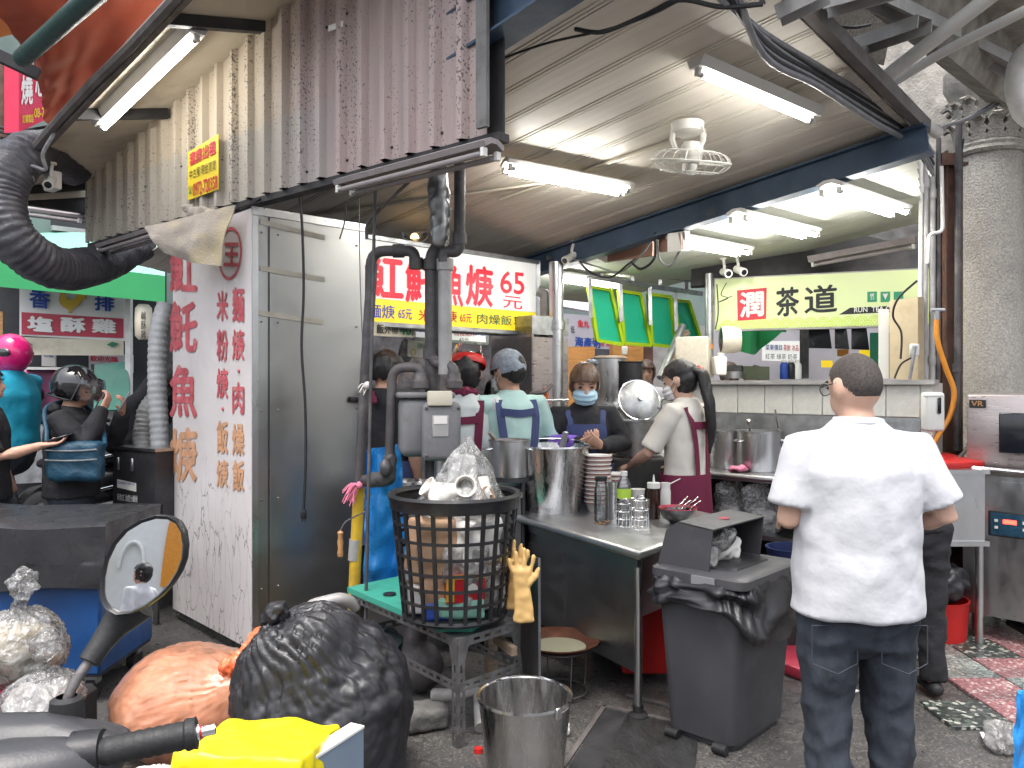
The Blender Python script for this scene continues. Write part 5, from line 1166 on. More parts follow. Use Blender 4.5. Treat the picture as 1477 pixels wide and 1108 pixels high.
# ------------------------------------------------------------------ rusty wok of dishwater on a wire stand
wc = V((P(806, 925, 4.0).x, 4.0, .262)); t = thing('wok', 'rusty iron wok full of milky water on a wire stand', 'wok', V((wc.x, wc.y, 0)))
part('pan', MB().lathe([(0, -.07), (.09, -.06), (.15, -.025), (.185, .0), (.205, .006), (.205, .01), (.183, .005), (.148, -.018), (.09, -.05), (0, -.06)], wc, 40), K['rustpan'], t)
part('water', MB().lathe([(0, -.024), (.08, -.0238), (.140, -.025)], wc, 32), K['soup'], t)
part('loop_handle', MB().tube(spline([wc+V((.15, .11, .008)), wc+V((.15, .13, .04)), wc+V((.185, .10, .045)), wc+V((.19, .07, .008))]), .006, 8), K['galv'], t)
st = MB()
for i in range(4):
    a = R(20+90*i); st.tube([V((wc.x+.14*math.cos(a), wc.y+.14*math.sin(a), .01)), V((wc.x+.16*math.cos(a), wc.y+.16*math.sin(a), .24))], .0035, 6)
for z, r in ((.02, .14), (.235, .162)): st.tube([V((wc.x+r*math.cos(2*math.pi*i/28), wc.y+r*math.sin(2*math.pi*i/28), z)) for i in range(28)], .005, 6, closed=True)
part('wire_stand', st, K['castiron'], t)
# ------------------------------------------------------------------ pedal bin with black liner
B0 = V((.93, 3.326, 0)); BA = V((.32, .34, 0)).normalized(); BB = V((-.728, .685, 0)); TH = .70
def bn(x, y, z): return B0+BA*x+BB*y+UZ*z
pb_ = thing('rubbish_bin', 'grey hooded plastic rubbish bin with black liner beside the white shirted man', 'rubbish bin', bn(.23, .17, 0), math.atan2(BA.y, BA.x))
def rrect(x0, x1, y0, y1, r, z, k=4):
    out = []
    for cx, cy, a0 in ((x1-r, y1-r, 0), (x0+r, y1-r, 90), (x0+r, y0+r, 180), (x1-r, y0+r, 270)):
        for i in range(k+1):
            a = R(a0+90*i/k); out.append(bn(cx+r*math.cos(a), cy+r*math.sin(a), z))
    return out
def loft(loops, caps=True):
    mb = MB(); n = len(loops[0])
    for l in loops: mb.v += l
    for k in range(len(loops)-1): mb.f += [(k*n+i, k*n+(i+1) % n, (k+1)*n+(i+1) % n, (k+1)*n+i) for i in range(n)]
    if caps: mb.f += [tuple(range(n-1, -1, -1)), tuple((len(loops)-1)*n+i for i in range(n))]
    mb.m = [0]*len(mb.f); return mb
def rr(t_, z, grow=0, r=.05): return rrect(-.0-.03*t_-grow, .47+.03*t_+grow, -.0-.05*t_-grow, .33+.05*t_+grow, r, z)
part('body', loft([rr(0, .03), rr(.02, .035), rr(.9, .66), rr(.9, .70)]), K['greyp'], pb_)
part('base_step', loft([rr(0, 0, -.02), rr(0, .035, -.02)]), K['greyp'], pb_)
lid = part('lid', loft([rr(1, .695, .012), rr(1, .70, .018), rr(1, .735, .018), rr(1, .742, .008), rr(1, .748, -.02), rr(1, .748, -.05)]), K['greyp'], pb_)
part('lid_hinge_tab', MB().box(bn(-.052, .12, .715), (.008, .11, .04), M=basis((0, 0, 0), BA, BB)), K['greyp2'] if 'greyp2' in K else K['greyp'], lid)
hx0, hx1 = -.005, .475
side = [(.12, .745), (.10, .93), (.27, .945), (.33, .90), (.375, .745)]
def hood_side(x, t_):
    mb = MB(); n = len(side); mb.v = [bn(x, y, z) for y, z in side]+[bn(x+t_, y, z) for y, z in side]
    mb.f = [tuple(range(n)), tuple(range(2*n-1, n-1, -1))]+[(i, (i+1) % n, n+(i+1) % n, n+i) for i in range(n)]; mb.m = [0]*len(mb.f); return mb
hood = hood_side(hx0, .006); hood.join(hood_side(hx1-.006, .006))
for (y0, z0), (y1, z1) in zip(side[1:-1], side[2:]):
    hood.slab([bn(hx0, y0, z0), bn(hx1, y0, z0), bn(hx1, y1, z1), bn(hx0, y1, z1)], .006)
part('hood', hood, K['greyp'], pb_, smooth=20)
part('emblem', MB().cyl(bn(.25, .19, .9385), bn(.25, .19, .9395), .03, n=16), K['sign_red'], lid)
def liner(u, v):
    a = 2*math.pi*u; cx, cy = .235, .165; hw, hh = .275, .225
    c_, s_ = math.cos(a), math.sin(a); e = .42
    x = cx+hw*math.copysign(abs(c_)**e, c_); y = cy+hh*math.copysign(abs(s_)**e, s_)
    drop = .20+.085*math.sin(a*1.0+2.2)+.03*math.sin(a*3+1)
    flare = .008+.026*math.sin(v*2.6)+.012*v
    o = V((x-cx, y-cy)).normalized()*flare if True else 0
    q = V((x*7, y*7, v*2.2)); w = .030*folds(q*.5, 1.6, 2)*min(1, .25+v*3)+.010*math.sin(a*23+5*noise.noise(q))*(.8-.5*v)
    return bn(x+o.x+(x-cx)/.28*w, y+o.y+(y-cy)/.23*w, .712-drop*v+.012*nz(q, 2))
mb = MB(); mb.surf(liner, 180, 22); part('liner', mb, K['bagblack'], pb_, smooth=60)
part('liner_fill', loft([rr(.8, .745, -.07), rr(.8, .755, -.08)]), K['bagblack'], pb_)
for x, y in ((-.012, .28), (-.012, .05)):
    part('wheel', MB().cyl(bn(x-.02, y-.03, .022), bn(x-.02, y+.03, .022), .022, n=14), K['rubber'], pb_)
for i, (x, y, sx, m_, lb) in enumerate(((.10, .2, .12, 'bagclear2', 'crumpled clear bag at the left in the bin hood'), (.22, .22, .14, 'paper', 'white napkins in the middle of the bin hood'), (.33, .2, .10, 'paper', 'small white tissue at the right in the bin hood'), (.2, .2, .15, 'bagclear', 'clear film crumpled on top in the bin hood'))):
    z = .79 if i < 3 else .86
    solo('rubbish_wad', crumple(MB().ell(bn(x, y, z), (sx*.6, sx*.55, .05 if i < 3 else .06)), .009, .022, 16), K[m_], lb, 'rubbish')
# ------------------------------------------------------------------ drain cover and frame
solo('drain_plate', MB().slab([G(868, 1108), G(1000, 1130), G(1010, 1042), G(905, 1030)], -.004), K['plate'], 'patterned steel drain plate set in the ground', 'drain cover')
dr = thing('drain_pit', 'sunken angle iron drain frame before the steel table', 'drain', G(900, 1035))
for a_, b_ in (((812, 1108), (872, 1020)), ((862, 1018), (1000, 1048)), ((905, 1003), (1010, 1030))):
    part('frame_bar', MB().beam(G(*a_)+UZ*.004, G(*b_)+UZ*.004, .022, .012), K['gutter'], dr)
part('floor_plate', MB().slab([G(820, 1108), G(1000, 1120), G(1000, 1050), G(872, 1022)], -.002), K['dark'], dr)
# ------------------------------------------------------------------ steel work table
T0, TU, TV = V((.569, 3.564, 0)), V((-.478, .878, 0)), V((.628, .778, 0)); ZS = .80
def tb(u, v, z): return T0+TU*u+TV*v+UZ*z
wt = thing('work_table', 'stainless steel work table with bottles, bowls and big bucket', 'table', tb(.6, .4, 0))
def rounded_top(u0, u1, v0, v1, z, r=.022):
    mb = MB(); prof = [(0, 0)]+[(-r*math.sin(R(a)), -r+r*math.cos(R(a))) for a in (0, 30, 60, 90, 120, 150, 180)]+[(.0, -2*r)]
    loops = []
    for o, dz in prof[1:]:
        loops.append([tb(u0+o, v0+o, z+dz), tb(u1-o, v0+o, z+dz), tb(u1-o, v1-o, z+dz), tb(u0+o, v1-o, z+dz)])
    n = 4
    for l in loops: mb.v += l
    for k in range(len(loops)-1): mb.f += [(k*n+i, k*n+(i+1) % n, (k+1)*n+(i+1) % n, (k+1)*n+i) for i in range(n)]
    mb.f += [(0, 1, 2, 3), tuple((len(loops)-1)*n+i for i in (3, 2, 1, 0))]; mb.m = [0]*len(mb.f); return mb
part('top', rounded_top(.022, 1.75, .022, 1.1, ZS), K['steel_h'], wt, smooth=40)
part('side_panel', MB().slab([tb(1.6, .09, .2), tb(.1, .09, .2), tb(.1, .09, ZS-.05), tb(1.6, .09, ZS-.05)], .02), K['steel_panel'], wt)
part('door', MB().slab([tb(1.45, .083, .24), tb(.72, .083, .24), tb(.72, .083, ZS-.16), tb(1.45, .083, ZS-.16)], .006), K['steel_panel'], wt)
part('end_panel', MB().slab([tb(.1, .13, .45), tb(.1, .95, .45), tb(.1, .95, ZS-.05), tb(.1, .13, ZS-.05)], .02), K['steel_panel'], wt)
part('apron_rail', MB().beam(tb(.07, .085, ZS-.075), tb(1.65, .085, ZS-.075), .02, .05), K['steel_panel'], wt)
for u, v in ((.09, .1), (1.6, .1), (.09, 1.0), (1.6, 1.0)):
    lg = part('leg', MB().cyl(tb(u, v, .02), tb(u, v, ZS-.05), .019, n=14), K['steel'], wt)
    part('foot', MB().lathe([(.05, 0), (.05, .008), (.024, .02), (.024, .05)], tb(u, v, 0), 16), K['rubber'], lg)
solo('red_crate', MB().rbox(tb(.35, .5, .3), (.3, .3, .5), .02, 2), K['redp'], 'dark red plastic drum half hidden beneath the steel work table', 'drum')
# big bucket with ladle
bq = V((P(797, 728, 4.76).x, 4.76, ZS)); t = bucket('big scratched steel bucket with ladle standing on the work table', bq, .162, .222, .385, True)
part('wire_handle', MB().tube([bq+V((.222*math.cos(a), .222*math.sin(a), .38+.03*math.sin(a*1))) for a in [R(25)+R(165)*i/24 for i in range(25)]], .006, 8), K['chrome'], t)
for a in (R(20), R(195)): part('lug', MB().rbox(bq+V((.224*math.cos(a), .224*math.sin(a), .37)), (.05, .014, .04), .005, 1, M=TR((0, 0, 0), a+R(90))), K['steel'], t)
solo('ladle', MB().cyl(bq+V((.02, .0, .2)), bq+V((.075, -.03, .46)), .018, n=14).ell(bq+V((.075, -.03, .46)), (.018, .018, .01), n=12, m=6), K['galv'], 'thick ladle handle sticking out of the big steel bucket', 'ladle')
# paper bowls
bwl = MB().lathe([(0, .004), (.05, .004), (.078, .058), (.083, .062), (.083, .056), (.079, .054), (.053, 0), (0, 0)], (0, 0, 0), 28)
bme = tomesh(bwl, K['bowl'])
band = MB().lathe([(.0770, .047), (.0810, .0545), (.0790, .0545), (.0750, .047)], (0, 0, 0), 28); bandme = tomesh(band, K['bowlband'])
def bowl(p, label, group, M0=None):
    t = thing('paper_bowl', label, 'bowl', p, 0, group); piece('bowl_wall', bme, t, TR(p)); piece('printed_band', bandme, t, TR(p)); return t
s1 = V((P(862, 725, 4.72).x, 4.72, ZS)); s2 = V((P(884, 715, 4.85).x, 4.85, ZS))
nm = ['bottom', 'second', 'third', 'fourth', 'fifth', 'sixth', 'seventh', 'eighth', 'ninth', 'tenth', 'eleventh', 'topmost']
for i in range(12): bowl(s1+V((random.uniform(-.003, .003), 0, i*.0245)), 'paper bowl in the tall stack beside the big bucket, %s from the table' % nm[i] if i < 11 else 'topmost paper bowl of the tall stack beside the big bucket', 'stacked paper bowls')
for i in range(7): bowl(s2+V((random.uniform(-.003, .003), 0, i*.0245)), 'paper bowl in the shorter stack behind the bottles, %s from the table' % nm[i], 'stacked paper bowls')
# bottles and small things
def bottle(label, p, r, h, mat, cap, caph=.03, neck=.5, ribs=0, lab=None, level=None):
    p = V(p); t = thing('bottle', label, 'bottle', p); nr = r*neck
    pr = [(0, 0), (r*.92, 0), (r, .01)]
    z = .03
    for i in range(ribs): pr += [(r, z), (r*.94, z+.008), (r, z+.016)]; z += .026
    pr += [(r, h*.70), (r*.9, h*.78), (nr, h*.9), (nr, h-caph)]
    part('body', MB().lathe(pr+[(0, h-caph)], p, 24), K[mat], t)
    part('cap', MB().lathe([(nr*1.12, h-caph), (nr*1.15, h), (0, h)], p, 18), K[cap], t)
    if lab: part('label_wrap', MB().lathe([(r*1.01, h*.50), (r*1.01, h*.68)], p, 24), K[lab], t)
    if level: part('liquid', MB().lathe([(0, .004), (r*.9, .004), (r*.93, .015), (r*.93, h*level), (0, h*level)], p, 20), K['glasswater'] if level < .5 else K['sauce'], t)
    return t
K['sauce'] = MAT('dark_soy_sauce', (.03, .012, .008), .15, 0, .1, 4)
K['glasswater'] = FILM('water', (.8, .84, .86), .06, .03, 4, .05)
K['lime_label'] = MAT('lime_label', (.42, .62, .06), .5, 0, .1, 8)
def onT(px, py): return G(px, py, ZS)
bottle('clear bottle with black cap on the work table', onT(867, 752), .037, .245, 'bottle', 'blackp', .025, .8, 0, None, .35)
bottle('clear ribbed water bottle with lime label on the work table', onT(900, 757), .038, .285, 'bottle', 'whitep', .025, .42, 4, 'lime_label')
bottle('dark soy sauce squeeze bottle on the work table', onT(943, 748), .036, .20, 'sauce', 'whitep', .03, .9)
bottle('white squeeze bottle behind the dark sauce bottle', onT(960, 738), .03, .17, 'whitep', 'whitep', .03, .8)
bottle('small clear spray bottle left of the steel cup', onT(862, 742), .02, .17, 'bottle', 'blackp', .02, .5)
solo('squeeze_nozzle', MB().tube([onT(943, 748)+UZ*.2, onT(943, 748)+UZ*.245], [.008, .003], 8), K['whitep'], 'pointed white nozzle on the soy sauce bottle', 'nozzle')
solo('spout_stick', MB().tube([onT(960, 738)+UZ*.15, onT(982, 730)+UZ*.17], .004, 6).ell(onT(982, 730)+UZ*.172, (.01, .01, .008), n=8, m=6), K['whitep'], 'white plastic stirrer leaning by the squeeze bottle', 'stirrer')
solo('steel_cup', MB().lathe([(0, 0), (.034, 0), (.036, .2), (.038, .21), (.034, .21), (.032, .01), (0, .01)], onT(886, 750), 24), K['steel'], 'tall plain steel cup among the bottles on the work table', 'cup')
solo('chopstick_holder', MB().lathe([(0, 0), (.03, 0), (.032, .11), (.028, .11), (.028, .01), (0, .01)], onT(879, 745), 20), K['copper_board'], 'brown perforated holder beside the steel cup', 'holder')
solo('paper_cup', MB().lathe([(0, 0), (.028, 0), (.038, .16), (.041, .165), (.036, .165), (.027, .006), (0, .006)], onT(920, 748), 24), K['bowl'], 'tall cream paper cup behind the wire holder', 'cup')
def wireholder(label, p, r, h):
    t = thing('wire_holder', label, 'wire holder', p); p = V(p)
    for i in range(14):
        a = 2*math.pi*i/14
        part('wire', MB().tube([p+V((r*math.cos(a), r*math.sin(a), 0)), p+V((r*math.cos(a), r*math.sin(a), h))], .0018, 5), K['chrome'], t)
    for z in (0, h*.33, h*.66, h): part('ring', MB().tube([p+V((r*math.cos(2*math.pi*i/24), r*math.sin(2*math.pi*i/24), z)) for i in range(24)], .0024, 5, closed=True), K['chrome'], t)
    part('loop', MB().tube([p+V((0, -r, h))+V((.022*math.cos(a), 0, .03*math.sin(a))) for a in [math.pi*i/10 for i in range(11)]], .002, 5), K['chrome'], t)
wireholder('round chrome wire holder on the work table, nearest the edge', onT(922, 762), .05, .15)
wireholder('second chrome wire holder round the water bottle', onT(899, 758), .047, .12)
t = thing('soup_bowl', 'black bowl with red rim holding metal spoons on the work table', 'bowl', onT(978, 755)); p = onT(978, 755)
part('bowl_shell', MB().lathe([(0, .012), (.04, .012), (.075, .035), (.098, .085), (.102, .085), (.082, .03), (.045, .006), (.045, 0), (0, 0)], p, 36), K['gloss_black'], t)
part('rim_band', MB().lathe([(.0925, .074), (.0985, .0865), (.103, .087), (.1035, .083), (.100, .082)], p, 36), K['sign_red'], t)
for i, lb in enumerate(('leftmost', 'second from left', 'third from left', 'middle', 'third from right', 'second from right', 'rightmost')):
    a = R(-30+i*20); q0 = p+V((-.05+.015*i, -.02+.01*(i % 3), .06)); q1 = p+V((.02+.017*i, -.03+.02*(i % 4), .12+.012*(i % 3)))
    mb = MB().etube([q0, q0*.5+q1*.5+UZ*.006, q1], [(.012, .002), (.004, .0016), (.008, .0016)], (.3, .9, .4), 8)
    solo('spoon', mb, K['chrome'], 'metal spoon in the black bowl, %s' % lb, 'spoon', group='spoons in the black bowl')
t = thing('key_bunch', 'small bunch of keys lying at the table edge', 'keys', onT(872, 757))
for i in range(6):
    a = R(-20+40*i); c_ = onT(872, 756)+V((.01*i-.03, .012*(i % 3), .004+.002*i))
    part('key', MB().box(c_, (.05, .012, .003), M=TR((0, 0, 0), a)).cyl(c_+TR((0, 0, 0), a) @ V((.03, 0, -.002)), c_+TR((0, 0, 0), a) @ V((.03, 0, .003)), .012, n=12), K['steel_panel'] if i % 2 else K['wood'], t)
# ------------------------------------------------------------------ counter behind the basket, pot of noodles
t = thing('steel_counter', 'low steel counter behind the gas meter with trays', 'counter', V((-.45, 4.75, 0)))
part('top', MB().slab([V((-.85, 4.55, .93)), V((.06, 4.55, .93)), V((.06, 4.95, .93)), V((-.85, 4.95, .93))], .03), K['steel'], t)
part('front', MB().slab([V((-.83, 4.57, .1)), V((.05, 4.57, .1)), V((.05, 4.57, .9)), V((-.83, 4.57, .9))], .3), K['steel_panel'], t)
for i, (px_, lb) in enumerate(((580, 'left steel tray on the counter behind the meter'), (612, 'right steel tray on the counter behind the meter'))):
    c_ = V((P(px_, 670, 4.7).x, 4.7, .93))
    solo('steel_tray', MB().lathe([(0, .005), (.07, .005), (.10, .05), (.106, .052), (.104, .046), (.074, 0), (0, 0)], c_, 28), K['steel'], lb, 'tray')
def pot(name, label, c_, r, h, mat='steel', cat='pot', handles=True, lid=False):
    c_ = V(c_); t = thing(name, label, cat, c_)
    part('shell', MB().lathe([(0, .006), (r*.95, .006), (r*.97, .03), (r*.985, h), (r+.008, h+.003), (r+.008, h-.004), (r, h-.008), (r, .02), (r*.96, 0), (0, 0)], c_, 40), K[mat], t)
    if handles:
        for a in (R(200), R(-20)):
            o = V((math.cos(a), math.sin(a), 0)); s_ = V((-math.sin(a), math.cos(a), 0))
            part('handle', MB().tube(spline([c_+o*r+s_*.035+UZ*h*.78, c_+o*(r+.035)+s_*.03+UZ*h*.76, c_+o*(r+.035)-s_*.03+UZ*h*.76, c_+o*r-s_*.035+UZ*h*.78]), .005, 8), K['chrome'], t)
    if lid: part('lid', MB().lathe([(r+.01, h+.002), (r*.6, h+.03), (0, h+.04)], c_, 36), K[mat], t)
    return t
pc1 = V((P(735, 686, 4.66).x, 4.66, 1.01)); t = pot('cooking_pot', 'steel pot of brown braised topping left of the big bucket', pc1, .118, .215)
part('food', displace(MB().lathe([(0, .20), (.04, .202), (.08, .2), (.113, .195)], pc1, 30), lambda v: .012*nz(v, 40)), K['food'] if 'food' in K else K['kraft'], t)
solo('ladle', MB().tube([pc1+V((-.09, .0, .22)), pc1+V((-.12, -.02, .26))], .012, 8).tube([pc1+V((-.05, .02, .16)), pc1+V((-.09, 0, .22))], .007, 8), K['steel'], 'ladle resting on the rim of the braised topping pot', 'ladle')
t = thing('gas_ring', 'black burner stand under the braised topping pot', 'stove', V((pc1.x, pc1.y, 0)))
part('ring_frame', MB().lathe([(.10, .985), (.125, .985), (.125, 1.008), (.10, 1.008)], V((pc1.x, pc1.y, 0)), 24), K['dark'], t)
for i in range(4):
    a = R(45+90*i); part('leg', MB().cyl(V((pc1.x+.11*math.cos(a), pc1.y+.11*math.sin(a), 0)), V((pc1.x+.11*math.cos(a), pc1.y+.11*math.sin(a), 1.0)), .012, n=8), K['dark'], t)
# ------------------------------------------------------------------ stove, steamer, stock pots
sv = thing('stove', 'black iron stove under the steamer pot', 'stove', V((P(918, 700, 5.5).x, 5.5, 0)))
sx0 = P(918, 700, 5.5).x
part('body', MB().rbox((sx0, 5.52, .55), (.40, .36, 1.0), .02, 2), K['dark'], sv)
part('burner_plate', MB().lathe([(.12, 1.045), (.165, 1.045), (.165, 1.062), (.12, 1.062)], (sx0, 5.5, 0), 28), K['castiron'], sv)
pot('steamer_pot', 'shallow steel steamer pot on the black stove', (sx0-.005, 5.48, 1.063), .15, .235, 'galv', 'pot', False)
wb = thing('enamel_bench', 'white enamel cooking bench behind the stove', 'bench', V((1.15, 5.95, 0)))
part('body', MB().rbox((P(945, 600, 5.95).x, 5.98, .69), (.62, .3, 1.36), .02, 2), K['whitep'], wb)
part('top_plate', MB().rbox((P(945, 600, 5.95).x, 5.98, 1.375), (.64, .34, .03), .008, 2), K['galv'], wb)
part('bracket', MB().box((P(925, 600, 5.8).x, 5.82, 1.2), (.05, .02, .16)), K['castiron'], wb)
t = thing('wok_cover', 'big round steel lid leaning upright behind the stove', 'lid', P(920, 598, 5.85)); lc = P(922, 577, 5.82)
Ml = basis(lc, V((1, .15, 0)), V((-.05, .35, .93)))
part('disc', MB().lathe([(0, .035), (.09, .028), (.145, .006), (.155, 0), (.155, -.004), (.0, .02)], (0, 0, 0), 40, M=Ml), K['galv'], t)
part('knob', MB().lathe([(0, .06), (.02, .06), (.022, .05), (.008, .045), (.008, .03)], (0, 0, 0), 16, M=Ml), K['steel'], t)
part('rim_ring', MB().tube([Ml @ V((.155*math.cos(2*math.pi*i/40), .155*math.sin(2*math.pi*i/40), 0)) for i in range(40)], .005, 6, closed=True), K['chrome'], t)
pipe('chrome tap pipe beside the leaning lid', [P(955, 600, 5.75), P(955, 575, 5.75), P(975, 575, 5.7), P(985, 585, 5.7)], .01, 'chrome', rad=.03)
pot('stock_pot', 'tall shiny stock pot on the rear bench behind the masked cook', (P(878, 555, 6.2).x, 6.2, 1.39), .13, .36, 'steel')
pot('stock_pot', 'tall black stock pot on the rear bench beside the shiny one', (P(907, 555, 6.15).x, 6.15, 1.39), .105, .33, 'blackp', handles=False)
solo('folded_cloth', crumple(MB().rbox(P(862, 522, 6.15), (.16, .1, .04), .015), .01, .015, 18), K['greycloth'], 'crumpled blue grey cloth on top of the stock pots', 'cloth')
solo('pot_cover', MB().lathe([(0, .02), (.1, .015), (.135, 0), (.135, -.006), (0, .01)], V((P(880, 528, 6.2).x, 6.2, 1.755)), 32), K['wood_old'], 'brown lid on the tall shiny stock pot', 'lid')
rest = thing('rear_rack', 'rear rack carrying the stock pots', 'rack', V((.9, 6.2, 0)))
part('shelf', MB().bb(.55, 1.15, 6.0, 6.45, 1.36, 1.388), K['galv'], rest)
for x, y in ((.57, 6.03), (1.13, 6.03), (.57, 6.42), (1.13, 6.42)): part('leg', MB().beam((x, y, 0), (x, y, 1.36), .03, .03), K['galv'], rest)
# plates left of the masked cook
for i in range(9): solo('plate', MB().lathe([(0, 0), (.07, 0), (.10, .012), (.10, .016), (.068, .004), (0, .004)], V((P(795, 610, 5.6).x, 5.6, 1.15+.014*i)), 28), K['bowl'], 'white plate in the pile left of the masked cook, %s from below' % (['first', 'second', 'third', 'fourth', 'fifth', 'sixth', 'seventh', 'eighth', 'ninth'][i]), 'plate', group='piled white plates')
for i in range(4): cup('pale bowl tipped on its side left of the masked cook, %s in the row' % ['first', 'second', 'third', 'fourth'][i], P(766+8*i, 624, 5.45), (-.7+.1*i, -.3, .6), .08, .045, .06, 'bowl', 'tipped_bowl', 'bowl')
ps = thing('serving_shelf', 'steel serving shelf carrying the white plates', 'shelf', V((.2, 5.6, 0)))
part('top', MB().bb(-.05, .42, 5.4, 5.8, 1.12, 1.145), K['steel'], ps)
part('body', MB().bb(0, .38, 5.45, 5.78, .05, 1.118), K['steel_panel'], ps)
# ------------------------------------------------------------------ steel fridge panel, flue and pipes at the left of the kitchen
fz = thing('steel_fridge', 'tall steel fridge side by the mint shirted cook', 'fridge', V((P(765, 600, 5.9).x, 5.9, 0)), RA)
fc = V((P(767, 600, 5.9).x, 5.9, 0))
part('body', MB().slab([fc+B*.45+UZ*.1, fc+UZ*.1, fc+UZ*1.98, fc+B*.45+UZ*1.98], .02).slab([fc+UZ*.1, fc+A*.4+UZ*.1, fc+A*.4+UZ*1.9, fc+UZ*1.9], .43), K['lavender_steel'], fz)
part('top_vent', MB().slab([fc+UZ*1.92-B*.004, fc+A*.4+UZ*1.92-B*.004, fc+A*.4+UZ*2.06-B*.004, fc+UZ*2.06-B*.004], .2), K['galv'], fz)
pipe('wide shiny steel flue standing left of the green flaps', [V((P(802, 600, 6.1).x, 6.1, .4)), V((P(802, 600, 6.1).x, 6.1, 2.48))], .056, 'steel', joints=((P(802, 470, 6.1), UZ),), n=20)
pipe('grey vent pipe bending behind the steel flue', [P(787, 610, 6.2), P(787, 425, 6.2), P(775, 420, 6.2)], .045, 'pipe_light', rad=.1)
cable('orange red gas hose beside the steel flue', [P(786, 560, 5.9), P(788, 580, 5.9), P(785, 605, 5.9)], .018, 'hose_red')
pipe('thin steel water pipe low behind the mint shirted cook', [P(757, 578, 5.8), P(820, 577, 5.8)], .009, 'chrome')
pipe('steel valve manifold beside the orange hose', [P(764, 568, 5.85), P(786, 566, 5.85), P(796, 555, 5.9)], .014, 'castiron', rad=.03)
# ------------------------------------------------------------------ steel rail and four green flaps
rl = thing('steel_rail', 'galvanised double rail carrying the green flaps', 'rail', P(930, 400, 6.9))
part('upper_tube', MB().tube([P(790, 372, 6.2), P(1022, 408, 7.4)], .022, 10), K['galv'], rl)
part('lower_bar', MB().beam(P(845, 399, 6.5), P(1012, 424, 7.4), .03, .04), K['galv'], rl)
for x, y in ((868, 395), (912, 402), (952, 409), (990, 415)):
    d = 6.5+(x-845)/167*.9; part('hanger', MB().beam(P(x, y-14, d), P(x, y+6, d), .03, .03), K['galv'], rl)
flaps = (((849, 413), (880, 418), (898, 497), (861, 491), 6.55), ((893, 419), (923, 424), (938, 498), (900, 495), 6.8), ((935, 424), (966, 428), (975, 501), (940, 497), 7.0), ((972, 433), (993, 435), (1012, 495), (980, 492), 7.25))
wd_ = ['leftmost', 'second from left', 'third from left', 'rightmost']
for i, (a_, b_, c_, e_, d) in enumerate(flaps):
    q = [P(*e_, d+.15), P(*c_, d+.32), P(*b_, d+.17), P(*a_, d)]
    t = thing('green_flap', 'green panel with lime frame, %s of the four hanging flaps' % wd_[i], 'flap', q[0], 0, 'four green hanging flaps')
    n_ = (q[1]-q[0]).cross(q[3]-q[0]).normalized()
    part('panel', MB().slab([x-n_*.01 for x in q], .008), K['flapgreen'], t)
    for j in range(4): part('frame_bar', MB().beam(q[j], q[(j+1) % 4], .028, .034, up=n_), K['flaplime'], t)
    hb = P(a_[0]+2, 400+i*7, d-.04); part('hanging_arm', MB().beam(hb, P(a_[0]+3, a_[1]+45, d-.03), .03, .03, up=(0, 1, 0)), K['galv'], t)
# ------------------------------------------------------------------ tile ledge and rear work counter on the right
def lg_(px_): return 6.0+(px_-1025)/(1345-1025)*(5.0-6.0)
LA = V((P(1025, 600, 6.0).x, 6.0, 0)); LB = V((P(1345, 600, 5.0).x, 5.0, 0)); LD = (LB-LA).normalized(); LN = V((LD.y, -LD.x, 0)); LL_ = (LB-LA).length
def le(t_, o, z): return LA+LD*t_+LN*o+UZ*z
lw = thing('tiled_ledge', 'white tiled half wall under the tea shop hatch', 'wall', LA, math.atan2(LD.y, LD.x))
part('core', MB().slab([le(-.3, -.01, .3), le(LL_, -.01, .3), le(LL_, -.01, 1.555), le(-.3, -.01, 1.555)], .24), K['whitep'], lw)
part('cap_rail', MB().beam(le(-.3, -.02, 1.562), le(LL_+.02, -.02, 1.562), .12, .03), K['pipe_light'], lw)
tw = .205; nT = int((LL_+.3)/tw)+1
tme = tomesh(MB().rbox((0, 0, 0), (tw-.005, .012, .205), .003, 1), K['tile'])
for i in range(nT):
    cx = LL_-tw/2-i*tw-.07
    piece('tile', tme, lw, Matrix.Translation(le(cx, -.004, 1.44)) @ TR((0, 0, 0), math.atan2(LD.y, LD.x)))
part('end_post', MB().slab([le(LL_-.066, .0, .95), le(LL_, .0, .95), le(LL_, .0, 1.545), le(LL_-.066, .0, 1.545)], .02), K['tile'], lw)
part('backsplash', MB().slab([le(-.3, .0, .96), le(LL_-.07, .0, .96), le(LL_-.07, .0, 1.332), le(-.3, .0, 1.332)], .012), K['galv'], lw)
rcn = thing('rear_counter', 'steel counter with stock pots along the tiled half wall', 'counter', le(.9, .4, 0), math.atan2(LD.y, LD.x))
part('top', MB().slab([le(.0, .55, .955), le(LL_-.05, .55, .955), le(LL_-.05, .01, .955), le(.0, .01, .955)], .045), K['steel'], rcn)
part('front_edge', MB().tube([le(.0, .55, .935), le(LL_-.05, .55, .935)], .022, 10), K['steel'], rcn)
part('lower_shelf', MB().slab([le(.0, .5, .56), le(LL_-.1, .5, .56), le(LL_-.1, .02, .56), le(.0, .02, .56)], .03), K['steel'], rcn)
for t_ in (.05, .9, LL_-.12): part('leg', MB().cyl(le(t_, .48, 0), le(t_, .48, .93), .02, n=12), K['steel'], rcn)
part('back_panel', MB().slab([le(-.3, .005, .05), le(LL_, .005, .05), le(LL_, .005, .94), le(-.3, .005, .94)], .005), K['dark'], rcn)
def onR(px_, o=.28): # point on the counter under a photo column
    k = (px_-738.5)/FPX; w = LA+LN*o; t_ = (w.y*k-w.x)/(LD.x-LD.y*k); return le(t_, o, .957)
pot('stock_pot', 'large steel stock pot on the rear counter beside the man', onR(1094, .25), .145, .27)
pot('stock_pot', 'steel stock pot on the rear counter by the ponytailed cook', onR(1048, .22), .115, .26)
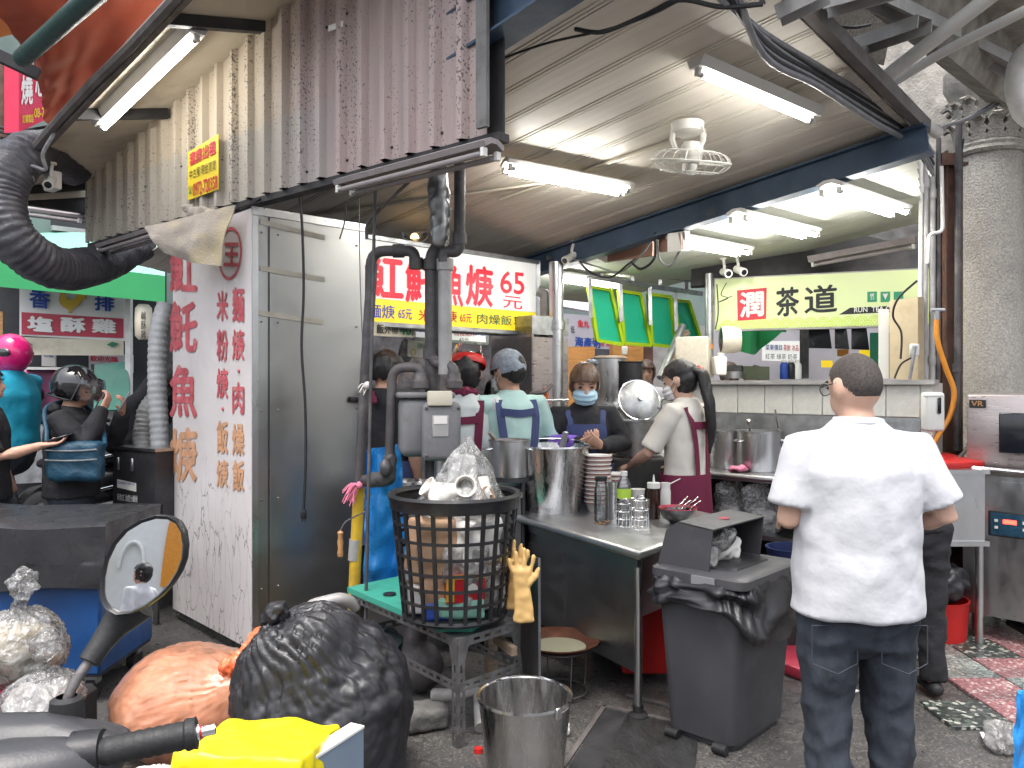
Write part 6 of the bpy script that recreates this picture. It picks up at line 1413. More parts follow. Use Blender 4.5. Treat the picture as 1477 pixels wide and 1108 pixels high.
solo('ladle', MB().tube([onR(1085, .2)+UZ*.2, onR(1078, .25)+UZ*.34], .008, 8).ell(onR(1080, .25)+UZ*.34, (.02, .02, .012), n=10, m=6), K['chrome'], 'ladle laid across the large stock pot on the rear counter', 'ladle')
solo('ladle', MB().tube([onR(1128, .2)+UZ*.15, onR(1118, .24)+UZ*.42], .008, 8), K['chrome'], 'long ladle standing up right of the large stock pot', 'ladle')
solo('dish_cloth', crumple(MB().ell(onR(1066, .45)+UZ*.02, (.065, .05, .022)), .008, .016, 22), K['towelpink'], 'crumpled pink cloth on the rear counter edge', 'cloth')
for i, (px_, lb, m_) in enumerate(((1058, 'clear bag of noodles on the shelf below the stock pots, left', 'bagclear'), (1098, 'clear bag of white rice noodles on the shelf below the stock pots, right', 'bagclear'))):
    c_ = onR(px_, .42); c_.z = .57
    t = thing('food_bag', lb, 'plastic bag', c_)
    part('contents', crumple(MB().rbox(c_+UZ*.08, (.18, .12, .14), .03), .012, .012, 14), K['paper'], t)
    mb = crumple(MB().etube([c_+UZ*.02, c_+UZ*.12, c_+V((-.03, 0, .24)), c_+V((-.05, -.02, .32))], [(.13, .09), (.14, .10), (.10, .05), (.09, .012)], (1, 0, 0)), .012, .02, 12); part('film', mb, K[m_], t)
# sink, red trays, dispenser
sk1 = thing('steel_sink', 'deep steel sink between the man and the dishwasher', 'sink', V((P(1368, 700, 4.75).x, 4.75, 0)), RA)
sc0 = V((P(1352, 700, 4.7).x, 4.7, 0))
part('bowl', MB().bb(sc0.x, sc0.x+.28, 4.7, 5.1, .62, 1.02), K['steel'], sk1)
part('rim', MB().bb(sc0.x-.02, sc0.x+.3, 4.68, 5.12, 1.02, 1.045), K['steel'], sk1)
part('cross_rail', MB().beam((sc0.x-.3, 4.7, .61), (sc0.x+.3, 4.7, .61), .03, .03), K['steel'], sk1)
part('leg', MB().cyl((sc0.x+.26, 4.72, 0), (sc0.x+.26, 4.72, .62), .022, n=12), K['steel'], sk1)
solo('red_tray', MB().rbox((sc0.x+.16, 4.9, 1.075), (.3, .28, .05), .012, 2, M=TR((0, 0, 0), .3, .12)), K['redp'], 'red plastic tray on the sink beside the dishwasher', 'tray')
sd_ = thing('soap_dispenser', 'cream wall soap dispenser on the end of the tiled ledge', 'dispenser', P(1346, 620, 4.88))
part('case', MB().rbox(P(1345, 594, 4.88), (.125, .07, .24), .02, 3), K['whitep'], sd_)
part('window', MB().rbox(P(1355, 585, 4.84), (.02, .02, .1), .006, 1), K['screen'], sd_)
part('cap_line', MB().box(P(1346, 572, 4.845), (.118, .004, .004)), K['pipe_light'], sd_)
# red drum and black sack by the sink
solo('red_drum', MB().lathe([(0, 0), (.15, 0), (.16, .05), (.172, .24), (.178, .25), (.165, .25), (.15, .02), (0, .02)], V((P(1352, 900, 4.85).x, 4.85, 0)), 36), K['redp'], 'red round plastic tub on the floor below the sink', 'tub')
solo('black_sack', crumple(MB().ell(V((P(1350, 860, 4.85).x, 4.82, .36)), (.16, .16, .12)), .012, .03, 12), K['bagblack'], 'black rubbish sack bulging from the red tub', 'rubbish bag')
solo('blue_tub', MB().lathe([(0, 0), (.12, 0), (.15, .3), (.155, .31), (.14, .31), (.11, .02), (0, .02)], V((P(1143, 850, 4.7).x, 4.7, .28)), 30), K['navyboot'], 'dark blue tub under the rear counter beside the man', 'tub')
solo('blue_tub_stool', MB().rbox((P(1143, 850, 4.7).x, 4.7, .135), (.3, .3, .27), .02, 2), K['dark'], 'dark crate carrying the blue tub', 'crate')
solo('pink_crate', MB().rbox((P(1152, 930, 4.3).x, 4.4, .03), (.3, .4, .06), .012, 2, M=TR((0, 0, 0), .5)), K['sign_red'], 'flat crimson mat lying on the floor between bin and man', 'mat')
# ------------------------------------------------------------------ dishwasher
DW = V((2.76, 4.88, 0)); dA = V((.70, -.714, 0)); dB = V((.714, .70, 0))
def dw(x, y, z): return DW+dA*x+dB*y+UZ*z
t = thing('dishwasher', 'steel hood dishwasher with control panel at the right edge', 'dishwasher', DW)
part('base_cabinet', MB().slab([dw(0, 0, .16), dw(.62, 0, .16), dw(.62, 0, 1.0), dw(0, 0, 1.0)], .6), K['steel'], t)
part('base_door', MB().slab([dw(.05, -.006, .18), dw(.61, -.006, .18), dw(.61, -.006, .97), dw(.05, -.006, .97)], .004), K['steel'], t)
hd = part('hood', MB().rbox(dw(.31, .3, 1.27), (.60, .56, .44), .02, 2, M=basis((0, 0, 0), dA, dB)), K['lavender_steel'], t)
part('window', MB().rbox(dw(.36, .016, 1.26), (.34, .02, .24), .008, 3, M=basis((0, 0, 0), dA, dB)), K['screen'], hd)
part('badge', MB().rbox(dw(.075, .016, 1.43), (.09, .008, .05), .003, 1, M=basis((0, 0, 0), dA, dB)), K['black_ink'], hd)
mb = MB(); addtext(mb, 'VR', dw(.043, .0115, 1.415), dA, UZ, .065, .032, .02, .0005); part('badge_letters', mb, K['wood'], hd, smooth=0)
part('handle', MB().tube(arc([dw(-.02, .2, 1.16), dw(-.04, -.06, 1.05), dw(.62, -.06, 1.03)], .08), .013, 10), K['chrome'], t)
pn = part('control_panel', MB().rbox(dw(.29, -.012, .72), (.30, .012, .15), .006, 2, M=basis((0, 0, 0), dA, dB)), K['black_ink'], t)
part('panel_face', MB().slab([dw(.155, -.0192, .655), dw(.43, -.0192, .655), dw(.43, -.0192, .785), dw(.155, -.0192, .785)], .001), K['bagteal'], pn)
part('display', MB().slab([dw(.22, -.0205, .725), dw(.29, -.0205, .725), dw(.29, -.0205, .75), dw(.22, -.0205, .75)], .001), K['led_red'], pn)
for x, z in ((.185, .74), (.185, .70), (.33, .74), (.33, .70)): part('button', MB().box(dw(x, -.021, z), (.018, .003, .016), M=basis((0, 0, 0), dA, dB)), K['paper'], pn)
for x, y in ((.06, .06), (.56, .06), (.06, .54), (.56, .54)):
    part('leg', MB().cyl(dw(x, y, 0), dw(x, y, .16), .028, n=14).cyl(dw(x, y, 0), dw(x, y, .012), .034, n=14), K['steel'], t)
pipe('ribbed drain hose on the floor under the dishwasher', [dw(.2, .2, .1), dw(.4, .1, .05), dw(.7, .0, .045)], .03, 'blackp')
# ------------------------------------------------------------------ tea hatch surroundings
solo('electric_panel', MB().slab([P(1283, 546, 5.25), P(1324, 550, 5.1), P(1324, 428, 5.1), P(1283, 434, 5.25)], .08), K['panelbox'] if 'panelbox' in K else K['cream'], 'stained cream electric board beside the tea shop hatch', 'electric board')
solo('hatch_post', MB().slab([P(1268, 546, 5.3), P(1282, 546, 5.28), P(1282, 446, 5.28), P(1268, 446, 5.3)], .05), K['whitep'], 'white upright frame left of the stained electric board', 'frame')
solo('socket_plate', MB().rbox(P(1319, 505, 5.06), (.06, .02, .08), .008, 1), K['whitep'], 'small white socket low on the stained electric board', 'socket')
cable('black cable looping across the stained electric board', [P(1323, 405, 5.0), P(1296, 430, 5.05), P(1288, 456, 5.1), P(1300, 480, 5.1), P(1299, 518, 5.1)], .007)
cable('second black cable at the foot of the electric board', [P(1318, 515, 5.05), P(1300, 525, 5.08), P(1290, 546, 5.1)], .006)
cable('grey cables hanging beside the electric board', [P(1320, 500, 5.04), P(1316, 525, 5.04), P(1312, 547, 5.05)], .012, 'cable_grey')
t = thing('floor_fan', 'white drum fan with dark grille by the tea sign', 'fan', P(1040, 505, 6.1)); fx = P(1040, 490, 6.05)
Mfan = basis(fx, V((.1, 1, 0)), UZ, V((-1, -.25, 0)).normalized())
part('drum', MB().lathe([(.085, -.16), (.10, -.12), (.105, -.02), (.095, .0)], (0, 0, 0), 28, M=Mfan), K['speckle'], t)
part('grille', MB().lathe([(.094, .002), (.06, .012), (.02, .016), (0, .016)], (0, 0, 0), 28, M=Mfan), K['screen'], t)
part('stand', MB().cyl(fx-UZ*.1, fx-UZ*.2+V((0, 0, .04)), .03, n=12), K['whitep'], t)
t = thing('speckled_box', 'speckled cream appliance box on the counter by the tea hatch', 'box', P(1003, 545, 6.05)); bx_ = P(1000, 516, 6.05)
part('case', MB().rbox(bx_, (.24, .2, .31), .008, 1, M=TR((0, 0, 0), -.35)), K['speckle'], t)
part('sticker', MB().box(bx_+V((.115, -.10, .08)), (.035, .003, .035), M=TR((0, 0, 0), .9)), K['hose'], t)
solo('wire_basket', MB().rbox(P(1037, 528, 6.0), (.09, .12, .14), .01, 1), K['whitep'], 'white rack between speckled box and tea hatch', 'rack')
pipe('slanting steel post behind the speckled box', [P(952, 545, 6.4), P(985, 470, 6.7)], .03, 'galv')
solo('wood_brace', MB().beam(P(960, 545, 6.5), P(992, 478, 6.75), .03, .04), K['wood_old'], 'old wooden brace beside the slanting steel post', 'timber')
pipe('galvanised corner post left of the tea sign', [P(1023, 545, 6.6), P(1023, 395, 6.6)], .035, 'galv')
cable('tangle of black wires hanging on the tea sign left end', [P(1048, 408, 6.5), P(1040, 425, 6.45), P(1050, 430, 6.45), P(1036, 436, 6.45), P(1056, 427, 6.45)], .0035)
cable('thin wire hanging down the left edge of the tea sign', [P(1034, 410, 6.5), P(1036, 450, 6.5), P(1032, 475, 6.5)], .005)
# ------------------------------------------------------------------ blue cart under a black tarp
CX1, CX0, CY0, CY1, CZ = -1.99, -3.5, 3.85, 4.42, .86
ct = thing('blue_cart', 'blue steel cart under a black tarp at the left edge', 'cart', V((-2.7, 4.1, 0)))
part('body', MB().rbox(((CX0+CX1)/2, (CY0+CY1)/2, .5), (CX1-CX0, CY1-CY0, .72), .012, 1), K['bluecart'], ct)
part('base_rail', MB().bb(CX0, CX1-.01, CY0+.01, CY1-.01, .13, .15), K['dark'], ct)
for x in (CX1-.07, CX0+.07):
    for y in (CY0+.07, CY1-.07):
        w = part('caster', MB().cyl((x-.02, y, .055), (x+.02, y, .055), .055, n=18), K['rubber'], ct)
        part('fork', MB().box((x, y, .11), (.06, .05, .05)), K['galv'], w)
def tarpf(u, v):
    a = v*3.0; x = CX0-.05+(CX1-CX0+.09)*u
    if a < 1: y, z = CY0-.05-.02*math.sin(u*17), CZ-.30+.32*a
    elif a < 2: y, z = CY0+(CY1-CY0)*(a-1), CZ+.022
    else: y, z = CY1+.03, CZ+.02-.3*(a-2)
    q = V((x*3, y*3, z*3)); z += .012*nz(q, 1.2)+(.02*math.sin(u*9) if a < .4 else 0); y += .016*nz(q, 1.7, 3) if a < 1 else 0
    return V((x, y, z))
mb = MB(); mb.surf(tarpf, 70, 60)
mb.surf(lambda u, v: V((CX1+.035+.012*nz(V((u*5, v*4, 1)), 1), CY0-.02+(CY1-CY0+.05)*u, CZ+.02-(.28+.03*math.sin(u*8))*v)), 24, 14)
part('tarp', mb, K['tarp'], ct, smooth=60)
# ------------------------------------------------------------------ rubbish bags
def blob(c, rad, fn, nu=110, nv=70):
    def f_(u, v):
        a, b = 2*math.pi*u, math.pi*(v-.5); d = V((math.cos(b)*math.cos(a), math.cos(b)*math.sin(a), math.sin(b)))
        if abs(d.x)+abs(d.y) < 1e-6: d = V((1e-4, 0, d.z))
        r = fn(d); p = V((c[0]+d.x*rad[0]*r, c[1]+d.y*rad[1]*r, c[2]+d.z*rad[2]*r)); p.z = max(p.z, .006+.004*d.x); return p
    mb = MB(); mb.surf(f_, nu, nv); return mb
def creased(knot, k=1.0, o=0, dense=14, pl=.0, big=1.0, rd=1.0, tip=.16):
    kn = V(knot).normalized(); kx, ky = orth(kn)
    def fn(d):
        c_ = d.dot(kn); an = math.atan2(d.dot(ky), d.dot(kx)); near = max(0, (c_+.1)/1.1)
        rad_ = (abs(noise.noise(V((math.cos(an)*dense*.5+o, math.sin(an)*dense*.5, c_*1.2)))))*.16*(.35+near)
        cr = big*(.055*folds(d, 1.1, o, 6)+.028*folds(d, 2.6, o+4, 7))+.005*folds(d, 6, o+9, 6)+pl*near*(abs(math.sin(an*13+3*noise.noise(d*3)+o))+.6*abs(math.sin(an*29+4*noise.noise(d*5))))
        return .97-k*(rad_*.7*rd-cr)+.07*noise.noise(d*1.6+V((o, 0, 0)))+(tip*near**6)
    return fn
bbk = V((P(468, 1020, 3.12).x, 3.12, .27))
t = thing('black_rubbish_bag', 'big tied black rubbish bag in front of the steel cabinet', 'rubbish bag', V((bbk.x, bbk.y, 0)))
part('sack', blob(bbk, (.36, .33, .36), creased((-.5, -.3, 1), 1.0, 3, 10, .04, 1.25, .3, .26), 240, 150), K['bagblack'], t, smooth=60)
part('gathered_top', crumple(MB().etube([bbk+V((-.15, -.09, .30)), bbk+V((-.19, -.11, .385)), bbk+V((-.15, -.12, .42))], [.06, .03, .045], n=12), .01, .018, 30), K['bagblack'], t)
obg = V((P(280, 1000, 3.42).x, 3.42, .2))
kt = P(331, 962, 3.17); KD = kt-obg
t = thing('orange_rubbish_bag', 'translucent orange rubbish bag with twisted knot', 'rubbish bag', V((obg.x, obg.y, 0)))
part('film', blob(obg-UZ*.02, (.36, .30, .25), creased(KD, 1.0, 9, 22, .026, .45, .14, .42), 240, 140), K['bagorange'], t, smooth=60)
part('contents', blob(obg-UZ*.03, (.30, .25, .20), creased((0, 0, 1), 1.2, 5)), K['bowl'], t)
part('knot', crumple(MB().ell(kt, (.045, .04, .04)).etube([kt, kt+V((.05, .03, .04)), kt+V((.12, .07, .10))], [.02, .035, .045], n=10), .007, .014, 34), K['knot'], t)
yb0 = V((P(372, 1080, 2.5).x, 2.5, .205))
t = thing('yellow_bag', 'bright yellow plastic bag over a flat carton at the bottom', 'plastic bag', V((yb0.x, yb0.y, 0)))
mb = displace(remesh(MB().rbox(yb0, (.40, .36, .46), .012, 2, M=TR((0, 0, 0), -.12, R(-7))), .009, 1), lambda v: .016*folds(v, 3.4, 5)+.009*folds(v, 8, 2))
part('film', mb, K['yelbag'], t, smooth=60)
pb0 = V((P(480, 1085, 2.56).x, 2.56, .19))
solo('grey_board', MB().box(pb0, (.05, .26, .42), M=TR((0, 0, 0), -.45)), K['greyboard'], 'blue grey board with white edge beside the yellow bag', 'board')
solo('board_edge', MB().box(pb0+UZ*.214, (.056, .262, .008), M=TR((0, 0, 0), -.45)), K['paper'], 'white strip along the blue grey board', 'strip')
cbp = V((P(215, 1112, 2.7).x, 2.7, .1)); solo('cream_bag', blob(cbp, (.17, .15, .14), creased((.2, 0, 1), .9, 12)), K['bowl'], 'pale cream bag at the bottom beside the scooter grip', 'plastic bag')
for i, (px_, py_, d, rx, rz_, lb, m_, cm) in enumerate(((28, 935, 3.35, .20, .17, 'clear bag of leftovers tied with black string, leaning on the cart', 'bagclear', 'contents_a'), (60, 1010, 3.2, .17, .12, 'clear bag of white waste lying below the cart', 'bagclear', 'contents_b'))):
    c_ = P(px_, py_, d); t = thing('clear_rubbish_bag', lb, 'rubbish bag', V((c_.x, c_.y, 0)))
    part('contents', blob(c_-UZ*.02, (rx*.85, rx*.75, rz_*.8), creased((0, 0, 1), 1.4, 7+i), 70, 44), K[cm], t)
    part('film', blob(c_, (rx, rx*.9, rz_), creased((.3, -.2, 1), 1.1, 2+i), 90, 60), K[m_], t, smooth=60)
    part('gathered_top', crumple(MB().etube([c_+UZ*rz_*.75, c_+V((.01, -.02, rz_+.03)), c_+V((.03, -.02, rz_+.11))], [.05, .02, .06], n=12), .01, .02, 26), K[m_], t)
    if i == 0: part('string', MB().tube(spline([c_+V((-.06, -.17, -.03)), c_+V((-.01, -.19, .03)), c_+V((.03, -.19, -.02)), c_+V((.01, -.2, -.05)), c_+V((-.05, -.18, -.01))]), .005, 6), K['blackp'], t)
rb_ = P(18, 1012, 3.3); solo('red_bag', blob(rb_, (.16, .12, .09), creased((0, 0, 1), 1, 31)), K['redbag'], 'crimson bag between the clear bags by the cart', 'plastic bag')
sb_ = V((P(18, 985, 3.32).x, 3.32, .0)); solo('bag_crate', MB().rbox(V((P(30, 1010, 3.35).x, 3.38, .12)), (.5, .25, .24), .02, 1), K['dark'], 'dark crate holding up the clear bags by the cart', 'crate')
# wad of clear film and blue bag at the right edge
solo('film_wad', crumple(MB().ell(G(1448, 1085)+UZ*.06, (.07, .07, .07)), .008, .025, 18), K['bagclear2'], 'crumpled clear film ball on the tiled floor at right', 'litter')
for i, (x, y) in enumerate(((1150, 975), (1230, 1003), (1420, 1068))):
    solo('paper_scrap', MB().box(G(x, y)+UZ*.019, (.07, .025, .004), M=TR((0, 0, 0), .6*i)), K['paper'], ['scrap of paper on the floor left of the man', 'scrap of paper on the floor between the man and tub', 'thin scrap of paper near the film ball'][i], 'litter')
def bluef(u, v):
    p = P(1458+60*u+(1-v)*10, 1000+150*v, 2.3); return p+V((.006*nz(V((u*3, v*5, 2)), 1), .1*u+.02*nz(V((u*4, v*4, 0)), 1), 0))
mb = MB(); mb.surf(bluef, 16, 24, thick=.01); solo('blue_apron', mb, K['bluefilm'], 'bright blue plastic sheet edge at the lower right corner', 'plastic sheet')
# ------------------------------------------------------------------ ducts and grease separator
def ribbed(path, r, step, amp, seg=14, n=28, wob=.0):
    pts = spline(path, seg); L = [0]
    for a_, b_ in zip(pts, pts[1:]): L.append(L[-1]+(b_-a_).length)
    N = int(L[-1]/step)*4; P2, RR = [], []; j = 0
    for i in range(N+1):
        s_ = L[-1]*i/N
        while j < len(L)-2 and L[j+1] < s_: j += 1
        f_ = (s_-L[j])/max(1e-9, L[j+1]-L[j]); P2.append(pts[j].lerp(pts[j+1], f_)); RR.append(r*(1+amp*(1, .2, -.6, .2)[i % 4]))
    mb = MB().tube(P2, RR, n)
    return mb
dk = ribbed([P(105, 240, 5.9), P(80, 222, 5.55), P(32, 226, 5.1), P(2, 285, 4.95), P(22, 348, 4.95), P(80, 386, 5.25), P(140, 382, 5.85), P(200, 352, 6.5)], .135, .04, .05, n=48)
displace(dk, lambda v: .012*nz(V((v.x*3, v.y*3, v.z*3)), 3)+.006*nz(v, 26))
solo('flexible_duct', dk, K['duct'], 'fat black ribbed duct curling round below the soffit', 'duct', smooth=60)
wd = ribbed([P(240, 440, 5.55), P(229, 480, 5.5), P(227, 560, 5.48), P(230, 630, 5.45), P(230, 662, 5.42)], .062, .045, .05, n=28)
solo('flexible_duct', wd, K['duct_grey'], 'white ribbed duct standing beside the cabinet', 'duct')
wd2 = displace(ribbed([P(236, 560, 5.6), P(214, 590, 5.5), P(206, 620, 5.45), P(205, 655, 5.4)], .062, .03, .06, n=28), lambda v: .008*nz(v, 20))
solo('flexible_duct', wd2, K['duct_grey2'], 'wrinkled grey duct entering the steel box', 'duct')
g0 = V((P(163, 645, 5.35).x, 5.35, 0)); gD = (V((P(224, 657, 5.12).x, 5.12, 0))-g0).normalized(); gN = V((gD.y, -gD.x, 0)); gw = (V((P(224, 657, 5.12).x, 5.12, 0))-g0).length
def gb(x, o, z): return g0+gD*x+gN*o+UZ*z
t = thing('grease_separator', 'dark steel fume separator box below the white duct', 'metal box', g0)
part('case', MB().slab([gb(0, 0, .52), gb(gw, 0, .52), gb(gw, 0, 1.115), gb(0, 0, 1.115)], .3), K['sepbox'], t)
part('top_plate', MB().slab([gb(-.01, .01, 1.113), gb(gw+.01, .01, 1.113), gb(gw+.01, -.31, 1.113), gb(-.01, -.31, 1.113)], -.02), K['steel'], t)
for x in (.07, .22): part('latch', MB().rbox(gb(x, .008, 1.02), (.022, .014, .085), .005, 1, M=basis((0, 0, 0), gD, -gN)), K['galv'], t)
for x, o in ((.02, -.02), (gw-.02, -.02), (.02, -.28), (gw-.02, -.28)): part('leg', MB().beam(gb(x, o, 0), gb(x, o, .52), .03, .03), K['dark'], t)
part('sticker', MB().slab([gb(.05, .003, .86), gb(.255, .003, .845), gb(.255, .003, .90), gb(.05, .003, .915)], .001), K['paper'], t)
mb = MB(); addtext(mb, '廚房設備規劃 水電維修工程', gb(.06, .005, .885), gD, UZ, .18, .018, 0, .001); part('lettering', mb, K['blue'], t, smooth=0)
mb = MB(); addtext(mb, '新款式 油煙分離機', gb(.05, .002, .775), gD, UZ, .22, .045, 0, .001); addtext(mb, '電話 274503', gb(.05, .002, .70), gD, UZ, .22, .04, .01, .001); part('lettering', mb, K['white'], t, smooth=0)
for c_ in (P(205, 640, 5.42), P(230, 650, 5.43)): pass
# ------------------------------------------------------------------ red awning, pole and red sign, upper left
def aw(u, v):
    p = (P(-60, -60, 3.8)*(1-u)+P(272, -30, 4.4)*u)*(1-v)+(P(50, 92, 4.7)*(1-u)+P(70, 192, 5.3)*u)*v
    return p+V((.05, .08, -.10))*math.sin(math.pi*v)*(.5+.3*math.sin(u*6))+V((0, .03, .03))*nz(V((u*5, v*5, 0)), 1.2)
mb = MB(); mb.surf(aw, 40, 30, thick=.004); aw_ = thing('red_awning', 'faded orange red awning cloth at the upper left', 'awning', P(60, 100, 4.6)); part('cloth', mb, K['orange_tarp'], aw_)
mb = MB(); mb.surf(lambda u, v: P(-80+230*u, -60-20*u+60*v*(1-u)+95*v, 4.4+.6*v)+V((0, 0, .06*math.sin(u*5))), 16, 10, thick=.004); part('rear_cloth', mb, K['awn2'], aw_)
part('pole', MB().tube([P(150, -20, 3.3), P(32, 84, 4.2)], .045, 14), K['polegreen'], aw_)
part('arm', MB().beam(P(-20, 72, 4.3), P(56, 108, 4.4), .05, .06), K['dark'], aw_)
board('red_shop_sign', 'red hanging sign with white character and yellow number at upper left', 'sign', ((27, 92, 191), (68, 104, 172)), 6.0, 6.3, 'sign_red2', [('燒', 30, 47, 108, 152, 'white', .03), ('心', 50, 66, 105, 140, 'white', .03), ('訂購電話', 32, 48, 166, 178, 'yellow', .01), ('08-73', 49, 67, 156, 170, 'yellow', .02)], .12)
pipe('pink painted pipe standing at the far left edge', [P(6, 200, 6.6), P(4, 90, 6.6)], .05, 'rust')
for i, y in enumerate((186, 192)): cable('overhead wire at the far left, %s of two' % ('upper' if i == 0 else 'lower'), [P(-10, y-4, 6.3), P(30, y+2, 6.3), P(72, y-4, 6.2)], .012)
cable('grey cable twisting down from the gutter to the junction box', [P(80, 190, 4.9), P(62, 222, 4.95), P(66, 245, 5.0), P(45, 240, 5), P(48, 262, 5.05)], .012, 'cable_grey')
solo('lower_eave', MB().slab([P(20, 240, 5.7), P(132, 262, 6.2), P(128, 285, 6.2), P(20, 290, 5.7)], .05), K['cream'], 'cream eave piece behind the junction box', 'eave')
solo('dark_rail', MB().beam(P(30, 283, 5.8), P(128, 298, 6.2), .05, .12), K['dark'], 'dark steel rail below the cream eave piece', 'rail')
# ------------------------------------------------------------------ fried chicken stall across the way
cs = thing('chicken_stall', 'fried chicken stall with red and white sign across the lane', 'market stall', P(100, 600, 9.0)*V((1, 1, 0)))
d0, d1 = 8.7, 9.1
def chk(px_, py_, o=0): return P(px_, py_, d0+(d1-d0)*(px_-28)/152-o)
def cq(x0, x1, y0, y1, sl=.085, o=0): return [chk(x0, y1+(x0-28)*sl*.6, o), chk(x1, y1+(x1-28)*sl*.6, o), chk(x1, y0+(x1-28)*sl, o), chk(x0, y0+(x0-28)*sl, o)]
part('sign_board', MB().slab(cq(28, 181, 415, 484), .08), K['white'], cs)
part('red_panel', MB().slab(cq(31, 178, 450, 482, .065, .01), .005), K['sign_red'], cs)
sgp = chk(28, 450, .02); sgn = (chk(181, 450)-chk(28, 450)).cross(chk(28, 400)-chk(28, 450)).normalized()
mb = MB(); ptxt(mb, '香', 42, 73, 416, 418, 444, 446, sgp, sgn, .03, .004); ptxt(mb, '排', 136, 165, 425, 427, 448, 450, sgp, sgn, .03, .004); part('lettering', mb, K['blue'], cs, smooth=0)
mb = MB(); ptxt(mb, '塩', 39, 77, 455, 458, 477, 480, sgp, sgn, .045, .004); ptxt(mb, '酥', 87, 124, 457, 460, 479, 481, sgp, sgn, .045, .004); ptxt(mb, '雞', 132, 168, 459, 461, 480, 482, sgp, sgn, .04, .004); part('lettering', mb, K['white'], cs, smooth=0)
hen = [(86, 421), (90, 417), (95, 421), (94, 428), (99, 433), (105, 432), (111, 428), (109, 424), (114, 420), (121, 420), (125, 424), (123, 431), (118, 434), (114, 440), (107, 444), (103, 447), (104, 451), (99, 451), (99, 446), (92, 443), (87, 437), (86, 430), (88, 426)]
def flat(poly, o): 
    mb = MB(); mb.v = [ONPLANE(x, y, sgp, sgn)+sgn*o for x, y in poly]; mb.f = [tuple(range(len(poly)))]; mb.m = [0]; return mb
part('hen_outline', flat([((x-105)*1.05+105, (y-435)*1.05+435) for x, y in hen], .003), K['wood'], cs, smooth=0); part('hen', flat(hen, .006), K['henyel'], cs, smooth=0)
lb_ = MB().slab([chk(25, 512), chk(178, 513), chk(178, 491), chk(25, 486)], .05); part('cream_board', lb_, K['cream'], cs)
for x, s in ((34, 1), (168, -1)):
    mb = flat([(x-4*s, 496), (x+6*s, 493), (x+14*s, 497), (x+6*s, 501)], .0); mb.v = [v+sgn*.012 for v in mb.v]; part('leaf_print', mb, K['green_ink'], cs, smooth=0)
part('counter', MB().slab([chk(-20, 700), chk(190, 690), chk(190, 590), chk(-20, 590)], .6), K['galv'], cs)
part('glass_case', MB().slab([chk(135, 592, .3), chk(190, 590, .3), chk(183, 522, .1), chk(136, 526, .1)], .03), K['green_case'], cs)
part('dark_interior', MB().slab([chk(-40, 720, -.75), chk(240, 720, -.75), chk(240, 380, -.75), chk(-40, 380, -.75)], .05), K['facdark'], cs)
part('side_board', MB().slab([chk(-30, 600, .0), chk(4, 600, .0), chk(4, 450, 0), chk(-30, 440, 0)], .05), K['wood'], cs)
part('lantern', MB().lathe([(.05, 0), (.085, .04), (.09, .2), (.085, .34), (.05, .38)], P(207, 490, 8.6), 20), K['cream'], cs)
mb = MB()
for i, c in enumerate('鹹酥雞'): ptxt(mb, c, 203.5, 210.5, 449+14*i, 449+14*i, 461+14*i, 461+14*i, P(207, 450, 8.5), V((0, 1, 0)), .01, .0)
part('lettering', mb, K['black_ink'], cs, smooth=0)
part('awning_valance', MB().slab([P(-20, 412, 8.2), P(238, 436, 8.5), P(238, 398, 8.5), P(-20, 368, 8.2)], .01), K['green_tarp'], cs)
part('awning_top', MB().slab([P(-20, 370, 8.2), P(238, 399, 8.5), P(238, 340, 10.2), P(-20, 330, 10.0)], .01), K['green_pale'], cs)
part('post', MB().beam(P(186, 430, 9.0), P(186, 700, 9.0), .06, .06), K['pvc'], cs)
board('welcome_sheet', 'purple printed sheet with white characters behind the helmeted person', 'poster', ((128, 510, 535), (192, 512, 538)), 9.6, 9.7, 'lilac', [('歡迎光臨', 130, 170, 513, 521, 'red', .02), ('鹽酥雞專賣店', 131, 188, 525, 534, 'black_ink', .01)])
board('paper_notice', 'white paper notice beside the pink helmet', 'poster', ((60, 508, 528), (80, 509, 529)), 9.3, 9.3, 'paper', [('公告', 63, 77, 511, 515, 'blue', .01)])
t = thing('pink_delivery_box', 'pink insulated delivery box behind the teal jacket', 'box', P(62, 610, 6.4)); part('case', crumple(MB().rbox(P(62, 570, 6.4), (.30, .34, .40), .03, 2, M=TR((0, 0, 0), .4)), .016, .01, 8), K['pinkbox'], t); part('lid_panel', MB().box(P(66, 532, 6.3), (.26, .3, .02), M=TR((0, 0, 0), .4)), K['bowl'], t)
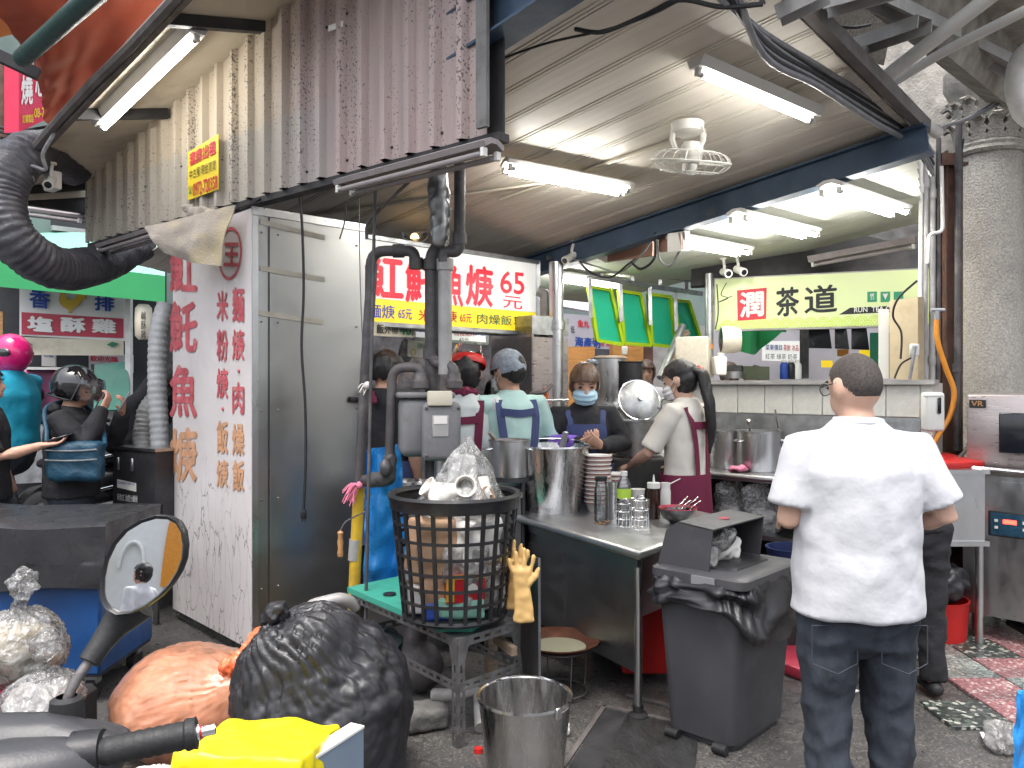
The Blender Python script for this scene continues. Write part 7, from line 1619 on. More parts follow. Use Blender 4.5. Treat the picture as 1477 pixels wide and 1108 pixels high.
# ------------------------------------------------------------------ scooters
def scooter(label, loc, rz, seat='seat', body='scooter'):
    """side-on scooter facing +x, base at origin"""
    t = thing('scooter', label, 'scooter', loc, rz); p = lambda n, mb, m, s=50: part(n, mb, K[m], t, False, s)
    for x in (-.62, .62):
        mb = MB(); M = TR((x, 0, .23), 0, R(90))
        w = p('wheel', MB().lathe([(.13, -.05), (.2, -.055), (.232, -.03), (.24, 0), (.232, .03), (.2, .055), (.13, .05)], (0, 0, 0), 30, M=M), 'rubber')
        r_ = part('rim', MB().lathe([(0, -.05), (.03, -.05), (.04, -.02), (.13, -.03), (.14, 0), (.13, .03), (.04, .02), (.03, .05), (0, .05)], (0, 0, 0), 24, M=M), K['galv'], w, False)
    bd_ = MB().etube([(-.88, 0, .66), (-.6, 0, .62), (-.25, 0, .56), (-.12, 0, .40)], [(.08, .07), (.15, .13), (.15, .15), (.13, .09)], (0, 1, 0)).etube([(-.15, 0, .30), (.2, 0, .28), (.36, 0, .32)], [(.15, .05), (.16, .045), (.15, .06)], (0, 1, 0)).etube([(.34, 0, .32), (.44, 0, .6), (.50, 0, .85), (.46, 0, .98)], [(.17, .06), (.2, .07), (.17, .08), (.13, .07)], (0, 1, 0))
    p('body_shell', remesh(bd_, .02, 4), body, 60)
    p('seat', remesh(MB().etube([(-.82, 0, .80), (-.5, 0, .80), (-.2, 0, .76), (-.02, 0, .74)], [(.09, .05), (.14, .06), (.14, .06), (.09, .04)], (0, 1, 0)), .018, 3), seat, 60)
    p('front_fender', MB().surf(lambda u, v: V((.62+.265*math.cos(R(20+130*u)), -.06+.12*v, .23+.265*math.sin(R(20+130*u)))), 12, 4, thick=.012), body)
    p('handlebar', MB().tube([(.36, -.33, 1.02), (.44, -.12, 1.03), (.44, .12, 1.03), (.36, .33, 1.02)], .014, 8), 'castiron')
    for y in (-.33, .33):
        p('grip', MB().cyl((.335, y*1.18, 1.015), (.38, y*.75, 1.025), .019, n=12), 'rubber')
        mr_ = p('mirror_head', MB().ell((.40, y*1.15, 1.24), (.02, .065, .045)), 'blackp'); part('stem', MB().tube([(.42, y*.8, 1.03), (.42, y*1.0, 1.13), (.40, y*1.12, 1.22)], .006, 6), K['blackp'], mr_, False)
    p('headlight', MB().ell((.53, 0, .92), (.04, .1, .06)), 'glass')
    p('tail_light', MB().ell((-.93, 0, .68), (.03, .09, .03)), 'redp')
    p('engine_case', remesh(MB().etube([(-.25, .10, .30), (-.62, .12, .25)], [(.07, .10), (.06, .10)], (0, 1, 0)), .02, 3), 'castiron')
    p('exhaust', MB().tube([(-.2, -.14, .22), (-.4, -.16, .25), (-.5, -.17, .28), (-.95, -.18, .34)], [.02, .03, .055, .055], 14), 'galv')
    p('grab_rail', MB().tube(arc([(-.55, .13, .80), (-.9, .12, .86), (-.9, -.12, .86), (-.55, -.13, .80)], .06), .011, 8), 'chrome')
    p('trim', MB().tube(spline([(-.75, -.15, .62), (-.45, -.17, .55), (-.2, -.16, .5)]), .012, 8).tube(spline([(-.75, .15, .62), (-.45, .17, .55), (-.2, .16, .5)]), .012, 8), 'chrome')
    p('centre_stand', MB().tube([(-.3, -.12, .18), (-.36, -.14, .0)], .012, 6).tube([(-.3, .12, .18), (-.36, .14, .0)], .012, 6), 'castiron')
    return t
scooter('dark scooter carrying the rider in the teal jacket', V((P(62, 700, 5.75).x, 5.75, .24)), R(168))
scooter('black scooter parked behind the helmeted person with the bag', V((P(168, 690, 6.5).x, 6.5, .22)), R(172))
# ------------------------------------------------------------------ foreground scooter: mirror, grip, cowl
fs = thing('scooter', 'nearest scooter with its mirror and grip at the lower left', 'scooter', V((-.75, .95, 0)), 0)
mo_ = V((P(206, 818, 1.05))); mn = V((0.02, -.985, .172)).normalized(); mu = V((1, 0, 0)); mu = (mu-mn*mu.dot(mn)).normalized(); mv = mn.cross(mu)
out = [(146, 857), (147, 835), (153, 808), (165, 783), (182, 763), (205, 749), (228, 742), (246, 743), (259, 750), (267, 764), (270, 785), (268, 805), (261, 824), (249, 843), (233, 860), (213, 875), (190, 886), (170, 888), (155, 880), (148, 869)]
op = [ONPLANE(x, y, mo_, mn) for x, y in out]; oc = sum(op, V((0, 0, 0)))/len(op)
def ringp(s_, o): return [oc+(q-oc)*s_+mn*o for q in op]
loops = [ringp(.905, .001), ringp(.93, .006), ringp(.97, .008), ringp(1.0, .002), ringp(.98, -.012), ringp(.8, -.03), ringp(.4, -.042)]
mb = loft(loops, False); n = len(op); mb.f.append(tuple((len(loops)-1)*n+i for i in range(n))); mb.m.append(0)
hdm = part('mirror_housing', mb, K['blackp'], fs, smooth=70)
gls = MB(); rings = [(1.0, 0)]; gl_ = []
for k in range(7):
    s_ = .915*(1-k/7.0)
    for q in op:
        e = (q-oc)*s_; gl_.append(oc+e+mn*(.004-(e.length**2)/(2*.9)))
gls.v = gl_+[oc+mn*.004]; 
for k in range(6): gls.f += [(k*n+i, k*n+(i+1) % n, (k+1)*n+(i+1) % n, (k+1)*n+i) for i in range(n)]
gls.f += [(6*n+i, 6*n+(i+1) % n, 7*n) for i in range(n)]; gls.m = [0]*len(gls.f)
part('mirror_glass', gls, K['mirror'], hdm, smooth=180)
st0, st1, st2, st3 = P(200, 868, 1.075), P(163, 905, 1.06), P(128, 955, 1.03), P(92, 1020, 1.0)
part('mirror_neck', MB().tube([st0, P(178, 888, 1.07), st1, P(146, 928, 1.045), st2], [.027, .023, .018, .0145, .0135], 16), K['rubber'], fs)
part('mirror_stem', MB().tube(arc([st2, P(103, 990, 1.01), st3+UZ*-.01], .03), .0065, 10), K['castiron'], fs)
part('stem_boot', MB().lathe([(.021, -.025), (.0215, -.004), (.019, .022), (.012, .026)], P(96, 1034, 1.0), 18), K['rubber'], fs)
cw = remesh(MB().etube([P(-120, 1118, .95), P(0, 1103, .97), P(90, 1093, .98), P(150, 1088, .97)], [(.06, .05), (.062, .05), (.055, .045), (.03, .03)], UZ).etube([P(60, 1076, 1.0), P(120, 1080, 1.0), P(158, 1076, 1.0)], [(.03, .04), (.035, .04), (.028, .03)], UZ), .006, 4)
part('cowl', cw, K['cowl'], fs, smooth=60)
part('cowl_lower', remesh(MB().etube([P(-120, 1200, .9), P(20, 1150, .93), P(110, 1120, .95)], [(.07, .06), (.07, .06), (.05, .04)], UZ), .01, 4), K['cowl'], fs, smooth=60)
part('switch_collar', MB().tube([P(108, 1092, .955), P(150, 1084, .96)], [.03, .026], 20), K['blackp'], fs)
ga, gb2 = P(140, 1087, .955), P(284, 1057, .985)
gpm = MB(); N = 40; pp, rr_ = [], []
for i in range(N+1):
    u = i/N; pp.append(ga.lerp(gb2, u)); rr_.append(.0165*(1+.05*(1 if (i % 4) < 2 else 0))*(1 if u < .9 else 1.12))
part('grip', gpm.tube(pp, rr_, 24), K['rubber'], fs, smooth=30)
ge = (gb2-ga).normalized(); part('bar_end', MB().cyl(gb2, gb2+ge*.004, .010, n=14).tube([gb2+ge*.003, gb2+ge*.022], .0065, 12), K['chrome'], fs); part('end_washer', MB().cyl(gb2+ge*.001, gb2+ge*.006, .0085, n=14), K['redp'], fs)
part('handlebar', MB().tube([P(40, 1105, .94), ga], .011, 10), K['castiron'], fs)
part('steering_column', MB().tube([P(-60, 1150, .9), V((-.85, .85, .35)), V((-.85, .85, .0))], [.05, .08, .08], 14), K['scooter'], fs)
# ------------------------------------------------------------------ street behind the lens (seen only in the mirror)
bh = thing('shopfront', 'pale shop front with orange panel reflected in the scooter mirror', 'building', V((-3, -7, 0)))
part('wall', MB().bb(-12, 9, -7.2, -7.0, 0, 4.6), K['white'], bh)
part('orange_panel', MB().bb(-3.0, -2.1, -6.98, -6.9, 1.6, 4.4), K['hose'], bh); part('pink_panel', MB().bb(-2.05, .2, -6.98, -6.9, 1.7, 4.2), K['bowl'], bh)
part('shutter', MB().bb(-2.0, .0, -6.98, -6.93, .1, 1.6), K['galv'], bh)
part('arch', MB().tube([V((-4.2+.5*math.cos(math.pi*i/12), -6.9, 2.2+.9*math.sin(math.pi*i/12))) for i in range(13)], .07, 8), K['white'], bh)
bs = part('hanging_sign', MB().bb(-6.0, -5.4, -6.7, -6.5, 1.8, 3.4), K['yellow'], bh)
# ------------------------------------------------------------------ market behind the green flaps and under the sign
board('seafood_banner', 'pale banner with blue and red characters hanging beyond the steel flue', 'banner', ((811, 452, 500), (882, 458, 504)), 9.6, 10.0, 'banner', [('魚丸', 833, 850, 461, 472, 'red', .03), ('海產粥', 829, 866, 485, 500, 'blue', .03), ('伍', 823, 829, 470, 480, 'black_ink', .01), ('湯麵', 853, 868, 462, 472, 'red', .01), ('飯 麵', 866, 880, 492, 499, 'red', .01)])
solo('grey_canopy', MB().slab([P(800, 440, 9.5), P(870, 452, 10), P(850, 400, 11), P(790, 395, 10.5)], .03), K['lilac'], 'pale lilac canopy over the stall beyond the steel flue', 'canopy')
t = thing('wood_cabinet', 'orange wood cabinet behind the stock pots', 'cabinet', P(905, 520, 8.5)*V((1, 1, 0))); part('body', MB().slab([P(884, 700, 8.5), P(928, 700, 8.5), P(928, 492, 8.5), P(884, 492, 8.5)], .3), K['wood2'], t); part('socket', MB().rbox(P(901, 506, 8.4), (.06, .04, .09), .008, 1), K['whitep'], t)
solo('wood_pillar', MB().slab([P(928, 700, 8.8), P(942, 700, 8.8), P(942, 490, 8.8), P(928, 490, 8.8)], .2), K['rust'], 'dark brown pillar right of the orange wood cabinet', 'pillar')
solo('lattice_screen', MB().slab([P(816, 700, 9.3), P(858, 700, 9.3), P(858, 500, 9.3), P(816, 500, 9.3)], .1), K['wood2'], 'orange lattice screen behind the masked cook', 'screen')
solo('grey_shutter', MB().slab([P(942, 700, 9.5), P(1030, 700, 9.5), P(1030, 470, 9.5), P(942, 470, 9.5)], .1), K['pipe_light'], 'pale grey shutter behind the speckled box', 'shutter')
solo('teal_bin', MB().slab([P(838, 620, 6.8), P(866, 620, 6.8), P(866, 530, 6.8), P(838, 530, 6.8)], .2), K['green_case'], 'dark teal container left of the shiny stock pot', 'container')
t = thing('tea_back_counter', 'cluttered counter inside the tea shop hatch', 'counter', P(1150, 560, 7.2)*V((1, 1, 0)))
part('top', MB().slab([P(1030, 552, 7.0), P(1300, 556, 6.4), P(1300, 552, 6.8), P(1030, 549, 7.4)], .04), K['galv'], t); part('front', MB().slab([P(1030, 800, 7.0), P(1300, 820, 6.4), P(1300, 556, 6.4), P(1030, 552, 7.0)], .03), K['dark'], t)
solo('steel_basin', MB().slab([P(1072, 547, 6.6), P(1110, 548, 6.55), P(1110, 529, 6.55), P(1072, 528, 6.6)], .18), K['olive'], 'olive metal basin in the tea shop hatch', 'basin')
solo('black_tray', MB().slab([P(1042, 535, 6.7), P(1070, 536, 6.65), P(1070, 527, 6.65), P(1042, 527, 6.7)], .2), K['dark'], 'black tray on a tin in the tea shop hatch', 'tray')
solo('tin', MB().cyl(P(1056, 546, 6.6), P(1056, 536, 6.6), .09, n=18), K['steel'], 'shiny tin under the black tray in the tea hatch', 'tin')
def drape(u, v): return P(1042+88*u, 472+(8+32*math.sin(math.pi*min(1, u*1.1)))*v, 7.6)+V((0, .1*math.sin(u*12), 0))
mb = MB(); mb.surf(drape, 30, 12, thick=.01); solo('green_drape', mb, K['green_tarp'], 'bunched green cloth hanging inside the tea shop', 'cloth')
board('menu_sheet', 'white menu sheets on the tea shop back wall', 'poster', ((1100, 492, 520), (1155, 492, 522)), 8.6, 8.6, 'sign_white', [('菜單價目', 1104, 1128, 497, 505, 'blue', .01), ('茶飲 冰品', 1130, 1152, 497, 506, 'red', .01), ('紅茶 綠茶 奶茶', 1104, 1150, 510, 518, 'black_ink', .0)])
for i, (x0, x1) in enumerate(((1163, 1200), (1204, 1225), (1228, 1254))): solo('menu_screen', MB().slab([P(x0, 502+i, 7.4), P(x1, 503+i, 7.35), P(x1-4, 473, 7.3), P(x0, 474, 7.35)], .05), K['screen'], 'dark hanging panel in the tea shop, %s of three' % ['left', 'middle', 'right'][i], 'panel')
pipe('grey steel pillar in the tea shop behind the hatch', [P(1160, 546, 7.2), P(1160, 470, 7.2)], .04, 'pipe_grey')
for i, (x, y, c) in enumerate(((1208, 508, 'hose'), (1240, 509, 'sign_yellow'), (1185, 524, 'sign_yellow'))): solo('price_card', MB().slab([P(x, y+6, 7.6), P(x+16, y+6, 7.6), P(x+16, y-4, 7.6), P(x, y-4, 7.6)], .01), K[c], ['orange card', 'bright yellow card', 'small yellow card low down'][i]+' in the tea shop behind the man', 'card')
solo('green_banner', MB().slab([P(1256, 546, 7.5), P(1285, 546, 7.5), P(1285, 480, 7.5), P(1256, 480, 7.5)], .02), K['green_ink2'], 'green hanging banner at the right inside the tea hatch', 'banner')
solo('tea_wall', MB().slab([P(1020, 560, 9.0), P(1330, 560, 8.4), P(1330, 440, 8.4), P(1020, 440, 9.0)], .05), K['lilac'], 'pale back wall inside the tea shop', 'wall')
for i, (x, c) in enumerate(((1131, 'blue'), (1150, 'white'), (1141, 'blackp'))): bottle(['blue bottle', 'white bottle', 'black flask'][i]+' standing in the tea shop hatch', P(x, 547, 6.7), .035, .16, c, 'whitep')
solo('white_bag', crumple(MB().ell(P(585, 505, 6.0), (.05, .04, .09)), .01, .02, 18), K['bagclear2'], 'white carrier bag hanging behind the left cook', 'plastic bag')
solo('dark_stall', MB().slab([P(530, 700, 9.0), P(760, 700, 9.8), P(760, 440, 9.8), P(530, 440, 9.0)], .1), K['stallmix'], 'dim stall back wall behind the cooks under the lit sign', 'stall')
# ------------------------------------------------------------------ people
def hand(wr, d, nrm, side, curl=.5, s=1.0):
    """palm, four fingers of unequal length and a thumb from the palm's side"""
    d = V(d).normalized(); nrm = V(nrm); nrm = (nrm-d*nrm.dot(d)).normalized(); lat = d.cross(nrm)*side; wr = V(wr); mb = MB()
    mb.etube([wr, wr+d*.03*s, wr+d*.075*s, wr+d*.09*s], [(.026*s, .019*s), (.034*s, .017*s), (.041*s, .015*s), (.036*s, .012*s)], lat, 14)
    for i, (o, l) in enumerate(((-.030, .066), (-.010, .076), (.011, .071), (.030, .055))):
        p = wr+d*.086*s+lat*o*s; pts = [p-d*.015*s, p]; a = .12
        for k in range(3):
            a += curl*(.75 if k else .5); p = p+(d*math.cos(a)+nrm*math.sin(a)+lat*o*1.2*(1-curl))*l*s*(.45, .31, .24)[k]; pts.append(p)
        mb.etube(pts, [.0088*s, .0088*s, .0082*s, .0076*s, .0066*s], lat, 10)
    p = wr+d*.028*s-lat*.03*s
    mb.etube([p, p+(d*.55-lat*.7+nrm*.25)*.036*s, p+(d*.9-lat*.75+nrm*(.3+curl*.4))*.062*s], [.012*s, .0105*s, .0085*s], nrm, 10)
    return remesh(mb, .0048, 2)
def fold(amp, sc, st=(1, 1, .45), o=0):
    return lambda v: amp*(1-2*abs(noise.noise(V((v.x*sc*st[0]+o, v.y*sc*st[1], v.z*sc*st[2]+v.x*2)))))*.6+amp*.4*noise.noise(V((v.x*sc*2.2, v.y*sc*2.2+o, v.z*sc*2)))+amp*.38*folds(v, sc*.6, int(o)+3, 5)
def person(label, loc, rz, H=1.65, wf=1.0, arms=None, legs=None, lean=0, yaw=0, pitch=0, hs=1.0, skin='skin', top='tee', sleeve='short', hem=.82, loose=.014,
           trousers='denim', hair='short', hmat='hair_black', vox=.012, hands=True, famp=.010, face=True, shoes=True, shz=1.355, slv=.9):
    t = thing('person', label, 'person', loc, rz); s = H/1.65
    Lm = Matrix.Translation((0, 0, .92)) @ Matrix.Rotation(-R(lean), 4, 'X') @ Matrix.Translation((0, 0, -.92))
    U = lambda x, y, z: Lm @ V((x, y, z)) if z > .93 else V((x, y, z))
    Mh = Lm @ Matrix.Translation((0, 0, 1.45)) @ Euler((R(-pitch), 0, R(yaw))).to_matrix().to_4x4() @ Matrix.Scale(hs, 4) @ Matrix.Translation((0, 0, -1.45))
    sx = .172*wf
    arms = arms or {}
    AR = {}
    for k, sd in (('R', 1), ('L', -1)):
        el, wr = arms.get(k, ((sd*(sx+.05), -.02, 1.09), (sd*(sx+.05), .05, .86)))[:2]; AR[k] = (U(sd*sx, -.005, shz), V(el), V(wr))
    legs = legs or {}
    LG = {}
    for k, sd in (('R', 1), ('L', -1)):
        LG[k] = legs.get(k, ((sd*.09*wf, .01, .46), (sd*.095*wf, -.02, .08)))
    # body: one continuous surface
    b = MB()
    b.etube([U(0, 0, .87), U(0, 0, .99), U(0, 0, 1.12), U(0, 0, 1.26), U(0, -.01, 1.36), U(0, -.01, 1.42)], [(.15*wf, .10*wf), (.135*wf, .09*wf), (.145*wf, .10*wf), (.16*wf, .10*wf), (.14*wf, .078), (.06, .055)], (1, 0, 0))
    b.etube([U(0, -.012, 1.38), U(0, .005, 1.44), Mh @ V((0, .01, 1.50))], [.062*(.6+.4*wf), .056*(.6+.4*wf), .052], (1, 0, 0))
    Rh = Mh.to_3x3()
    b.ell(Mh @ V((0, -.005, 1.552)), (.076, .097, .103), M=Rh, n=20, m=14); b.ell(Mh @ V((0, .035, 1.495)), (.058, .062, .065), M=Rh)
    b.ell(Mh @ V((0, .100, 1.520)), (.013, .018, .022), M=Rh, n=10, m=8); b.ell(Mh @ V((0, .094, 1.472)), (.024, .010, .009), M=Rh, n=10, m=6)
    for sd in (-1, 1): b.ell(Mh @ V((sd*.079, -.005, 1.535)), (.010, .022, .034), M=Rh, n=10, m=8)
    for k, sd in (('R', 1), ('L', -1)):
        sh, el, wr = AR[k]; aw_ = .7+.3*wf
        b.etube([sh, sh.lerp(el, .5), el, el.lerp(wr, .4), wr], [.050*aw_, .044*aw_, .038*aw_, .038*aw_, .025], (0, 1, .3), 14)
        kn, an = V(LG[k][0]), V(LG[k][1]); hp = V((sd*.085*wf, 0, .88))
        b.etube([hp, hp.lerp(kn, .5), kn, kn.lerp(an, .35), an], [.085*wf, .070*wf, .052, .054, .036], (1, 0, 0), 14)
        if shoes: b.etube([an+V((0, -.03, -.045)), an+V((0, .05, -.05)), an+V((0, .14, -.058))], [(.034, .028), (.042, .03), (.036, .02)], (1, 0, 0), 12)
    body = remesh(b, vox, 4)
    S3 = lambda mb: (setattr(mb, 'v', [v*s for v in mb.v]), mb)[1]
    for k, sd in (('R', 1), ('L', -1)):
        a = arms.get(k)
        if hands and a and len(a) > 2:
            d, nr, cu = a[2]; body.join(hand(AR[k][2]-V(d).normalized()*.012, d, nr, sd, cu))
    part('body', S3(body), K[skin], t, False, 80)
    # trousers
    q = MB(); q.etube([(0, 0, hem-.02 if hem < .80 else .80), (0, 0, .90), (0, 0, 1.0)], [(.168*wf, .12*wf), (.165*wf, .118*wf), (.15*wf, .105*wf)], (1, 0, 0), 18)
    for k, sd in (('R', 1), ('L', -1)):
        kn, an = V(LG[k][0]), V(LG[k][1]); hp = V((sd*.084*wf, 0, .88))
        q.etube([hp, hp.lerp(kn, .45), kn, kn.lerp(an, .5), an+V((0, 0, .0))], [.098*wf, .088*wf, .074*(.5+.5*wf), .068*(.5+.5*wf), .062*(.5+.5*wf)], (1, 0, 0), 16, dome=False)
    tr = displace(remesh(q, vox, 3), fold(famp*1.3, 9, (1, 1, 1.3), 3)); part('trousers', S3(tr), K[trousers], t, False, 80)
    if shoes:
        for k in ('R', 'L'):
            an = V(LG[k][1]); sm_ = remesh(MB().etube([an+V((0, -.035, -.035)), an+V((0, .04, -.035)), an+V((0, .15, -.05))], [(.04, .04), (.046, .04), (.04, .026)], (1, 0, 0), 12), .014, 2); part('shoe', S3(sm_), K['rubber'], t, False, 80)
    # top
    if top:
        L_ = loose; c = MB()
        c.etube([V((0, 0, hem)), V((0, 0, max(hem+.02, .92))), U(0, 0, 1.0), U(0, .0, 1.12), U(0, 0, 1.26), U(0, -.008, 1.35), U(0, -.01, 1.395), U(0, -.008, 1.43)],
                [(.168*wf+L_, .12*wf+L_), (.163*wf+L_, .118*wf+L_), (.155*wf+L_, .112*wf+L_), (.158*wf+L_, .113*wf+L_), (.168*wf+L_, .113*wf+L_), (.155*wf+L_*.6, .098+L_*.5), (.105*wf, .078), (.072, .066)], (1, 0, 0), 24, dome=False)
        for k, sd in (('R', 1), ('L', -1)):
            sh, el, wr = AR[k]; aw_ = .7+.3*wf; i0 = sh+(U(0, 0, 1.34)-sh)*.35
            if sleeve == 'short': e = sh.lerp(el, slv); c.etube([i0, sh+UZ*.006, sh.lerp(el, .4), e], [.060*aw_, .060*aw_+L_*.15, .060*aw_+L_*.3, .063*aw_+L_*.45], (0, 1, .3), 18, dome=False)
            elif sleeve == 'long': c.etube([i0, sh+UZ*.004, sh.lerp(el, .5), el, el.lerp(wr, .5), wr], [.060*aw_, .066*aw_, .062*aw_+L_*.3, .056*aw_+L_*.5, .048*aw_+L_*.4, .036+L_*.3], (0, 1, .3), 18, dome=False)
        cm = displace(remesh(c, vox, 3), fold(famp, 7)); part('shirt' if sleeve == 'short' else 'jacket', S3(cm), K[top], t, False, 80)
    # hair
    if hair:
        g_ = {'buzz': 1.018, 'short': 1.10, 'bob': 1.13, 'long': 1.09}[hair]
        h_ = MB().ell((0, -.005, 1.552), (.076*g_, .097*g_, .103*g_), n=90, m=64)
        if hair == 'buzz': kp = lambda c: c.z > 1.480+.075*max(0, min(1, (c.y+.075)/.06))+.05*max(0, min(1, (c.y-.015)/.04))+.012*nz(c, 40)
        elif hair == 'bob': kp = lambda c: c.z > (1.585 if c.y > .055 else 1.475 if c.y > 0 else 1.45)
        else: kp = lambda c: c.z > 1.468+.075*max(0, min(1, (c.y+.06)/.07))+.05*max(0, min(1, (c.y-.015)/.04))+.01*nz(c, 40)
        h_ = cut(h_, kp)
        if hair != 'buzz': displace(h_, lambda v: .007*nz(v, 24)+.010*max(0, nz(v, 9)))
        if hair == 'buzz': displace(h_, lambda v: -.006*max(0, 1-(v.z-1.475)/.05) if v.y < 0 else 0)
        h_.v = [Mh @ v for v in h_.v]
        part('hair', S3(h_), K['buzz' if hair == 'buzz' else hmat], t, False, 180)
    if face:
        for sd in (-1, 1):
            ey = part('eye', S3(MB().ell(Mh @ V((sd*.031, .083, 1.548)), (.013, .007, .0055), M=Rh, n=12, m=8)), K['eyedark'], t, False)
            part('eyebrow', S3(MB().tube([Mh @ V((sd*x, y, z)) for x, y, z in ((.014, .094, 1.566), (.032, .092, 1.572), (.050, .080, 1.567))], [.003, .0038, .002], 6)), K[hmat], t, False)
    return t, Mh, s, U, AR
def lpart(name, mb, mat, pr, s=1.0, sm=80):
    mb.v = [v*s for v in mb.v]; return part(name, mb, K[mat], pr, False, sm)
def mask(pr, Mh, s, mat):
    m = cut(MB().ell((0, .045, 1.492), (.068, .074, .060), n=36, m=26), lambda c: c.y > .045 and c.z < 1.532); displace(m, lambda v: .004*math.sin(v.z*230)); m.v = [Mh @ v for v in m.v]; lpart('face_mask', m, mat, pr, s)
    lo = MB()
    for sd in (-1, 1): lo.tube([Mh @ V((sd*.066, .05, 1.515)), Mh @ V((sd*.082, .01, 1.545)), Mh @ V((sd*.085, -.02, 1.545)), Mh @ V((sd*.066, .05, 1.475))], .0018, 5)
    lpart('ear_loop', lo, 'maskw', pr, s)
def ribbon(pr, pts, w, nrm, mat, name, s=1.0, off=.0):   # flat cloth strap through points
    pts = [V(p) for p in pts]; mb = MB(); P2 = spline(pts, 8); vs = []
    for i, p in enumerate(P2):
        tg = (P2[min(i+1, len(P2)-1)]-P2[max(i-1, 0)]).normalized(); n_ = V(nrm(p)) if callable(nrm) else V(nrm); sd = tg.cross(n_).normalized(); n_ = sd.cross(tg)
        vs += [p+sd*w/2+n_*off, p-sd*w/2+n_*off, p-sd*w/2+n_*(off+.004), p+sd*w/2+n_*(off+.004)]
    k = len(P2); fs = []
    for i in range(k-1): fs += [(i*4+j, i*4+(j+1) % 4, i*4+4+(j+1) % 4, i*4+4+j) for j in range(4)]
    mb.add(vs, fs); lpart(name, mb, mat, pr, s)
def skirt(pr, s, wf, z0, z1, mat, flare=.03, back=True, L_=.03):
    def f_(u, v):
        a = (-.5+u)*2*math.pi*(1 if back else .62)+math.pi/2; r = 1+.03*math.sin(a*9)*v
        return V((math.cos(a)*(.168*wf+L_+flare*v)*r, math.sin(a)*(.12*wf+L_+flare*v)*r, z1+(z0-z1)*v))
    mb = MB(); mb.surf(f_, 60, 14, thick=.004); lpart('apron_skirt', mb, mat, pr, s)
def tsurf(wf, L_, z, a, k=1.0):      # point on the shirt surface at height z, angle a (a=-90 back)
    zz = [(.92, .163, .118), (1.0, .155, .112), (1.12, .158, .113), (1.26, .168, .113), (1.35, .155, .098), (1.43, .09, .07)]
    for (z0, x0, y0), (z1, x1, y1) in zip(zz, zz[1:]):
        if z <= z1: break
    f_ = max(0, min(1, (z-z0)/(z1-z0))); return V(((x0+(x1-x0)*f_)*wf*math.cos(R(a))+L_*math.cos(R(a)), ((y0+(y1-y0)*f_)*wf+L_)*math.sin(R(a)), z))*1.0
K['eyedark'] = MAT('dark_eye', (.02, .012, .01), .15, 0, .1, 9)
onfloor = lambda px_, d, z=0: V((P(px_, 554, d).x, d, z))
# --- the man in the white T-shirt, back to the lens
mn_, Mh, s, U, AR = person('man in plain white T-shirt and dark jeans, seen from behind', onfloor(1236, 2.72), 0, 1.65, 1.1,
    {'R': ((.288, -.03, 1.10), (.225, .12, 1.06), ((-.85, .45, .05), (-.3, -.6, -.6), .55)), 'L': ((-.238, -.01, 1.09), (-.15, .22, 1.06), ((.6, .8, -.1), (.3, 0, -1), .5))},
    {'R': ((.12, .03, .45), (.13, -.02, .08)), 'L': ((-.105, .0, .45), (-.10, -.04, .08))}, yaw=20, pitch=8, hs=1.0, skin='skin_pale', top='tee', hem=.775, loose=.034, trousers='denim', hair='buzz', vox=.0085, famp=.011, shz=1.325, slv=.8)
gl_ = MB()
for sd in (-1, 1):
    gl_.tube([Mh @ V((sd*.034+.026*math.cos(a), .108-.01*abs(math.cos(a)), 1.545+.021*math.sin(a))) for a in [2*math.pi*i/20 for i in range(20)]], .0018, 6, closed=True)
    gl_.tube([Mh @ V((sd*.060, .098, 1.55)), Mh @ V((sd*.080, .05, 1.552)), Mh @ V((sd*.084, -.01, 1.553))], .0022, 6)
gl_.tube([Mh @ V((-.008, .112, 1.55)), Mh @ V((.008, .112, 1.55))], .0018, 6); lpart('glasses', gl_, 'blackp', mn_, s)
lpart('collar_rib', MB().tube([V((.078*math.cos(a), -.010+.070*math.sin(a), 1.428+.008*math.sin(a))) for a in [2*math.pi*i/28 for i in range(28)]], .006, 8, closed=True), 'tee', mn_, s)
for sd in (-1, 1):
    x0 = sd*.115
    pk = MB(); q_ = [V((x0+a_, -.006-math.sqrt(.118**2-a_*a_), z_)) for a_, z_ in ((-.075, .755), (.075, .755), (.075, .63), (0, .605), (-.075, .63))]
    for a_, b_ in zip(q_, q_[1:]+q_[:1]): pk.tube([a_, a_.lerp(b_, .5), b_], .0022, 5)
    lpart('pocket_seam', pk, 'denimseam', mn_, s)
# --- ponytailed cook in maroon apron
pf, Mh, s, U, AR = person('cook with black ponytail, cream T-shirt and maroon apron', onfloor(988, 5.06), R(48), 1.68, .92,
    {'L': ((-.24, .12, 1.10), (-.13, .32, 1.0), ((.3, .9, -.2), (.2, -.2, -.9), .4)), 'R': ((.25, .03, 1.09), (.17, .25, .97), ((-.2, .9, -.2), (-.2, -.2, -.9), .5))}, yaw=12, pitch=18, hs=1.1, skin='skin_pale', top='tee_cream', hem=.9, loose=.012, trousers='blackcloth', hair='long', vox=.011)
mask(pf, Mh, s, 'maskw')
pt = remesh(MB().etube([Mh @ V((0, -.09, 1.57)), Mh @ V((.0, -.135, 1.54)), V((.01, -.165, 1.40)), V((.015, -.175, 1.25)), V((.01, -.165, 1.10))], [(.04, .03), (.045, .032), (.05, .03), (.04, .024), (.012, .010)], (1, 0, 0), 16), .01, 2); displace(pt, lambda v: .008*noise.noise(V((v.x*60, v.y*60, v.z*5)))); lpart('ponytail', pt, 'hair_black', pf, s)
lpart('side_hair', displace(remesh(MB().ell(Mh @ V((0, -.02, 1.535)), (.089, .085, .10)), .01, 2), lambda v: .005*noise.noise(V((v.x*50, v.y*50, v.z*6)))), 'hair_black', pf, s)
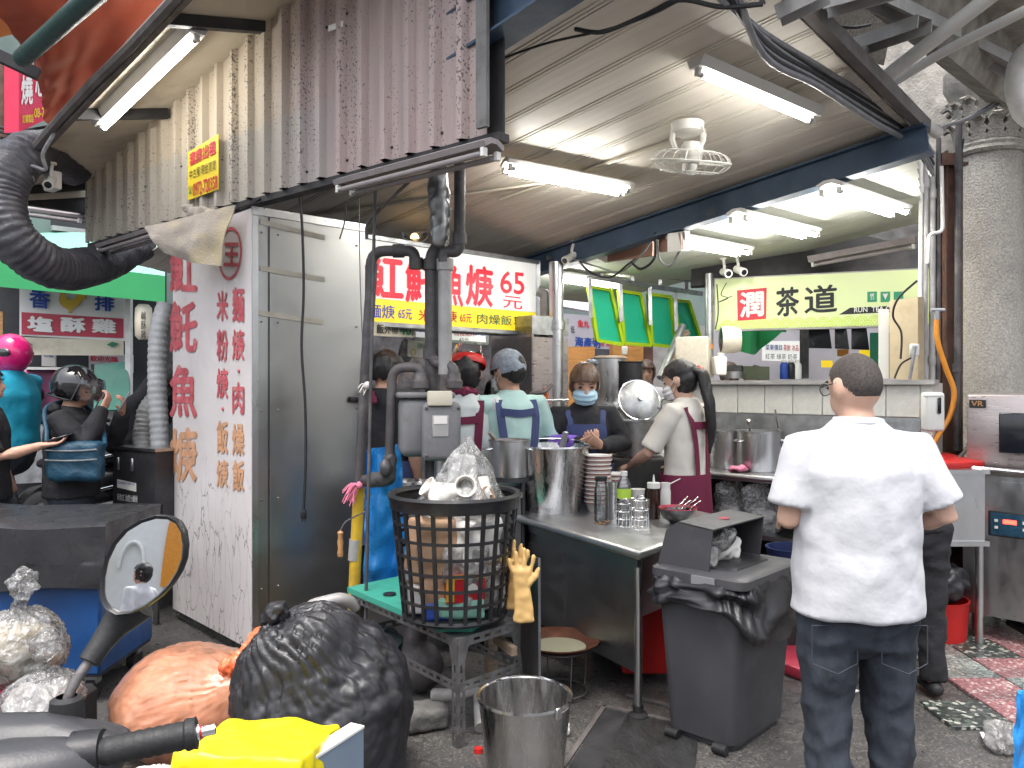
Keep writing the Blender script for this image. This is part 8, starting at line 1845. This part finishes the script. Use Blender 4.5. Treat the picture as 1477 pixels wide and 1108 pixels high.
lpart('hair_tie', crumple(MB().ell(Mh @ V((.03, -.115, 1.565)), (.035, .022, .022)), .007, .012, 40), 'redp', pf, s)
for sd in (-1, 1): ribbon(pf, [tsurf(.92, .016, 1.38, -90+sd*48)*V((1, 1, 1)), tsurf(.92, .022, 1.28, -90+sd*32), tsurf(.92, .022, 1.15, -90+sd*24), tsurf(.92, .026, .95, -90+sd*20)], .045, lambda p: (p.x*.4, -1, 0), 'maroon', 'apron_strap', s)
ribbon(pf, [tsurf(.92, .024, 1.27, -90-36), tsurf(.92, .028, 1.27, -90), tsurf(.92, .024, 1.27, -90+36)], .045, lambda p: (p.x*.5, -1, 0), 'maroon', 'apron_cross_strap', s)
skirt(pf, s, .92, .5, .97, 'maroon')
# --- masked cook facing the lens
mk, Mh, s, U, AR = person('masked cook in black top and navy apron facing the street', onfloor(842, 5.17), R(186), 1.645, .98,
    {'R': ((.255, .06, 1.17), (.06, .22, 1.19), ((-.9, .3, .35), (-.2, -.5, .7), .7)), 'L': ((-.25, .05, 1.17), (-.06, .24, 1.17), ((.75, .2, .5), (.3, -.5, .6), .75))}, yaw=-4, pitch=16, hs=1.16, skin='skin', top='blackcloth', sleeve='long', hem=.85, trousers='blackcloth', hair='bob', hmat='hair_brown', vox=.011)
mask(mk, Mh, s, 'mask')
ap = MB(); ap.surf(lambda u, v: tsurf(.98, .024, 1.03+.27*v, 90-(.5-u)*(110-25*v)), 20, 12, thick=.004); lpart('apron_bib', ap, 'navycloth', mk, s)
for sd in (-1, 1): ribbon(mk, [tsurf(.98, .02, 1.29, 90+sd*36), tsurf(.98, .016, 1.32, 90+sd*38), tsurf(.98, .012, 1.385, 90+sd*60)], .035, lambda p: (p.x*.4, 1, .2), 'navycloth', 'apron_strap', s)
skirt(mk, s, .98, .5, 1.04, 'navycloth', .02, False)
lpart('arm_sleeve', remesh(MB().etube([AR['R'][1].lerp(AR['R'][2], .15), AR['R'][1].lerp(AR['R'][2], .55), AR['R'][1].lerp(AR['R'][2], .92)], [.06, .058, .046], (0, 1, 0), 16, dome=False), .009, 2), 'purple', mk, s)
lpart('fringe', displace(cut(MB().ell((0, .0, 1.555), (.083, .108, .108), n=40, m=30), lambda c: c.y > .03 and c.z > 1.578-.03*abs(c.x)/.05), lambda v: .004*noise.noise(V((v.x*90, v.y*30, v.z*10)))), 'hair_brown', mk, s) if False else None
fr2 = cut(MB().ell((0, .0, 1.555), (.088, .110, .110), n=44, m=32), lambda c: c.y > .0 and c.z > 1.582-.12*max(0, abs(c.x)-.045)); displace(fr2, lambda v: .005*noise.noise(V((v.x*80, v.y*30, v.z*8)))); fr2.v = [Mh @ v for v in fr2.v]; lpart('fringe', fr2, 'hair_brown', mk, s)
# --- two cooks with their backs to us under the sign
vw, Mh, s, U, AR = person('cook in red and clear visor with maroon apron straps, seen from behind', onfloor(672, 4.95, .06), R(-8), 1.66, .98, {'R': ((.27, .06, 1.12), (.16, .25, 1.05)), 'L': ((-.25, .06, 1.12), (-.15, .25, 1.05))}, pitch=20, hs=1.1, top='palecotton', hem=.86, trousers='maroon', hair='bob', vox=.012, hands=False, face=False)
for sd in (-1, 1): ribbon(vw, [tsurf(.98, .016, 1.38, -90+sd*46), tsurf(.98, .022, 1.25, -90+sd*34), tsurf(.98, .026, .95, -90+sd*28)], .05, lambda p: (p.x*.4, -1, 0), 'maroon', 'apron_strap', s)
ribbon(vw, [tsurf(.98, .024, 1.27, -90-36), tsurf(.98, .028, 1.26, -90), tsurf(.98, .024, 1.27, -90+36)], .045, lambda p: (p.x*.5, -1, 0), 'maroon', 'apron_cross_strap', s); skirt(vw, s, .98, .5, .95, 'maroon')
lpart('visor_band', MB().lathe([(.105, 1.585), (.108, 1.60), (.098, 1.635), (.094, 1.635), (.100, 1.60)], (0, -.005, 0), 32, M=Mh), 'redp', vw, s); lpart('visor_crown', MB().lathe([(.096, 1.63), (.080, 1.70), (.076, 1.70)], (0, -.005, 0), 28, M=Mh), 'glass', vw, s)
lpart('neck_scarf', crumple(MB().etube([U(-.06, -.03, 1.43), U(0, -.075, 1.435), U(.06, -.03, 1.43)], [.028, .03, .028], UZ, 12), .009, .012, 30), 'maroon', vw, s)
lpart('arm_sleeve', remesh(MB().etube([AR['R'][0].lerp(AR['R'][1], .75), AR['R'][1], AR['R'][1].lerp(AR['R'][2], .9)], [.052, .05, .04], (0, 1, 0), 14), .01, 2), 'blackcloth', vw, s)
mt, Mh, s, U, AR = person('cook in mint T-shirt with navy straps and grey headscarf', onfloor(737, 5.0, .03), R(25), 1.70, 1.02, {'R': ((.27, .0, 1.10), (.2, .2, 1.0), ((-.1, .9, -.2), (-.5, 0, -.8), .5)), 'L': ((-.25, .1, 1.12), (-.12, .3, 1.05))}, yaw=22, pitch=12, hs=1.1, top='mint', hem=.86, trousers='navycloth', hair='short', vox=.012, face=False)
mask(mt, Mh, s, 'maskw')
sc_ = cut(MB().ell((0, -.002, 1.56), (.090, .112, .112), n=40, m=30), lambda c: c.z > 1.56+.35*c.y*-.2 or (c.y < -.02 and c.z > 1.53)); displace(sc_, lambda v: .004*noise.noise(v*40)); sc_.v = [Mh @ v for v in sc_.v]; lpart('headscarf', sc_, 'greycloth', mt, s)
for sd in (-1, 1): ribbon(mt, [tsurf(1.02, .016, 1.38, -90+sd*48), tsurf(1.02, .022, 1.25, -90+sd*36), tsurf(1.02, .026, .95, -90+sd*22)], .05, lambda p: (p.x*.4, -1, 0), 'navycloth', 'apron_strap', s)
ribbon(mt, [tsurf(1.02, .024, 1.31, -90-36), tsurf(1.02, .028, 1.30, -90), tsurf(1.02, .024, 1.31, -90+36)], .045, lambda p: (p.x*.5, -1, 0), 'navycloth', 'apron_cross_strap', s)
lc_, Mh, s, U, AR = person('cook in dark top and navy apron half hidden behind the gas pipe', onfloor(553, 5.0, .06), R(-25), 1.68, 1.0, None, pitch=18, hs=1.08, top='blackcloth', hem=.86, trousers='navycloth', hair='short', vox=.013, hands=False, face=False); skirt(lc_, s, 1.0, .5, 1.0, 'navycloth')
lpart('apron_tie', crumple(MB().etube([V((-.05, -.16, 1.36)), V((0, -.12, 1.40)), V((.05, -.16, 1.36))], [.02, .022, .02], UZ, 10), .01, .01, 30), 'maroon', lc_, s)
person('customer in dark clothes standing beyond the mint shirted cook', onfloor(733, 6.6, .12), R(-50), 1.72, 1.05, hs=1.1, top='blackcloth', vox=.014, hands=False, face=False)
person('customer with long dark hair beyond the visor wearing cook', onfloor(668, 6.7, .05), R(160), 1.66, 1.0, hs=1.1, top='blackcloth', hair='bob', vox=.014, hands=False)
# --- street side
hp, Mh, s, U, AR = person('person in black hoodie and black helmet lifting a phone to the face', onfloor(103, 5.2), R(-82), 1.62, 1.12, {'R': ((.22, .16, 1.17), (.12, .24, 1.42), ((-.3, .3, .8), (-.2, -.8, .3), .8)), 'L': ((-.2, .2, 1.16), (-.06, .3, 1.38), ((.2, .2, .9), (.2, -.8, .2), .7))}, pitch=14, hs=1.0, top='blackcloth', sleeve='long', hem=.84, loose=.03, trousers='denim', hair='short', vox=.012)
he = cut(MB().ell((0, -.008, 1.568), (.125, .150, .140), n=48, m=36), lambda c: not (c.y > .07 and c.z < 1.60) and not (c.z < 1.475)); he.v = [Mh @ v for v in he.v]; lpart('helmet', he, 'gloss_black', hp, s)
vi = cut(MB().ell((0, -.002, 1.57), (.138, .185, .150), n=48, m=36), lambda c: c.y > .06 and 1.50 < c.z < 1.64); vi.v = [Mh @ v for v in vi.v]; lpart('visor', vi, 'glass', hp, s)
lpart('helmet_rim', MB().tube([Mh @ V((.127*math.cos(a), .150*math.sin(a)-.008, 1.602 if math.sin(a) > .45 else 1.48)) for a in [2*math.pi*i/40 for i in range(40)]], .006, 6, closed=True), 'blackp', hp, s)
lpart('hood', crumple(MB().etube([U(-.1, -.06, 1.42), U(0, -.12, 1.41), U(.1, -.06, 1.42)], [.035, .045, .035], UZ, 12), .012, .012, 18), 'blackcloth', hp, s)
lpart('phone', MB().rbox(V((.0, .33, 1.46)), (.075, .012, .15), .005, 2, M=TR((0, 0, 0), .3, -.5)), 'greyp2', hp, s)
bgp = V((.27, .13, 1.07)); bg_ = thing('shoulder_bag', 'dark teal crossbody bag worn by the helmeted person', 'bag', onfloor(103, 5.2), R(-82))
part('pouch', crumple(MB().rbox(bgp, (.13, .32, .25), .04, 3), .012, .010, 9), K['bagteal'], bg_, False, 80)
for z_ in (.03, .09): part('zip', MB().tube([bgp+V((.075, y, z_-.02*math.cos(y*6))) for y in (-.15, -.07, 0, .07, .15)], .005, 6), K['galv'], bg_, False)
part('strap', MB().tube(spline([bgp+V((.0, -.17, .10)), V((.22, -.06, 1.25)), V((.05, -.13, 1.40)), V((-.1, 0, 1.43)), V((-.02, .17, 1.3)), bgp+V((.0, .17, .1))]), .014, 8), K['bagteal'], bg_, False)
seat_ = {'R': ((.16, .42, .80), (.16, .40, .40)), 'L': ((-.16, .42, .80), (-.16, .40, .40))}
rd, Mh, s, U, AR = person('rider in teal jacket and pink helmet sitting on a scooter', onfloor(16, 5.72, .24), R(80), 1.62, 1.12, {'R': ((.25, .1, 1.12), (.2, .38, 1.1)), 'L': ((-.25, .1, 1.12), (-.2, .38, 1.1))}, seat_, top='teal', sleeve='long', hem=.86, loose=.035, trousers='denim', hair=None, vox=.014, hands=False, face=False)
he = cut(MB().ell((0, -.0, 1.555), (.125, .15, .148), n=44, m=34), lambda c: not (c.y > .08 and 1.50 < c.z < 1.60)); he.v = [Mh @ v for v in he.v]; lpart('helmet', he, 'pinkp', rd, s)
for sd in (-1, 1): lpart('helmet_stripe', MB().ell(Mh @ V((sd*.112, -.02, 1.56)), (.016, .075, .035), M=Mh.to_3x3()), 'gloss_black', rd, s); lpart('helmet_mark', MB().ell(Mh @ V((sd*.126, .01, 1.575)), (.006, .022, .022), M=Mh.to_3x3(), n=12, m=8), 'white', rd, s)
lpart('badge', MB().cyl(V((.205, -.03, 1.30)), V((.222, -.03, 1.30)), .022, n=14), 'yellow', rd, s)
fl_, Mh, s, U, AR = person('person in black at the left edge holding a phone', onfloor(-22, 4.9), R(-70), 1.66, 1.05, {'R': ((.24, .1, 1.10), (.18, .34, 1.17), ((-.2, .95, .1), (0, 0, 1), .4)), 'L': ((-.25, .0, 1.1), (-.24, .1, .86))}, top='blackcloth', hem=.84, trousers='blackcloth', vox=.012)
lpart('phone', MB().rbox(V((.15, .43, 1.215)), (.08, .15, .01), .004, 1, M=TR((0, 0, 0), 0, .3)), 'screen', fl_, s)
person('person in black hoodie standing behind the white duct', onfloor(200, 6.3, .2), R(-70), 1.78, 1.15, lean=32, top='blackcloth', sleeve='long', hem=.84, loose=.03, trousers='blackcloth', vox=.014, hands=False, face=False)
# --- seen through the hatch and beyond
person('tea shop worker at the left of the hatch, head bowed', onfloor(1054, 7.9, .08), R(150), 1.66, 1.0, pitch=25, hs=1.1, top='maroon', hair='bob', hmat='hair_brown', vox=.016, hands=False)
person('tea shop worker with dark hair and pale blue top in the hatch', onfloor(1086, 7.7, .04), R(200), 1.66, 1.0, pitch=20, hs=1.1, top='mint', vox=.016, hands=False)
person('passer by in white top with dark hair beyond the stock pots', onfloor(932, 8.0, .1), R(170), 1.66, 1.0, hs=1.1, top='tee', hair='bob', hmat='hair_brown', vox=.016, hands=False)
person('worker in black bending low behind the white shirted man', onfloor(1316, 4.0), R(-8), 1.6, 1.0, {'R': ((.2, .62, .80), (.15, .75, .60)), 'L': ((-.2, .62, .80), (-.15, .75, .6))}, lean=78, top='blackcloth', hem=.85, trousers='blackcloth', vox=.014, hands=False, face=False)
person('woman with long dark hair seen only in the scooter mirror', V((-1.35, -1.1, 0)), R(110), 1.6, .95, yaw=-20, top='tee', hair='bob', vox=.014, hands=False)
